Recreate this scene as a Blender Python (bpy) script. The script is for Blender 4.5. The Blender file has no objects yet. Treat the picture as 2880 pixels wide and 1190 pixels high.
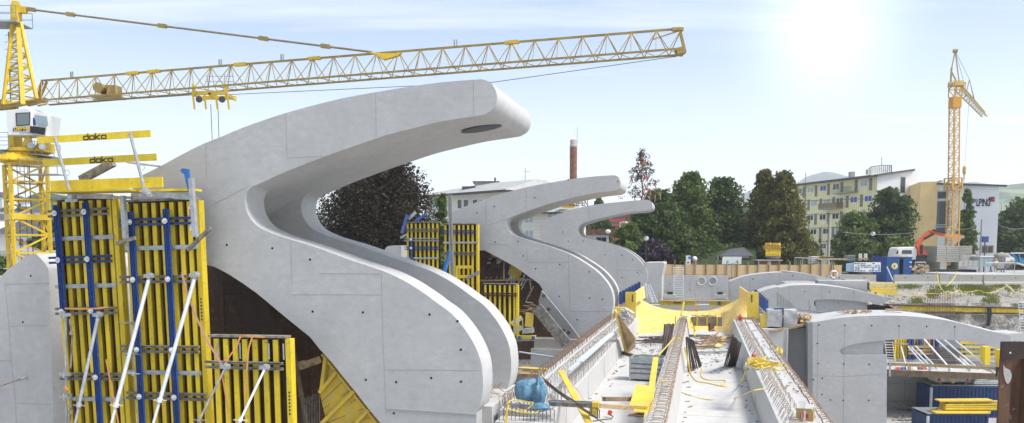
import bpy, bmesh, math, random
from mathutils import Vector, Matrix, noise
random.seed(7)
R=math.radians
scene=bpy.context.scene; COL=scene.collection
# ---- photograph geometry: ray of a photo pixel, met with real planes
F=2250.;CX=1440.;PITCH=R(4.5);PY=694.7+F*math.tan(PITCH);EYE=4.2
TH=math.atan(.236);CT=math.cos(TH);ST=math.sin(TH)
AX=Vector((ST,CT,0));PX=Vector((CT,-ST,0));UP=Vector((0,0,1));EYEV=Vector((0,0,EYE))
S={'A':(0,0,2.5333),'B':(0,340,2.6594),'C':(0,740,2.3644),'D':(400,200,1.7736),'E':(900,700,2.1712),'G':(1060,460,2.1275),'H':(1400,800,2.7283),'I':(1700,700,2.1717),'J':(1550,380,2.5329),'K':(2180,440,2.9557),'L':(2180,760,2.4743),'M':(2580,100,1.6633),'W':(0,0,.8941),'N':(1130,560,2.6595),'O':(2470,840,3.039),'Q':(1400,980,5.0667),'R':(0,280,2.215),'T':(2480,640,5.32),'a':(780,620,3.546),'b':(1180,480,5.3196),'c':(100,360,4.8365)}
def ray(r,x,y):
    ox,oy,s=S[r];x=ox+x/s;y=oy+y/s;a=(x-CX)/F;b=(PY-y)/F
    ry=math.cos(PITCH)+math.sin(PITCH)*b
    return Vector((a/ry,1,(-math.sin(PITCH)+math.cos(PITCH)*b)/ry))
def V(r,x,y,Y): return EYEV+ray(r,x,y)*Y
def PL(r,x,y,u):
    d=ray(r,x,y);return EYEV+d*(u/d.dot(AX))
def GR(r,x,y,z):
    d=ray(r,x,y);return EYEV+d*((z-EYE)/d.z)
def PP(r,x,y,P0,n):
    d=ray(r,x,y);return EYEV+d*((P0-EYEV).dot(n)/d.dot(n))
def U(u,v,z): return AX*u+PX*v+UP*z
# ---- objects
def tag(o,label=None,cat=None,group=None,kind=None):
    if label:o['label']=label
    if cat:o['category']=cat
    if group:o['group']=group
    if kind:o['kind']=kind
    return o
def thing(name,label,cat,loc=(0,0,0),rotz=0,group=None,roll=0):
    o=bpy.data.objects.new(name,None);COL.objects.link(o);o.empty_display_size=.2
    o.location=loc;o.rotation_euler=(0,roll,rotz);tag(o,label,cat,group)
    return o
def wm(o):
    if o is None:return Matrix.Identity(4)
    m=Matrix.Translation(o.location)@o.rotation_euler.to_matrix().to_4x4()
    return wm(o.parent)@m if o.parent else m
class MB:
    def __init__(s):s.v=[];s.f=[]
    def add(s,vs,fs):
        n=len(s.v);s.v.extend(Vector(p) for p in vs);s.f.extend([tuple(i+n for i in f) for f in fs]);return s
    def hexa(s,p):
        return s.add(p,[(0,3,2,1),(4,5,6,7),(0,1,5,4),(1,2,6,5),(2,3,7,6),(3,0,4,7)])
    def box(s,x0,x1,y0,y1,z0,z1):
        return s.hexa([(x0,y0,z0),(x1,y0,z0),(x1,y1,z0),(x0,y1,z0),(x0,y0,z1),(x1,y0,z1),(x1,y1,z1),(x0,y1,z1)])
    def ubox(s,u0,u1,v0,v1,z0,z1):
        return s.hexa([U(u0,v0,z0),U(u0,v1,z0),U(u1,v1,z0),U(u1,v0,z0),U(u0,v0,z1),U(u0,v1,z1),U(u1,v1,z1),U(u1,v0,z1)])
    def bar(s,p,q,w,h=None,up=UP):
        p=Vector(p);q=Vector(q);h=h or w;d=(q-p).normalized();r=d.cross(up)
        if r.length<1e-3:r=d.cross(Vector((1,0,0)))
        r.normalize();t=r.cross(d);r=r*w/2;t=t*h/2
        return s.hexa([p-r-t,p+r-t,p+r+t,p-r+t,q-r-t,q+r-t,q+r+t,q-r+t])
    def tube(s,p,q,r,n=8,r2=None,cap=True):
        return s.path([p,q],[r,r if r2 is None else r2],n,cap)
    def path(s,pts,r,n=6,cap=True):
        pts=[Vector(p) for p in pts];N=len(s.v);m=len(pts);fs=[]
        rr=r if isinstance(r,(list,tuple)) else [r]*m
        for i,p in enumerate(pts):
            d=(pts[min(i+1,m-1)]-pts[max(i-1,0)])
            d=d.normalized() if d.length>1e-9 else UP
            a=d.cross(UP)
            if a.length<.05:a=d.cross(Vector((1,0,0)))
            a.normalize();b=a.cross(d)
            for k in range(n):
                t=2*math.pi*k/n;s.v.append(p+(a*math.cos(t)+b*math.sin(t))*rr[i])
        for i in range(m-1):
            for k in range(n):
                j=(k+1)%n;s.f.append((N+i*n+k,N+i*n+j,N+(i+1)*n+j,N+(i+1)*n+k))
        if cap:
            s.f.append(tuple(N+k for k in range(n)));s.f.append(tuple(N+(m-1)*n+k for k in reversed(range(n))))
        return s
    def ext(s,pts,vec,c0=True,c1=True):
        pts=[Vector(p) for p in pts];n=len(pts);N=len(s.v);vec=Vector(vec)
        s.v+=pts+[p+vec for p in pts]
        for i in range(n):
            j=(i+1)%n;s.f.append((N+i,N+j,N+n+j,N+n+i))
        if c0:s.f.append(tuple(N+i for i in reversed(range(n))))
        if c1:s.f.append(tuple(N+n+i for i in range(n)))
        return s
    def lathe(s,c,prof,n=16):
        c=Vector(c);N=len(s.v)
        for r,z in prof:
            for k in range(n):
                t=2*math.pi*k/n;s.v.append(c+Vector((r*math.cos(t),r*math.sin(t),z)))
        for i in range(len(prof)-1):
            for k in range(n):
                j=(k+1)%n;s.f.append((N+i*n+k,N+i*n+j,N+(i+1)*n+j,N+(i+1)*n+k))
        s.f.append(tuple(N+k for k in reversed(range(n))));s.f.append(tuple(N+(len(prof)-1)*n+k for k in range(n)))
        return s
    def ball(s,c,rx,ry=None,rz=None,n=12,m=8):
        ry=ry or rx;rz=rz or rx;c=Vector(c);N=len(s.v)
        for i in range(1,m):
            a=math.pi*i/m
            for k in range(n):
                t=2*math.pi*k/n;s.v.append(c+Vector((rx*math.sin(a)*math.cos(t),ry*math.sin(a)*math.sin(t),rz*math.cos(a))))
        s.v.append(c+Vector((0,0,rz)));s.v.append(c-Vector((0,0,rz)));T=len(s.v)-2
        for i in range(m-2):
            for k in range(n):
                j=(k+1)%n;s.f.append((N+i*n+k,N+(i+1)*n+k,N+(i+1)*n+j,N+i*n+j))
        for k in range(n):
            j=(k+1)%n;s.f.append((T,N+k,N+j));s.f.append((T+1,N+(m-2)*n+j,N+(m-2)*n+k))
        return s
    def disc(s,c,r,nrm,th=.01,n=14):
        c=Vector(c);nrm=Vector(nrm).normalized();return s.tube(c,c+nrm*th,r,n)
    def build(s,name,mat,parent=None,local=False,smooth=0,fix=True,bevel=0):
        vs=s.v
        if parent and not local:
            mi=wm(parent).inverted();vs=[mi@p for p in vs]
        me=bpy.data.meshes.new(name);me.from_pydata([tuple(p) for p in vs],[],s.f);me.update()
        if fix:
            b=bmesh.new();b.from_mesh(me)
            bmesh.ops.recalc_face_normals(b,faces=b.faces);b.to_mesh(me);b.free()
        me.materials.append(mat)
        o=bpy.data.objects.new(name,me);COL.objects.link(o)
        if parent:o.parent=parent
        if smooth:
            me.shade_smooth()
            b=bmesh.new();b.from_mesh(me)
            for e in b.edges:
                if len(e.link_faces)!=2 or e.calc_face_angle(0)>R(smooth):e.smooth=False
            b.to_mesh(me);b.free()
        if bevel:
            m=o.modifiers.new('b','BEVEL');m.width=bevel;m.segments=2;m.limit_method='ANGLE';m.angle_limit=R(40)
        return o
def single(mb,name,mat,label,cat,group=None,kind=None,loc=None,**k):
    """a thing that is one mesh, its origin at its base"""
    if loc is None:
        xs=[p.x for p in mb.v];ys=[p.y for p in mb.v];zs=[p.z for p in mb.v]
        loc=Vector(((min(xs)+max(xs))/2,(min(ys)+max(ys))/2,min(zs)))
    mb.v=[p-Vector(loc) for p in mb.v]
    o=mb.build(name,mat,None,**k);o.location=loc
    return tag(o,label,cat,group,kind)
def structure(mb,name,mat,kind='structure',**k):
    o=mb.build(name,mat,None,**k);o['kind']=kind;return o
def copy_tree(o,parent=None):
    c=o.copy();COL.objects.link(c)
    if parent:c.parent=parent
    for ch in list(o.children):copy_tree(ch,c)
    return c
def cr(pts,n=4,closed=False):
    out=[];m=len(pts)
    for i in range(m-(0 if closed else 1)):
        p0=pts[(i-1)%m] if closed or i>0 else pts[0];p1=pts[i];p2=pts[(i+1)%m];p3=pts[(i+2)%m] if closed or i<m-2 else pts[-1]
        for k in range(n):
            t=k/n;out.append(tuple(.5*((2*b)+(-a+c)*t+(2*a-5*b+4*c-d)*t*t+(-a+3*b-3*c+d)*t**3) for a,b,c,d in zip(p0,p1,p2,p3)))
    if not closed:out.append(tuple(pts[-1]))
    return out
def text(name,s,mat,parent,o,right,up,size,extr=.004,bold=0,shear=0,sx=1,align='LEFT'):
    cu=bpy.data.curves.new(name,'FONT');cu.body=s;cu.size=size;cu.extrude=extr;cu.offset=bold;cu.shear=shear;cu.align_x=align
    ob=bpy.data.objects.new(name+'_tmp',cu);COL.objects.link(ob)
    dg=bpy.context.evaluated_depsgraph_get();me=bpy.data.meshes.new_from_object(ob.evaluated_get(dg))
    bpy.data.objects.remove(ob);right=Vector(right).normalized();up=Vector(up).normalized();nn=right.cross(up);o=Vector(o)
    mi=wm(parent).inverted() if parent else Matrix.Identity(4)
    for v in me.vertices:
        c=v.co;v.co=mi@(o+right*c.x*sx+up*c.y+nn*c.z)
    me.materials.clear();me.materials.append(mat)
    ob=bpy.data.objects.new(name,me);COL.objects.link(ob)
    if parent:ob.parent=parent
    return ob
# ---- materials
def newmat(name):
    m=bpy.data.materials.new(name);m.use_nodes=True;nt=m.node_tree;b=nt.nodes['Principled BSDF'];return m,nt,b
def nd(nt,t,**k):
    n=nt.nodes.new(t)
    for a,v in k.items():
        if a.startswith('i_'):n.inputs[a[2:].replace('_',' ')].default_value=v
        else:setattr(n,a,v)
    return n
def mixc(nt,fac,a,b,bt='MIX'):
    n=nd(nt,'ShaderNodeMix',data_type='RGBA',blend_type=bt)
    for sock,val in ((n.inputs[0],fac),(n.inputs[6],a),(n.inputs[7],b)):
        if hasattr(val,'links'):nt.links.new(val,sock)
        elif isinstance(val,(int,float)):sock.default_value=val
        else:sock.default_value=(*val,1)
    return n.outputs[2]
def nz(nt,scale,stretch=(1,1,1),detail=5,lo=.35,hi=.65,rough=.6,co=None):
    mp=nd(nt,'ShaderNodeMapping');mp.inputs['Scale'].default_value=stretch
    if co is None:
        tc=nd(nt,'ShaderNodeTexCoord');co=tc.outputs['Object']
    nt.links.new(co,mp.inputs[0])
    n=nd(nt,'ShaderNodeTexNoise');n.inputs['Scale'].default_value=scale;n.inputs['Detail'].default_value=detail;n.inputs['Roughness'].default_value=rough
    nt.links.new(mp.outputs[0],n.inputs['Vector'])
    r=nd(nt,'ShaderNodeMapRange');r.inputs[1].default_value=lo;r.inputs[2].default_value=hi
    nt.links.new(n.outputs['Fac'],r.inputs[0]);return r.outputs[0]
def bump(nt,b,h,s,d=.02):
    n=nd(nt,'ShaderNodeBump');n.inputs['Strength'].default_value=s;n.inputs['Distance'].default_value=d
    nt.links.new(h,n.inputs['Height']);nt.links.new(n.outputs[0],b.inputs['Normal'])
def M(name,c1,c2=None,scale=4,stretch=(1,1,1),rough=.7,metal=0,bmp=0,lo=.35,hi=.65,c3=None,s3=30,lo3=.62,hi3=.7,st3=(1,1,1),spec=None,rnd=0):
    m,nt,b=newmat(name);b.inputs['Roughness'].default_value=rough;b.inputs['Metallic'].default_value=metal
    if spec is not None:b.inputs['Specular IOR Level'].default_value=spec
    if c2 is None:c2=tuple(x*.82 for x in c1)
    f=nz(nt,scale,stretch,6,lo,hi);c=mixc(nt,f,c1,c2)
    if c3:c=mixc(nt,nz(nt,s3,st3,4,lo3,hi3),c,c3)
    if rnd:
        oi=nd(nt,'ShaderNodeObjectInfo');r=nd(nt,'ShaderNodeMapRange');r.inputs[3].default_value=1-rnd;r.inputs[4].default_value=1+rnd
        nt.links.new(oi.outputs['Random'],r.inputs[0])
        cc=nd(nt,'ShaderNodeCombineColor')
        for i in range(3):nt.links.new(r.outputs[0],cc.inputs[i])
        c=mixc(nt,1.0,c,cc.outputs[0],'MULTIPLY')
    nt.links.new(c,b.inputs['Base Color'])
    if bmp:bump(nt,b,f,bmp)
    return m
def concrete(name,c,dark=.62,board=.06,pits=True,pat=None):
    m,nt,b=newmat(name);b.inputs['Roughness'].default_value=.85;b.inputs['Specular IOR Level'].default_value=.25
    big=nz(nt,.6,(1,1,1),7,.36,.64,.65);fine=nz(nt,3.5,(1,1,1.8),8,.3,.72,.7);brd=nz(nt,1.2,(.35,.35,9),4,.35,.7);spk=nz(nt,26,(1,1,1),3,.66,.74)
    vert=nz(nt,1.6,(2.5,2.5,.18),5,.5,.8)
    c2=tuple(x*dark for x in c);col=mixc(nt,big,c,tuple(x*(dark+1)/2 for x in c))
    fm=nd(nt,'ShaderNodeMath',operation='MULTIPLY');fm.inputs[1].default_value=.75;nt.links.new(fine,fm.inputs[0])
    col=mixc(nt,fm.outputs[0],col,c2)
    bm=nd(nt,'ShaderNodeMath',operation='MULTIPLY');bm.inputs[1].default_value=min(1,board*11);nt.links.new(brd,bm.inputs[0])
    col=mixc(nt,bm.outputs[0],col,tuple(x*.82 for x in c))
    vm=nd(nt,'ShaderNodeMath',operation='MULTIPLY');vm.inputs[1].default_value=.5;nt.links.new(vert,vm.inputs[0])
    col=mixc(nt,vm.outputs[0],col,tuple(x*.8 for x in c))
    if pits:
        sm=nd(nt,'ShaderNodeMath',operation='MULTIPLY');sm.inputs[1].default_value=.5;nt.links.new(spk,sm.inputs[0])
        col=mixc(nt,sm.outputs[0],col,tuple(x*.45 for x in c))
    nt.links.new(col,b.inputs['Base Color']);bump(nt,b,fine,.12,.02);return m
def stripes(name,c1,c2,period,duty,axis=0,rough=.6):
    m,nt,b=newmat(name);b.inputs['Roughness'].default_value=rough
    tc=nd(nt,'ShaderNodeTexCoord');sp=nd(nt,'ShaderNodeSeparateXYZ');nt.links.new(tc.outputs['Object'],sp.inputs[0])
    d=nd(nt,'ShaderNodeMath',operation='DIVIDE');d.inputs[1].default_value=period;nt.links.new(sp.outputs[axis],d.inputs[0])
    f=nd(nt,'ShaderNodeMath',operation='FRACT');nt.links.new(d.outputs[0],f.inputs[0])
    g=nd(nt,'ShaderNodeMath',operation='GREATER_THAN');g.inputs[1].default_value=duty;nt.links.new(f.outputs[0],g.inputs[0])
    c=mixc(nt,g.outputs[0],c1,c2);c=mixc(nt,nz(nt,.8,lo=.3,hi=.9),c,tuple(x*.8 for x in c1))
    nt.links.new(c,b.inputs['Base Color']);return m
def leafmat(name,c1,c2,c3,scale=.35):
    m,nt,b=newmat(name);b.inputs['Roughness'].default_value=.6;b.inputs['Specular IOR Level'].default_value=.3
    a=nz(nt,scale,(1,1,1),3,.38,.62);d=nz(nt,scale*9,(1,1,1),2,.3,.7)
    c=mixc(nt,a,c1,c2);c=mixc(nt,d,c,c3);nt.links.new(c,b.inputs['Base Color'])
    try:b.inputs['Transmission Weight'].default_value=0
    except:pass
    tr=nd(nt,'ShaderNodeBsdfTranslucent');nt.links.new(c,tr.inputs[0]);mx=nd(nt,'ShaderNodeMixShader');mx.inputs[0].default_value=.3
    out=[n for n in nt.nodes if n.type=='OUTPUT_MATERIAL'][0]
    nt.links.new(b.outputs[0],mx.inputs[1]);nt.links.new(tr.outputs[0],mx.inputs[2]);nt.links.new(mx.outputs[0],out.inputs[0]);return m
def brick(name,c1,c2,mortar,sc=1,w=.25,h=.08):
    m,nt,b=newmat(name);b.inputs['Roughness'].default_value=.85
    tc=nd(nt,'ShaderNodeTexCoord');mp=nd(nt,'ShaderNodeMapping');nt.links.new(tc.outputs['Object'],mp.inputs[0]);mp.inputs['Rotation'].default_value=(R(90),0,0)
    n=nd(nt,'ShaderNodeTexBrick');n.inputs['Color1'].default_value=(*c1,1);n.inputs['Color2'].default_value=(*c2,1);n.inputs['Mortar'].default_value=(*mortar,1)
    n.inputs['Scale'].default_value=sc;n.inputs['Brick Width'].default_value=w;n.inputs['Row Height'].default_value=h;n.inputs['Mortar Size'].default_value=.01
    nt.links.new(mp.outputs[0],n.inputs['Vector']);nt.links.new(mixc(nt,nz(nt,1.5),n.outputs[0],tuple(x*.6 for x in c1)),b.inputs['Base Color']);return m
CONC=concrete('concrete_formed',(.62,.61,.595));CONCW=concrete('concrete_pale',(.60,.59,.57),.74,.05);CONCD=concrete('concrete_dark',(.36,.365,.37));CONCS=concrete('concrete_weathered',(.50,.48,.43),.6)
JOINT=M('joint',(.40,.395,.385));HOLE=M('tie_hole',(.01,.01,.01))
YEL=M('yellow_timber',(.84,.62,.025),(.64,.46,.02),3,(1,1,.3),.55,c3=(.45,.36,.10),s3=9,lo3=.56,hi3=.75,rnd=.18)
YELP=M('yellow_panel',(.82,.58,.04),(.66,.46,.05),2,rough=.55,c3=(.55,.47,.27),s3=8,lo3=.52,hi3=.7)
YELF=M('yellow_film_board',(.84,.66,.22),(.74,.55,.13),1.5,(1,1,1),.55,c3=(.80,.70,.40),s3=5,lo3=.45,hi3=.7)
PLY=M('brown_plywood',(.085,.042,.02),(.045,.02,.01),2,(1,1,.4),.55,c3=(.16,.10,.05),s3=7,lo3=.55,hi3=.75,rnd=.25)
BLUE=M('blue_steel',(.022,.085,.33),(.016,.055,.22),3,rough=.5,c3=(.13,.13,.14),s3=12,lo3=.56,hi3=.66,rnd=.15)
BLUEL=M('blue_paint',(.03,.16,.45),(.02,.1,.3),3,rough=.4)
GALV=M('galvanised_steel',(.50,.52,.53),(.34,.36,.37),6,rough=.45,metal=.35,c3=(.2,.19,.17),s3=18,lo3=.62,hi3=.72)
GALVD=M('dirty_waling',(.36,.34,.30),(.14,.12,.10),5,(1,1,1),.7,metal=.15,c3=(.34,.29,.05),s3=9,lo3=.6,hi3=.7)
ALU=M('prop_aluminium',(.78,.80,.81),(.62,.64,.66),4,rough=.35,metal=.2)
RUST=M('rusted_steel',(.16,.075,.04),(.08,.04,.025),2,(1,1,.3),.8,c3=(.33,.25,.18),s3=3,lo3=.62,hi3=.68)
REBAR=M('rebar',(.33,.22,.14),(.20,.12,.07),8,rough=.8);REBARG=M('rebar_grey',(.30,.29,.28),(.16,.13,.11),8,rough=.7,metal=.2)
DREB=M('dark_rebar',(.055,.05,.05),(.10,.06,.04),8,rough=.7)
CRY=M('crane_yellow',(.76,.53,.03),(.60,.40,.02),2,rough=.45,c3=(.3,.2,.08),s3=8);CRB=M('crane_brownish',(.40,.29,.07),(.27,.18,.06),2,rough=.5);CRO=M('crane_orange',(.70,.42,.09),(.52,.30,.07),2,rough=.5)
FLOOR=concrete('concrete_floor',(.63,.615,.59),.68,.02)
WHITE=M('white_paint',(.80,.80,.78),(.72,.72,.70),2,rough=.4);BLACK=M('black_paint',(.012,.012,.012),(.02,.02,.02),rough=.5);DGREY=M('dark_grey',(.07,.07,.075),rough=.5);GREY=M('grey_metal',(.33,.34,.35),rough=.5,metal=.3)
WOOD=M('timber',(.55,.40,.22),(.36,.24,.12),3,(1,1,1),.75,c3=(.25,.17,.1),s3=8,rnd=.15);WOODD=M('old_timber',(.30,.22,.13),(.18,.13,.08),3,rough=.8,rnd=.15)
OSB=M('osb_board',(.62,.43,.22),(.42,.27,.12),7,rough=.8,c3=(.72,.55,.33),s3=22,lo3=.5,hi3=.65,rnd=.08)
ORNG=M('orange_strap',(.75,.33,.10),(.65,.3,.12),rough=.7);PINK=M('faded_strap',(.72,.38,.28),rough=.7);HOSE=M('yellow_hose',(.80,.58,.05),rough=.5)
RED=M('red_paint',(.55,.04,.03),rough=.45);ORRED=M('orange_red_paint',(.72,.13,.03),(.55,.1,.02),rough=.4)
TARP=M('blue_tarp',(.13,.27,.38),(.08,.19,.29),3,rough=.5)
def glassm(name,c,r=.08):
    m,nt,b=newmat(name);b.inputs['Base Color'].default_value=(*c,1);b.inputs['Roughness'].default_value=r;b.inputs['Specular IOR Level'].default_value=.7;return m
GLASS=glassm('window_glass',(.035,.05,.06));GLASSB=glassm('blue_blind',(.02,.05,.30),.25);GLASSL=glassm('pale_glass',(.30,.38,.40),.1)
BRK=brick('brick',(.30,.12,.07),(.22,.09,.05),(.3,.25,.2),1,.5,.16)
SKIN=M('skin',(.50,.28,.19),rough=.6);SHIRT=M('grey_shirt',(.38,.36,.33),rough=.9);BLUEC=M('blue_workwear',(.03,.06,.25),rough=.9);DARKC=M('dark_trousers',(.035,.03,.03),rough=.9);WHITEC=M('white_shirt',(.75,.75,.74),rough=.9);HELM=M('yellow_helmet',(.82,.58,.02),rough=.35)
BARK=M('bark',(.09,.065,.045),(.05,.035,.025),5,rough=.9)
LG1=leafmat('leaf_mid',(.12,.175,.042),(.06,.10,.024),(.17,.23,.06));LG2=leafmat('leaf_dark',(.068,.11,.028),(.035,.062,.017),(.11,.16,.042));LG3=leafmat('leaf_bright',(.12,.18,.04),(.07,.115,.025),(.17,.23,.06))
LTH=leafmat('leaf_thuja',(.12,.13,.028),(.05,.07,.018),(.20,.18,.04),.6);LCU=leafmat('leaf_copper',(.034,.026,.014),(.016,.012,.008),(.062,.044,.022),.5);LPU=leafmat('leaf_purple',(.05,.035,.05),(.03,.03,.03),(.08,.06,.08))
GRASS=leafmat('grass_green',(.15,.22,.04),(.09,.15,.03),(.28,.26,.07),1.5)
GRAV=M('gravel',(.33,.30,.26),(.20,.18,.155),1.2,rough=.95,bmp=.6,c3=(.46,.44,.40),s3=9,lo3=.55,hi3=.6)
ROCK=M('rough_cut_wall',(.42,.40,.36),(.20,.18,.16),.9,rough=.95,bmp=.9,c3=(.55,.53,.5),s3=5,lo3=.5,hi3=.6)
DUST=M('dusty_ground',(.42,.41,.39),(.30,.29,.27),.5,rough=.95,c3=(.55,.54,.52),s3=3)
# ---- ground and pit
SKYW=(6.3,6.55,6.75);SKYS=.14;SUNE=3.5;EXPO=.48;HAZE=.00026
def poly_hole(outer,inner,z):
    bm=bmesh.new();es=[]
    for lp in (outer,inner):
        vs=[bm.verts.new((x,y,z)) for x,y in lp]
        es+=[bm.edges.new((vs[i],vs[(i+1)%len(vs)])) for i in range(len(vs))]
    bmesh.ops.triangle_fill(bm,use_beauty=True,edges=es);me=bpy.data.meshes.new('ground');bm.to_mesh(me);bm.free();return me
HO=[(-23,-12),(70,-12),(70,88),(-4,88),(-9,60),(-23,38)]
me=poly_hole([(-3800,-200),(3800,-200),(3800,3800),(-3800,3800)],HO,0);me.materials.append(DUST)
g=bpy.data.objects.new('ground',me);COL.objects.link(g);g['kind']='structure'
mb=MB().box(-23,70,-12,88,-9.2,-8.8);structure(mb,'pit_floor',DUST)
mb=MB()
for i in range(6):
    a=HO[i];b=HO[(i+1)%6]
    if i==0:continue
    mb.add([(a[0],a[1],0),(b[0],b[1],0),(b[0],b[1],-8.8),(a[0],a[1],-8.8)],[(0,1,2,3)])
structure(mb,'pit_side',ROCK)
# ---- the three tall curved fins
def fin(name,label,u,reg,outline,corecut,W,t,mat=CONC,n=3):
    pts=[PL(r,x,y,u) for r,x,y in outline];core=[PL(r,x,y,u) for r,x,y in corecut]
    base=min(p.z for p in pts);c=sum(pts,Vector())/len(pts);loc=Vector((c.x,c.y,base))
    mb=MB().ext(pts,AX*t);mb.ext([p+AX*(W-t) for p in pts],AX*t)
    mb.ext([p+AX*t for p in core],AX*(W-2*t),False,False)
    o=single(mb,name,mat,label,'concrete fin',group='row of tall curved concrete fins',loc=loc,smooth=28)
    return o
def kids(o,u,holes,joints,hr=.035,jw=.018):
    for r,x,y in holes:
        p=PL(r,x,y,u);MB().tube(p-AX*.004,p+AX*.03,hr,10).build('tie_hole',HOLE,o)
    for k,jl in enumerate(joints):
        mb=MB();P=[PL(r,x,y,u)-AX*.0015 for r,x,y in jl]
        for a,b in zip(P,P[1:]):mb.bar(a,b,.004,jw,up=(b-a).cross(AX)) if False else mb.bar(a,b,jw,.005,up=AX)
        mb.build('panel_joint',JOINT,o)
def D(*a):return [('D',x,y) for x,y in a]
def RG(r,pts):return [(r,x,y) for x,y in pts]
f1top=RG('D',cr([(0,520),(90,475),(200,415),(300,365),(400,325),(500,283),(600,247),(720,208),(850,172),(1000,135),(1165,105),(1350,75),(1500,55),(1650,43)],2)+cr([(1690,41),(1720,48),(1745,65),(1762,95),(1770,130),(1765,160),(1752,185),(1735,200),(1705,217)],3)+cr([(1650,226),(1500,250),(1350,285),(1200,325),(1040,380),(900,430),(720,500),(620,545),(545,578)],3))
f1low=RG('D',cr([(545,578),(525,600),(515,630),(514,660),(522,700),(540,735),(565,765),(600,788),(640,806)],3))+RG('a',cr([(0,150),(130,190),(300,240),(500,310),(750,402),(1040,499),(1200,568),(1350,652),(1500,752)],3))+RG('E',cr([(720,334),(800,393),(870,472),(920,545),(950,602),(972,655),(985,700),(993,760),(996,830),(990,900),(975,965),(955,1000)],3))
f1bot=RG('E',[(955,1200),(450,1200)]+cr([(370,1064),(300,980),(210,865),(140,780),(70,690),(0,615)],2))+RG('C',cr([(2060,490),(1960,410),(1850,320),(1700,195),(1530,80),(1425,25)],2))
fin1=fin('concrete_fin','largest and nearest hooked concrete fin, its long beak rising above everything',21.3,'D',f1top[:-1]+f1low+f1bot+RG('W',[(330,620),(322,560),(330,480)]),f1top+RG('W',[(514,538),(420,640),(330,600),(330,480)]),4.45,1.05)
kids(fin1,21.3,[('D',422,867),('D',649,884),('D',837,940),('E',262,388),('E',669,401),('E',839,442),('E',860,616),('E',280,800),('E',465,814),('E',679,789),('E',861,811),('E',451,1004),('C',2079,323)],
 [RG('D',[(1165,107),(1168,328)]),RG('D',[(1652,45),(1655,222)]),RG('D',[(718,212),(722,430)]),RG('D',[(722,432),(900,425)]),RG('D',[(742,845),(748,1064)]),RG('D',[(535,572),(355,665)]),RG('D',[(345,560),(540,578)][:0]or[(318,360),(322,560)]),RG('E',[(375,135),(388,600),(403,978)]),RG('E',[(0,278),(378,281)]),RG('E',[(400,738),(978,742)]),RG('E',[(0,150),(370,152)]),RG('C',[(1945,210),(2128,210)])],.036,.016)
# the deep construction joint near the foot
mb=MB().bar(PL('E',403,978,21.29),PL('E',955,1014,21.29),.05,.02,up=AX);mb.build('panel_joint',JOINT,fin1)
# soffit hatch
pc=None
A0=PL('D',1352,284,21.3);B0=PL('D',1650,226,21.3);T=(B0-A0).normalized();nn=AX.cross(T).normalized()
if nn.z>0:nn=-nn
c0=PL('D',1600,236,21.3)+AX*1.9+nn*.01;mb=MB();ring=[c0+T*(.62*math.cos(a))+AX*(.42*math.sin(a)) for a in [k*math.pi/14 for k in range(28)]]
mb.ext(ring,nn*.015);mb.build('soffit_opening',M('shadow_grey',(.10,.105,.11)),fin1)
f2=RG('G',cr([(430,355),(440,310),(455,290),(475,280),(560,245),(700,195),(880,145),(1050,112),(1200,88),(1330,75)],2)+cr([(1410,70),(1435,74),(1450,90),(1458,115),(1455,138),(1444,152),(1425,162)],3)+cr([(1330,172),(1200,198),(1050,235),(900,285),(800,322)],3))
f2l=RG('G',cr([(800,322),(784,338),(778,358),(779,375),(790,400),(812,422),(850,440),(930,465),(1050,502),(1150,540),(1230,585),(1310,640),(1360,690),(1395,740),(1412,790),(1416,840),(1408,885)],3))
f2b=RG('G',[(1408,1100),(1240,1100)]+cr([(1215,1040),(1130,930),(1060,850),(1000,770),(970,720),(900,670),(830,620),(720,560),(645,520)],2))
fin2=fin('concrete_fin','middle hooked concrete fin, standing behind the second set of yellow formwork',51.6,'G',f2[:-1]+f2l+f2b+RG('G',[(560,520),(430,520)]),f2+RG('G',[(700,370),(640,440),(560,500),(430,500),(430,355)]),4.4,1.0)
kids(fin2,51.6,RG('G',[(598,295),(702,258),(945,205),(845,467),(708,470),(950,630),(1094,604),(1270,648),(1092,795),(1350,813),(1272,805),(1198,935),(1145,97),(876,553),(1440,107)]),
 [RG('G',[(653,230),(655,360)]),RG('G',[(893,150),(893,285)]),RG('G',[(895,500),(900,592),(1143,594)]),RG('G',[(1145,540),(1155,885),(1400,885)]),RG('G',[(790,330),(660,370)]),RG('G',[(660,480),(800,490)])],.05,.04)
f3=RG('G',cr([(975,400),(978,375),(985,355),(1030,325),(1120,290),(1250,255),(1400,235),(1560,220)],2)+cr([(1618,217),(1636,224),(1646,240),(1648,258),(1640,272),(1625,280)],3)+cr([(1600,283),(1500,292),(1400,312),(1300,337),(1232,358)],2))
f3l=RG('G',cr([(1232,358),(1212,370),(1203,390),(1203,408),(1212,427),(1235,440),(1300,457),(1400,482),(1480,512),(1550,557),(1598,610),(1617,655),(1618,700),(1608,740)],3))
fin3=fin('concrete_fin','farthest and smallest hooked concrete fin, with the small ribboned tree fixed on its tip',80.3,'G',f3[:-1]+f3l+RG('G',[(1608,800),(1300,800),(1110,500),(985,455)]),f3+RG('G',[(1150,400),(1100,440),(985,445),(975,400)]),4.4,1.0)
kids(fin3,80.3,RG('G',[(1234,465),(1365,545),(1467,549),(1530,577),(1560,652),(1467,682),(1112,410)])+RG('J',[(62,922),(272,974),(504,857),(122,757)]),
 [RG('G',[(1268,258),(1268,335)]),RG('G',[(1435,560),(1438,700)]),RG('G',[(1435,640),(1590,640)])],.06,.045)
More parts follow.
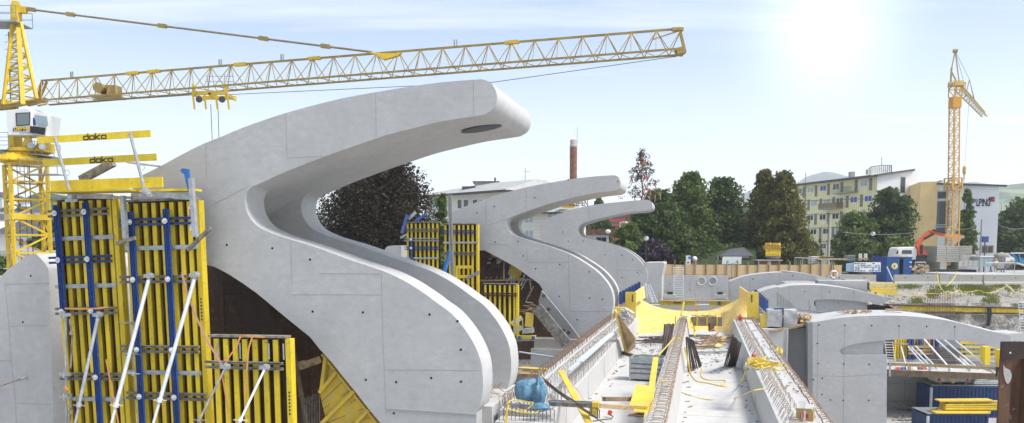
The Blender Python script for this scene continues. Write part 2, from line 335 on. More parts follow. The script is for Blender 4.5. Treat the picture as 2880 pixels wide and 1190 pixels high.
# ---- low arches to the right
def arch(name,label,u,outline,W,core=None,t=.6,n=28):
    pts=[PL(r,x,y,u) for r,x,y in outline];base=min(p.z for p in pts);c=sum(pts,Vector())/len(pts)
    mb=MB()
    if core:
        mb.ext(pts,AX*t);mb.ext([PL(r,x,y,u)+AX*(t+.001) for r,x,y in core],AX*(W-t),True,True)
    else:mb.ext(pts,AX*W)
    return single(mb,name,CONC,label,'concrete arch','low concrete arches right of the trough',loc=Vector((c.x,c.y,base)),smooth=28)
atop=cr([(300,358),(400,340),(550,322),(750,316),(900,318),(1050,330),(1200,350),(1350,385),(1480,420),(1600,445),(1640,462)],2)
abot=cr([(1640,565),(1580,550),(1500,530),(1400,508),(1300,493),(1200,485),(1050,480),(900,480),(780,487)],2)
alens=cr([(750,490),(600,505),(500,530),(462,545)],2)+[(452,556),(455,572),(470,588),(600,590),(780,588)]
arch1=arch('concrete_arch','nearest low concrete arch with a lens-shaped recess above its pier and rough slope behind',51.6,RG('L',[(262,362)]+atop+abot+alens+[(777,800),(775,1250),(262,1250)]),4.4,RG('L',[(262,362)]+atop+abot[:-1]+[(770,488),(760,520),(757,600),(755,1250),(262,1250)]),.22)
mb=MB().ext([PL('L',x,y,51.6) for x,y in [(228,368),(262,362),(262,1250),(228,1250)]],AX*4.4);mb.build('pilaster',CONCD,arch1)
kids(arch1,51.6,RG('L',[(305,382),(485,383),(672,386),(862,389),(1054,392),(1250,395),(1452,398),(294,510),(298,650),(478,653),(655,656),(328,752),(326,865),(384,903),(474,906),(651,906),(324,978),(265,762)]),
 [RG('L',[(262,735),(290,735),(480,740),(776,722)]),RG('L',[(484,384),(478,740),(474,1064)]),RG('L',[(1250,395),(1252,485)]),RG('L',[(862,389),(864,478)]),RG('L',[(297,372),(290,1064)])],.05,.035)
a2=[(40,122),(100,108),(180,104),(250,103),(330,106),(400,112),(480,123),(550,135),(650,158),(720,175),(760,188)]
arch2=arch('concrete_arch','middle low concrete arch, its nose ending before the yellow steel rack',80.3,RG('I',[(900,285),(945,265),(1000,245),(1060,232)])+RG('L',cr(a2,2)+cr([(775,198),(784,212),(784,230),(775,243),(760,249)],2)+cr([(740,246),(660,232),(560,216),(450,206),(350,203),(275,210)],2)+[(270,235),(285,262),(285,330),(-60,330)]),4.4)
mb=MB().ext([PL('L',x,y,80.6) for x,y in [(278,212),(300,190),(640,205),(642,330),(287,330)]],AX*3.);mb.build('pier_wall',CONC,arch2)
single(MB().ext([PL('L',x,y,85.2) for x,y in [(300,72),(644,76),(646,240),(300,240)]],AX*2.2),'wing_wall',CONC,'pale wing wall between the farthest arch and the yellow steel rack','concrete wall')
kids(arch2,80.3,RG('L',[(206,148),(378,151),(548,154),(440,228)]),[RG('L',[(100,110),(98,240)]),RG('L',[(322,106),(322,203)]),RG('L',[(548,137),(548,212)])],.05,.04)
arch3=arch('concrete_arch','farthest low concrete arch, starting at the wall with two round holes',86.5,RG('I',[(762,330),(762,202)]+cr([(775,195),(800,186),(860,166),(950,152),(1050,144),(1150,143)],2))+RG('L',cr([(60,8),(130,12),(200,22),(260,32),(330,46),(405,64)],2)+[(405,110),(300,82),(200,72),(100,72),(30,80)])+RG('I',[(1120,215),(1040,226),(970,245),(940,330)]),3.)
kids(arch3,86.5,RG('L',[(122,38)])+RG('I',[(905,185)]),[RG('I',[(835,172),(837,260)]),RG('I',[(888,160),(888,260)]),RG('L',[(30,20),(30,70)])],.06,.05)
# the arch top showing in the bottom right corner
c=GR('L',1350,1064,-.75);d=GR('L',1500,1045,-.7);e=GR('L',1732,1025,-.7)
mb=MB();prof=[(10.5,-.95),(11.4,-.78),(12.5,-.66),(13.7,-.60),(15,-.58),(17,-.62),(20,-.8),(20,-2.2),(10.5,-2.2)]
mb.ext([U(21.3,v,z) for v,z in prof],AX*4.4)
single(mb,'concrete_arch',CONCW,'pale top of a concrete arch just entering the bottom right corner','concrete arch','low concrete arches right of the trough')
# ---- left round-topped wall
o=RG('W',[(-160,1200),(-160,700)])+RG('C',cr([(0,95),(40,55),(80,20)],1))+RG('B',cr([(130,1062),(165,1030),(200,1008),(235,997),(270,993)],2))+RG('C',cr([(300,5),(316,30),(322,60),(330,200)],2))+RG('C',[(355,1064),(358,1150)])
pts=[PL(r,x,y,21.3) for r,x,y in o];c=sum(pts,Vector())/len(pts)
lw=single(MB().ext(pts,AX*4.4),'concrete_wall',CONC,'round-topped grey concrete wall at the left edge in front of the lattice crane','concrete wall',loc=Vector((c.x,c.y,min(p.z for p in pts))),smooth=30)
kids(lw,21.3,[('C',152,393),('C',205,85)],[RG('C',[(35,140),(328,135)]),RG('C',[(35,140),(60,420),(322,415)]),RG('C',[(60,420),(75,645),(72,650)]),RG('C',[(0,648),(75,650),(105,930),(108,1064)]),RG('C',[(105,930),(345,942)])],.035,.02)
a=PL('C',0,820,20.6);b=PL('C',135,772,21.0);r_=thing('tie_rod','thin rusty tie rod sticking out of the left concrete wall with a wing nut','tie rod',b)
MB().tube(a,b,.02,6).build('rod',REBAR,r_);MB().tube(b,b+(b-a).normalized()*.15,.05,8).tube(b+UP*.1,b-UP*.1,.02,6).build('wing_nut',GALV,r_)
MB().tube(b,PL('C',180,764,21.3),.02,6).build('rod',REBAR,r_)
PLYJ=M('ply_joint',(.10,.06,.035))
WEBM=M('beam_web',(.62,.46,.03),(.40,.29,.03),4,(1,1,.4),.7)
# ---- timber-beam formwork panels
def panel(label,TL,W,H,roll,xs,wal,posts=(),edge=True,bw=.135,group='yellow timber-beam formwork panels',top=True,name='timber_formwork'):
    # TL: top-left of the sheathing face; local x along the wall, -y towards the viewer
    Rm=Matrix.Rotation(-TH,3,'Z')@Matrix.Rotation(roll,3,'Y')
    base=TL+Rm@Vector((0,0,-H));t=thing(name,label,'formwork',base,-TH,group,roll)
    MB().box(0,W,0,.03,0,H).build('sheathing',PLY,t,local=True)
    for x in xs:
        tb_=MB().box(x-bw/2,x+bw/2,-.2,-.16,.0,H-.05).build('timber_beam',YEL,t,local=True);MB().box(x-.012,x+.012,-.16,-.002,.001,H-.052).build('web',WEBM,tb_,local=True)
    if edge:MB().box(W+.003,W+.16,-.21,.03,0,H-.02).build('edge_beam',YEL,t,local=True)
    if top:MB().box(-.03,W+.05,-.24,.04,H+.002,H+.06).build('top_plank',GALVD,t,local=True)
    for zt,x0,x1,mt,pair in wal:
        z=H-zt
        if pair:
            mb=MB()
            for dz in (-.075,.075):
                mb.box(x0,x1,-.28,-.215,z+dz-.035,z+dz+.035).box(x0,x1,-.32,-.28,z+dz-.035,z+dz-.025).box(x0,x1,-.32,-.28,z+dz+.025,z+dz+.035)
            w_=mb.build('steel_waling',mt,t,local=True)
        else:
            w_=MB().box(x0,x1,-.27,-.215,z-.06,z+.06).box(x0,x1,-.30,-.27,z-.012,z+.012).build('guide_plank',mt,t,local=True)
    for x,z0,z1 in posts:
        mb=MB()
        for dx in (-.058,.058):
            mb.box(x+dx-.034,x+dx+.034,-.36,-.33,H-z1,H-z0);mb.box(x+dx-.034,x+dx-.026,-.40,-.36,H-z1,H-z0);mb.box(x+dx+.026,x+dx+.034,-.40,-.36,H-z1,H-z0)
        p=mb.build('steel_post',BLUE,t,local=True)
        for zt,x0,x1,mt,pair in wal:
            if pair and x0<x<x1 and z0<zt<z1:
                MB().tube((x,-.44,H-zt),(x,-.46,H-zt),.085,14).tube((x,-.46,H-zt),(x,-.52,H-zt),.035,8).box(x-.07,x+.07,-.48,-.455,H-zt-.012,H-zt+.012).build('anchor_plate',ALU,t,local=True)
    return t
u0=20.75
def wl(z,mt=GALVD,pair=True,x0=-.08,x1=None,W=2.2):return (z,x0,W if x1 is None else x1,mt,pair)
TLa=PL('B',428,600,u0)
pA=panel('far left tall yellow formwork panel below the guard rails, with two blue posts',TLa,2.1,7.4,-R(1.8),[.10,.42,.72,1.02,1.34,1.64,1.98],
 [wl(.40,GALVD,True,-.12,1.98),wl(1.16,GALV,False,-.02,2.12),wl(1.80,BLUE,True,-.2,2.0),wl(2.6,GALV,False,-.05,2.1),wl(3.35,GALVD,True,-.1,2.05),wl(5.35,GALVD,True,-.1,2.1),wl(6.05,GALV,False,.3,2.1)],[(.28,.15,3.5),(1.32,.12,7.3)])
pB=panel('tall yellow formwork panel beside the large fin, under a blue-hooked bracket',PL('B',955,612,u0-.02),2.38,7.35,-R(1.2),[.12,.42,.72,1.02,1.32,1.62,1.92,2.2],
 [wl(.60,BLUE,True,-.1,2.3),wl(1.36,GALV,False,.05,2.45),wl(2.28,GALVD,True,-.2,2.25),wl(4.35,GALVD,True,-.3,2.35),wl(5.05,GALV,False,-.1,2.35),wl(5.75,GALVD,True,-.2,2.5)],[(.38,.3,7.3),(1.56,.25,7.3)])
pC=panel('lower yellow formwork panel in front of the dark opening under the large fin',PL('C',1425,486,u0-.5),2.35,4.2,-R(.6),[.18,.48,.78,1.08,1.40,1.72,2.04],
 [wl(.78,GALVD,True,-.15,2.28)],[],bw=.15)
for (k,t) in ((0,pA),(1,pB)):
    pass
# label printing on the edge beams
for t,W,H,z in ((pB,2.38,7.35,2.9),(pC,2.35,4.2,1.55)):
    m=wm(t)
    mb=MB()
    for i in range(7):
        mb.box(W+.05,W+.10,-.212,-.2105,H-z-i*.1,H-z-i*.1+.055)
    mb.build('stencil_marks',BLACK,t,local=True)
m=wm(pB)
MB().box(2.20,2.36,-.226,-.213,6.45,7.15).build('notice_plate',WHITE,pB,local=True)
MB().box(2.23,2.33,-.232,-.227,6.85,7.08).build('red_mark',RED,pB,local=True)
# nail straps on the lower panel
for x in (.25,.95,1.85,2.3):MB().box(x-.02,x+.02,-.232,-.214,3.6,4.05).build('nail_strap',GALV,pC,local=True)
# left side post of galvanised tube with clamps
t=thing('scaffold_tube','galvanised tube with clamps standing along the left edge of the left panel','scaffold tube',PL('C',440,1150,20.2))
MB().tube(PL('C',438,350,20.2),PL('C',440,1150,20.2),.035,8).build('tube',GALV,t)
for y in (345,740,890):MB().bar(PL('C',395,y-5,20.15),PL('C',470,y,20.15),.05,.10).tube(PL('C',425,y-25,20.12),PL('C',425,y+25,20.12),.03,8).build('clamp',GALV,t)
MB().bar(PL('C',428,825,20.15),PL('C',448,850,20.15),.06,.08).build('orange_tag',ORNG,t)
t=thing('turnbuckle','rusty screw turnbuckle chain hanging beside the galvanised tube on the left panel','turnbuckle',PL('C',480,960,20.2))
for a,b in (((462,370),(478,480)),((480,480),(470,700)),((465,870),(470,960)),((470,960),(465,1100))):MB().tube(PL('C',*a,20.2),PL('C',*b,20.2),.028,6).build('rod',GALVD,t)
for x,y in ((475,465),(465,880),(470,990)):MB().tube(PL('C',x,y-12,20.15),PL('C',x,y+12,20.15),.06,8).build('nut',GALVD,t)
# ---- push-pull props
def prop(label,r,h,f,uh,uf,rad=.045,mt=ALU,group='inclined props bracing the formwork',split=.8):
    a=PL(r,*h,uh);b=PL(r,*f,uf);t=thing('formwork_prop',label,'prop',b,group=group)
    m=a.lerp(b,split)
    MB().tube(a.lerp(b,.03),m,rad,10).build('outer_tube',mt,t,smooth=40);MB().tube(m,b,rad*.72,8).build('inner_tube',mt,t,smooth=40)
    MB().tube(m-(b-a).normalized()*.06,m+(b-a).normalized()*.06,rad*1.5,10).bar(m-PX*.2,m+PX*.2,.03,.03).build('adjusting_nut',mt,t)
    MB().bar(a-PX*.18,a+PX*.1,.08,.1).bar(a+UP*.1,a-UP*.14,.12,.07).tube(a-AX*.08+PX*.02,a+AX*.1+PX*.02,.075,10).build('head',GALV,t)
    return t
prop('thick pale prop running from the middle blue post down to the lower left','C',(995,85),(735,1090),20.05,18.9,.055,split=.86)
prop('thick pale prop starting beside the right blue post of the tall panel','C',(1300,80),(1010,1100),20.05,18.9,.055,split=.82)
prop('grey prop on the far left panel below the orange strap','C',(655,345),(492,1100),20.05,19.2,.05,GALV)
prop('dirty thin prop leaning from the left end of the lower panel waling','C',(1502,690),(1305,1085),19.7,18.6,.035,GALVD,split=.9)
prop('thin white prop leaning from the right end of the lower panel waling','C',(1765,695),(1580,1085),19.7,18.6,.035,split=.9)
def strap(label,pts,mt=ORNG,w=.045,name='lashing_strap',group='orange lashing straps on the formwork'):
    mb=MB()
    for p,q in zip(pts,pts[1:]):mb.bar(p,q,w,.006,up=AX)
    return single(mb,name,mt,label,'strap',group)
strap('orange strap wrapped level around the two blue posts of the left panel',[PL('C',430,302,20.1),PL('C',520,305,20.05),PL('C',640,302,20.05),PL('C',718,292,20.1)])
strap('faded pink strap running down from the right blue post to the lower panel',[PL('C',1208,62,20.0),PL('C',1245,200,20.0),PL('C',1300,350,20.0),PL('C',1385,530,19.9),PL('C',1478,680,19.7)],PINK,.06)
strap('orange strap hanging down the left blue post to the bottom',[PL('C',705,640,20.0),PL('C',735,800,19.9),PL('C',765,950,19.8),PL('C',790,1080,19.7)])
strap('orange strap looped over the lower panel and hanging to its foot',[PL('C',1680,485,19.8),PL('C',1655,560,19.75),PL('C',1640,720,19.7),PL('C',1635,1000,19.7)])
strap('orange strap crossing from the lower panel top to its waling end',[PL('C',1600,488,19.8),PL('C',1570,560,19.75),PL('C',1505,650,19.7),PL('C',1480,760,19.7),PL('C',1520,1000,19.7)])
strap('short orange strap end lying flat on top of the lower panel',[PL('C',1590,486,19.9),PL('C',1640,482,19.8),PL('C',1690,488,19.85),PL('C',1760,492,19.9)],ORNG,.05)
# small walings sticking out between the two panels
for i,(y,lab,mt) in enumerate(((395,'stub of rusty tie bar poking out between the tall panels at mid height',GALVD),(600,'short tie bar left of the long pale prop',GALVD),(730,'galvanised adjusting spindle between the tall panels below mid height',GALV))):
    single(MB().tube(PL('C',790+i*30,y,20.15),PL('C',930,y+8,20.15),.02,6).tube(PL('C',885,y-6,20.12),PL('C',885,y+18,20.12),.05,8),'tie_bar',mt,lab,'tie bar','tie bars between the panels')
# ---- dark inside of the opening under the fin
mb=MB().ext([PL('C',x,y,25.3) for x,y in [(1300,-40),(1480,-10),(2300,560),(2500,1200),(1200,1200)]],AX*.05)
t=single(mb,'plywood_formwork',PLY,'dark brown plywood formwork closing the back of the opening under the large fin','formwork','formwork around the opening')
for i in range(9):
    y=60+i*75;MB().bar(PL('C',1420,y,25.27),PL('C',2300,y+20,25.27),.03,.02,up=AX).build('ply_joint',PLYJ,t)
for i in range(7):
    x=1480+i*110;MB().bar(PL('C',x,20,25.25),PL('C',x+20,900,25.25),.03,.02,up=AX).build('ply_joint',PLYJ,t)
for i in range(5):
    MB().bar(PL('C',1500+i*110,560-i*10,24.9),PL('C',1560+i*120,1080,24.7),.12,.1).build('stud',WOODD,t)
mb=MB()
for i in range(26):
    x=1430+i*9.5;mb.tube(PL('C',x,60+i*3.,24.6),PL('C',x+330,640,23.6),.014,4)
for i in range(16):
    y=130+i*30;mb.tube(PL('C',1440+i*17,y,24.3),PL('C',1640+i*12,y-10,24.3),.012,4)
single(mb,'rebar_mesh',DREB,'dark slanting rebar mesh inside the opening under the large fin','rebar mesh')
mb=MB()
for i in range(6):
    a=PL('C',2010+i*17,900-i*6,22.8);mb.path([a-UP*1.6,a,a+PX*.14,a+PX*.14-UP*1.6],.016,5)
single(mb,'rebar_stirrups',REBARG,'grey bent stirrups standing in the dark opening right of the lower panel','rebar','loose reinforcement')
single(MB().bar(PL('C',1990,690,22.6),PL('C',2130,640,23),.12,.2).bar(PL('C',2000,660,22.9),PL('C',2110,665,22.9),.3,.08),'timber_offcut',WOOD,'timber offcut jammed in the dark opening right of the lower panel','timber')
# yellow ribbed board form on the sloping underside
t=thing('curved_form','yellow ribbed board form running down along the sloping underside of the large fin','formwork',PL('E',20,1080,22.0))
P=[PL('E',x,y,21.9) for x,y in [(25,640),(105,745),(210,868),(300,985),(375,1080)]];Q=[PL('E',x,y,21.7) for x,y in [(5,840),(0,890),(30,960),(60,1064),(60,1150)]]
mb=MB()
for i in range(4):mb.add([P[i],P[i+1],Q[i+1],Q[i]],[(0,1,2,3)]);mb.add([P[i]+AX*.1,P[i+1]+AX*.1,Q[i+1]+AX*.1,Q[i]+AX*.1],[(0,1,2,3)])
mb.ext([P[0],P[4],Q[4],Q[1]],AX*.02);mb.build('board_face',YELP,t)
for i,(a,b) in enumerate(((( 40,665),(15,860)),((105,750),(0,880)),((212,868),(15,1064)),((300,985),(180,1110)))):
    MB().bar(PL('E',*a,21.75),PL('E',*b,21.55),.10,.22,up=AX).build('rib',YELP,t)
MB().bar(P[0],P[4],.06,.35,up=AX).build('edge_board',YELP,t)
for i in range(7):
    a=P[1].lerp(P[4],i/6);b=Q[1].lerp(Q[4],i/6);mb=MB().bar(a-AX*.015,b-AX*.015,.012,.01,up=AX);mb.build('board_joint',PLY,t)
# ---- guard-rail platform above the panels
t=thing('guard_rail_platform','work platform with yellow guard rails reading doka, fixed above the left formwork panels','platform',PL('c',400,960,20.3))
def cb(y0,y1,pl,pr,ul,ur,name,mt=YEL,th=.05):
    a=PL('c',*pl,ul);b=PL('c',*pr,ur);s_=(PL('c',pl[0],pl[1]+y0,ul)-a).length
    o=MB().bar(a,b,th,s_).build(name,mt,t);return o,a,b
g1,a1,b1=cb(90,0,(32,168),(1565,75),19.6,19.9,'guard_rail');g2,a2_,b2_=cb(92,0,(105,475),(1645,395),19.7,20.0,'guard_rail')
cb(140,0,(210,790),(1730,735),19.9,20.2,'toe_board');
MB().bar(PL('c',230,878,20.05),PL('c',1400,855,20.2),.9,.05).build('deck_plank',YEL,t)
MB().bar(PL('c',1500,858,20.3),PL('c',2205,845,20.5),.5,.07).build('deck_plank',YEL,t)
for (x,y) in ((245,130),(1265,60)):
    dx=200 if x<500 else 190
    o=MB().bar(PL('c',x+18,y,19.5),PL('c',x+18+dx,y+740,19.8),.075,.06).build('guard_rail_post',GALV,t)
    q=PL('c',x+dx+40,y+810,19.8);MB().tube(q-PX*.05,q+PX*.1,.11,12).bar(q-PX*.2-UP*.1,q+PX*.2-UP*.1,.05,.08).build('clamp',GALV,o)
    q=PL('c',x+150,y+480,19.6);q=q+PX*.07;MB().path([q+Vector((math.cos(k)*.08,0,math.sin(k)*.08)) for k in [j*.7 for j in range(-2,5)]],.012,5).build('handle',GALV,o)
MB().bar(PL('c',500,925,20.2),PL('c',1045,935,20.5),.12,.14).bar(PL('c',1045,945,20.5),PL('c',1310,950,20.5),.1,.08).build('cross_arm',GALV,t)
MB().bar(PL('c',1490,885,20.1),PL('c',2110,940,20.5),.12,.17).build('cross_arm',GALV,t)
for i,(tp,bt) in enumerate(((('B',918,560),('B',940,880)),(('B',1430,430),('B',1462,868)))):
    o=MB().bar(PL(*tp,20.15),PL(*bt,20.15),.13,.12).build('bracket_post',GALV,t)
    a,b=(((870,920),(1010,875)),((1405,965),(1575,800)))[i]
    MB().bar(PL('B',*a,20.1),PL('B',*b,20.1),.08,.10).build('brace',GALVD,o)
    x,y=((928,650),(1446,628))[i];MB().box(-.05,.05,-.01,.01,-.05,.05).build('orange_sticker',ORNG,o).location=PL('B',x,y,20.07)-o.parent.location
    x,y=((938,800),(1462,815))[i];MB().box(-.025,.025,-.01,.01,-.13,.13).build('red_sticker',RED,o).location=PL('B',x,y,20.07)-o.parent.location
p=PL('B',1415,425,20.1)
MB().ext([p+PX*x+UP*z for x,z in [(-.28,.23),(-.2,.27),(-.02,.24),(.0,-.12),(.06,-.28),(-.06,-.33),(-.12,-.1),(-.16,.1),(-.26,.16)]],AX*.07).build('lifting_hook',BLUEL,t)
MB().bar(PL('c',620,705,20.9),PL('c',1060,470,20.9),.16,.22).build('steel_channel',GALVD,t)
MB().tube(PL('c',1240,466,20.9),PL('c',1700,522,21.2),.03,7).build('spare_tube',GALV,t)
# lettering drawn as strokes
def doka(o,A,B,x0,y0,x1,y1,ul,ur,cut=0):
    d=(B-A).normalized();up=d.cross(AX).normalized();up=up if up.z>0 else -up
    nrm=-AX;p0=PL('c',x0,y0,ul);L=(PL('c',x1,y1,ul)-p0).length;H=L/5.4;st=H*.24
    p0=A+d*(p0-A).dot(d)-up*H*.5+nrm*.032
    cell=L/4;mb=MB()
    def s_(c,xa,ya,xb,yb):
        mb.bar(p0+d*(c*cell+xa*cell*.8)+up*ya*H,p0+d*(c*cell+xb*cell*.8)+up*yb*H,st,.004,up=nrm)
    for c,sg in enumerate((
      [(0,0,0,.7),(0,.0,.9,0),(0,.7,.9,.7),(.95,-.1,.95,1.25)],
      [(0,0,0,.7),(0,0,.95,0),(0,.7,.95,.7),(.95,-.1,.95,.8)],
      [(0,-.1,0,1.25),(0,.35,.95,.8),(.1,.35,.95,-.1)],
      [(0,0,0,.7),(0,0,.95,0),(0,.7,.95,.7),(.95,-.1,.95,.8)])):
        for q in sg:s_(c,*q)
    mb.build('lettering_doka',BLACK,o)
doka(g1,a1,b1,625,145,930,130,19.6,19.9);doka(g2,a2_,b2_,715,452,1018,437,19.7,20.0)
# ---- lattice helper
def lat4(mb,c0,c1,n,ch,br,xbrace=True):
    """c0,c1: four corner points at both ends"""
    for a,b in zip(c0,c1):mb.bar(a,b,ch)
    for i in range(n+1):
        P=[a.lerp(b,i/n) for a,b in zip(c0,c1)]
        for k in range(4):mb.bar(P[k],P[(k+1)%4],br)
        if i<n:
            Q=[a.lerp(b,(i+1)/n) for a,b in zip(c0,c1)]
            for k in range(4):
                mb.bar(P[k],Q[(k+1)%4],br) if (i+k)%2==0 else mb.bar(P[(k+1)%4],Q[k],br)
    return mb
def lat3(mb,top0,top1,bl0,bl1,br0,br1,n,ch,dg):
    mb.bar(top0,top1,ch,ch*1.1);mb.bar(bl0,bl1,ch);mb.bar(br0,br1,ch)
    for i in range(n):
        t0=top0.lerp(top1,(i+.0)/n);t1=top0.lerp(top1,(i+1)/n);
        for b0,b1 in ((bl0,bl1),(br0,br1)):
            p=b0.lerp(b1,(i)/n);q=b0.lerp(b1,(i+.5)/n);r=b0.lerp(b1,(i+1)/n)
            mb.tube(t0,q,dg,5);mb.tube(q,t1,dg,5);
            if b0 is br0:mb.tube(t0,p,dg*.9,5)
        p=bl0.lerp(bl1,i/n);q=br0.lerp(br1,(i+.5)/n);r=bl0.lerp(bl1,(i+1)/n)
        mb.tube(p,q,dg*.8,4);mb.tube(q,r,dg*.8,4)
    return mb
Y1=45.
cb0=V('R',175,900,Y1);mastx=V('R',172,700,Y1);base=Vector((mastx.x,mastx.y,0))
cr1=thing('tower_crane','yellow lattice tower crane with white cab at the left, its long jib spanning the sky','tower crane',base)
h=.88;al=R(41)
def ring(z,s=h,c=base,al=al):return [Vector((c.x+s*1.414*math.cos(al+math.pi*(.25+k/2)),c.y+s*1.414*math.sin(al+math.pi*(.25+k/2)),z)) for k in range(4)]
ztop=V('R',170,408,Y1).z
mast=lat4(MB(),ring(0),ring(ztop),9,.16,.09).build('mast',CRY,cr1)
mb=MB()
for z in (V('R',0,735,Y1).z,):
    P=ring(z,h+.04)
    for k in range(4):mb.bar(P[k],P[(k+1)%4],.14,.3)
mb.build('mast_collar',CRY,cr1)
mb=MB().tube(Vector((base.x+.2,base.y,0)),Vector((base.x+.2,base.y,ztop)),.03,5)
for s_ in (-.2,.2):mb.tube(Vector((base.x-.4+s_,base.y+.2,0)),Vector((base.x-.4+s_,base.y+.2,ztop)),.02,4)
for i in range(int(ztop/.3)):mb.tube(Vector((base.x-.6,base.y+.2,i*.3)),Vector((base.x-.2,base.y+.2,i*.3)),.012,4)
mb.build('ladder',DGREY,cr1)
C1=Vector((V('R',158,380,Y1).x,Y1,0))
zt=lambda y:V('R',160,y,Y1).z
MB().lathe(Vector((C1.x,Y1,0)),[(1.15,zt(400)),(1.42,zt(392)),(1.42,zt(385)),(1.0,zt(345)),(1.0,zt(338))],20).build('slewing_drum',CRY,cr1,smooth=30)
mb=MB()
for k in range(20):
    a=2*math.pi*k/20;mb.bar(Vector((C1.x+1.45*math.cos(a),Y1+1.45*math.sin(a),zt(386))),Vector((C1.x+1.03*math.cos(a),Y1+1.03*math.sin(a),zt(346))),.05,.09)
mb.build('drum_ribs',CRY,cr1)
def plat(name,r,x0,x1,y,Y,dep=1.6,hh=.9):
    a=V(r,x0,y,Y);b=V(r,x1,y,Y);o=MB().box(a.x,b.x,Y-dep/2,Y+dep/2,a.z-.05,a.z).build(name,GREY,cr1);
    for q in (Y-dep/2,Y+dep/2):
        mb=MB()
        for z in (.45,hh):mb.bar(Vector((a.x,q,a.z+z)),Vector((b.x,q,a.z+z)),.03)
        n=max(2,int((b.x-a.x)/.8))
        for i in range(n+1):mb.bar(Vector((a.x+(b.x-a.x)*i/n,q,a.z)),Vector((a.x+(b.x-a.x)*i/n,q,a.z+hh)),.03)
        mb.build('railing',GREY,o)
    return o
plat('catwalk','R',-70,118,322,Y1,1.8);plat('catwalk','R',240,320,352,Y1,1.8,.7);plat('catwalk','R',150,380,466,Y1-1.,.7,.8)
mb=MB().lathe(Vector((C1.x+.3,Y1,0)),[(.95,zt(336)),(1.1,zt(330)),(1.1,zt(312)),(.9,zt(306))],20)
mb.ext([V('R',x,y,Y1-.75) for x,y in [(125,312),(160,222),(185,228),(212,312)]],Vector((0,.12,0)));mb.ext([V('R',x,y,Y1-.6) for x,y in [(215,315),(232,255),(262,262),(268,318)]],Vector((0,1.2,0)));mb.ext([V('R',x,y,Y1+.6) for x,y in [(125,312),(160,222),(185,228),(212,312)]],Vector((0,.12,0)))
mb.box(V('R',78,0,Y1).x,V('R',108,0,Y1).x,Y1-.5,Y1+.3,zt(308),zt(228)).build('turntable',CRY,cr1)
for x,y in ((192,285),(262,292)):MB().tube(V('R',x,y,Y1-1.2),V('R',x,y+4,Y1-.9),.17,10).build('floodlight',GALV,cr1)
# cab
a=V('R',38,70,Y1-1);
cab=MB().ext([V('R',x,y,Y1-1.2) for x,y in [(38,68),(165,50),(196,68),(204,222),(48,222)]],Vector((.12,1.3,0))).build('cab',WHITE,cr1,bevel=.03)
MB().ext([V('R',x,y,Y1-1.1) for x,y in [(200,70),(296,98),(284,225),(206,218)]],Vector((.1,1.1,0))).build('cab_front',WHITE,cab)
MB().ext([V('R',x,y,Y1-1.215) for x,y in [(98,84),(188,80),(186,160),(103,166)]],Vector((0,-.02,0))).build('window_frame',BLACK,cab)
MB().ext([V('R',x,y,Y1-1.24) for x,y in [(104,89),(182,85),(180,155),(108,160)]],Vector((0,-.01,0))).build('window_pane',glassm('cab_glass',(.16,.19,.20)),cab)
MB().ext([V('R',x,y,Y1-1.115) for x,y in [(216,94),(292,108),(302,165),(240,160)]],Vector((0,-.02,0))).build('windscreen',GLASSL,cab)
MB().ext([V('R',x,y,Y1-1.2) for x,y in [(204,168),(284,178),(278,222),(204,210)]],Vector((0,-.25,0))).build('grille',BLACK,cab)
MB().ext([V('R',x,y,Y1-1.125) for x,y in [(207,110),(218,125),(225,160),(206,158)]],Vector((0,-.02,0))).build('driver_seat',BLUEC,cab)
p_=MB().ext([V('R',x,y,Y1-1.21) for x,y in [(82,178),(162,175),(162,194),(82,197)]],Vector((0,-.02,0))).build('name_plate',BLACK,cab)
text('lettering',"LIEBHERR",CRY,cab,V('R',86,192,Y1-1.235),(1,0,0),(0,0,1),.27,.002,.01,sx=1.05)
text('lettering',"Litronic",GREY,cab,V('R',122,212,Y1-1.215),(1,0,0),(0,0,1),.22,.002,.0,sx=1.05)
# tower head
zb=V('W',50,262,Y1).z;th0=[V('W',8,262,Y1-.9),V('W',92,248,Y1-.9),V('W',92,248,Y1+.9),V('W',8,262,Y1+.9)];th1=[V('W',32,58,Y1-.25),V('W',52,56,Y1-.25),V('W',52,56,Y1+.25),V('W',32,58,Y1+.25)]
lat4(MB(),th0,th1,7,.15,.065).build('tower_head',CRY,cr1)
MB().bar(V('W',58,262,Y1-1),V('W',46,70,Y1-.35),.22,.16).build('climbing_column',CRY,cr1)
MB().bar(V('W',41,58,Y1),V('W',41,14,Y1),.4,.4).bar(V('W',30,24,Y1),V('W',68,26,Y1),.3,.34).tube(V('W',40,14,Y1-.2),V('W',40,14,Y1+.2),.25,12).tube(V('W',38,38,Y1-.3),V('W',38,38,Y1+.3),.16,10).tube(V('W',32,14,Y1),V('W',31,-12,Y1),.03,5).build('head_top',CRY,cr1)
plat('catwalk','W',-30,62,62,Y1,1.5,.8)
mb=MB()
for s_ in (-.25,.25):mb.bar(V('W',16,262,Y1)+Vector((s_,.8,0)),V('W',10,70,Y1)+Vector((s_,.8,0)),.05)
for i in range(32):
    p=V('W',16,262,Y1).lerp(V('W',10,70,Y1),i/32)+Vector((0,.8,0));mb.bar(p-PX*.25,p+PX*.25,.025)
    if i%3==0:
        mb.path([p+Vector((.38*math.cos(k*.6),-.38*abs(math.sin(k*.6)),0)) for k in range(6)],.014,4)
mb.build('caged_ladder',GREY,cr1)
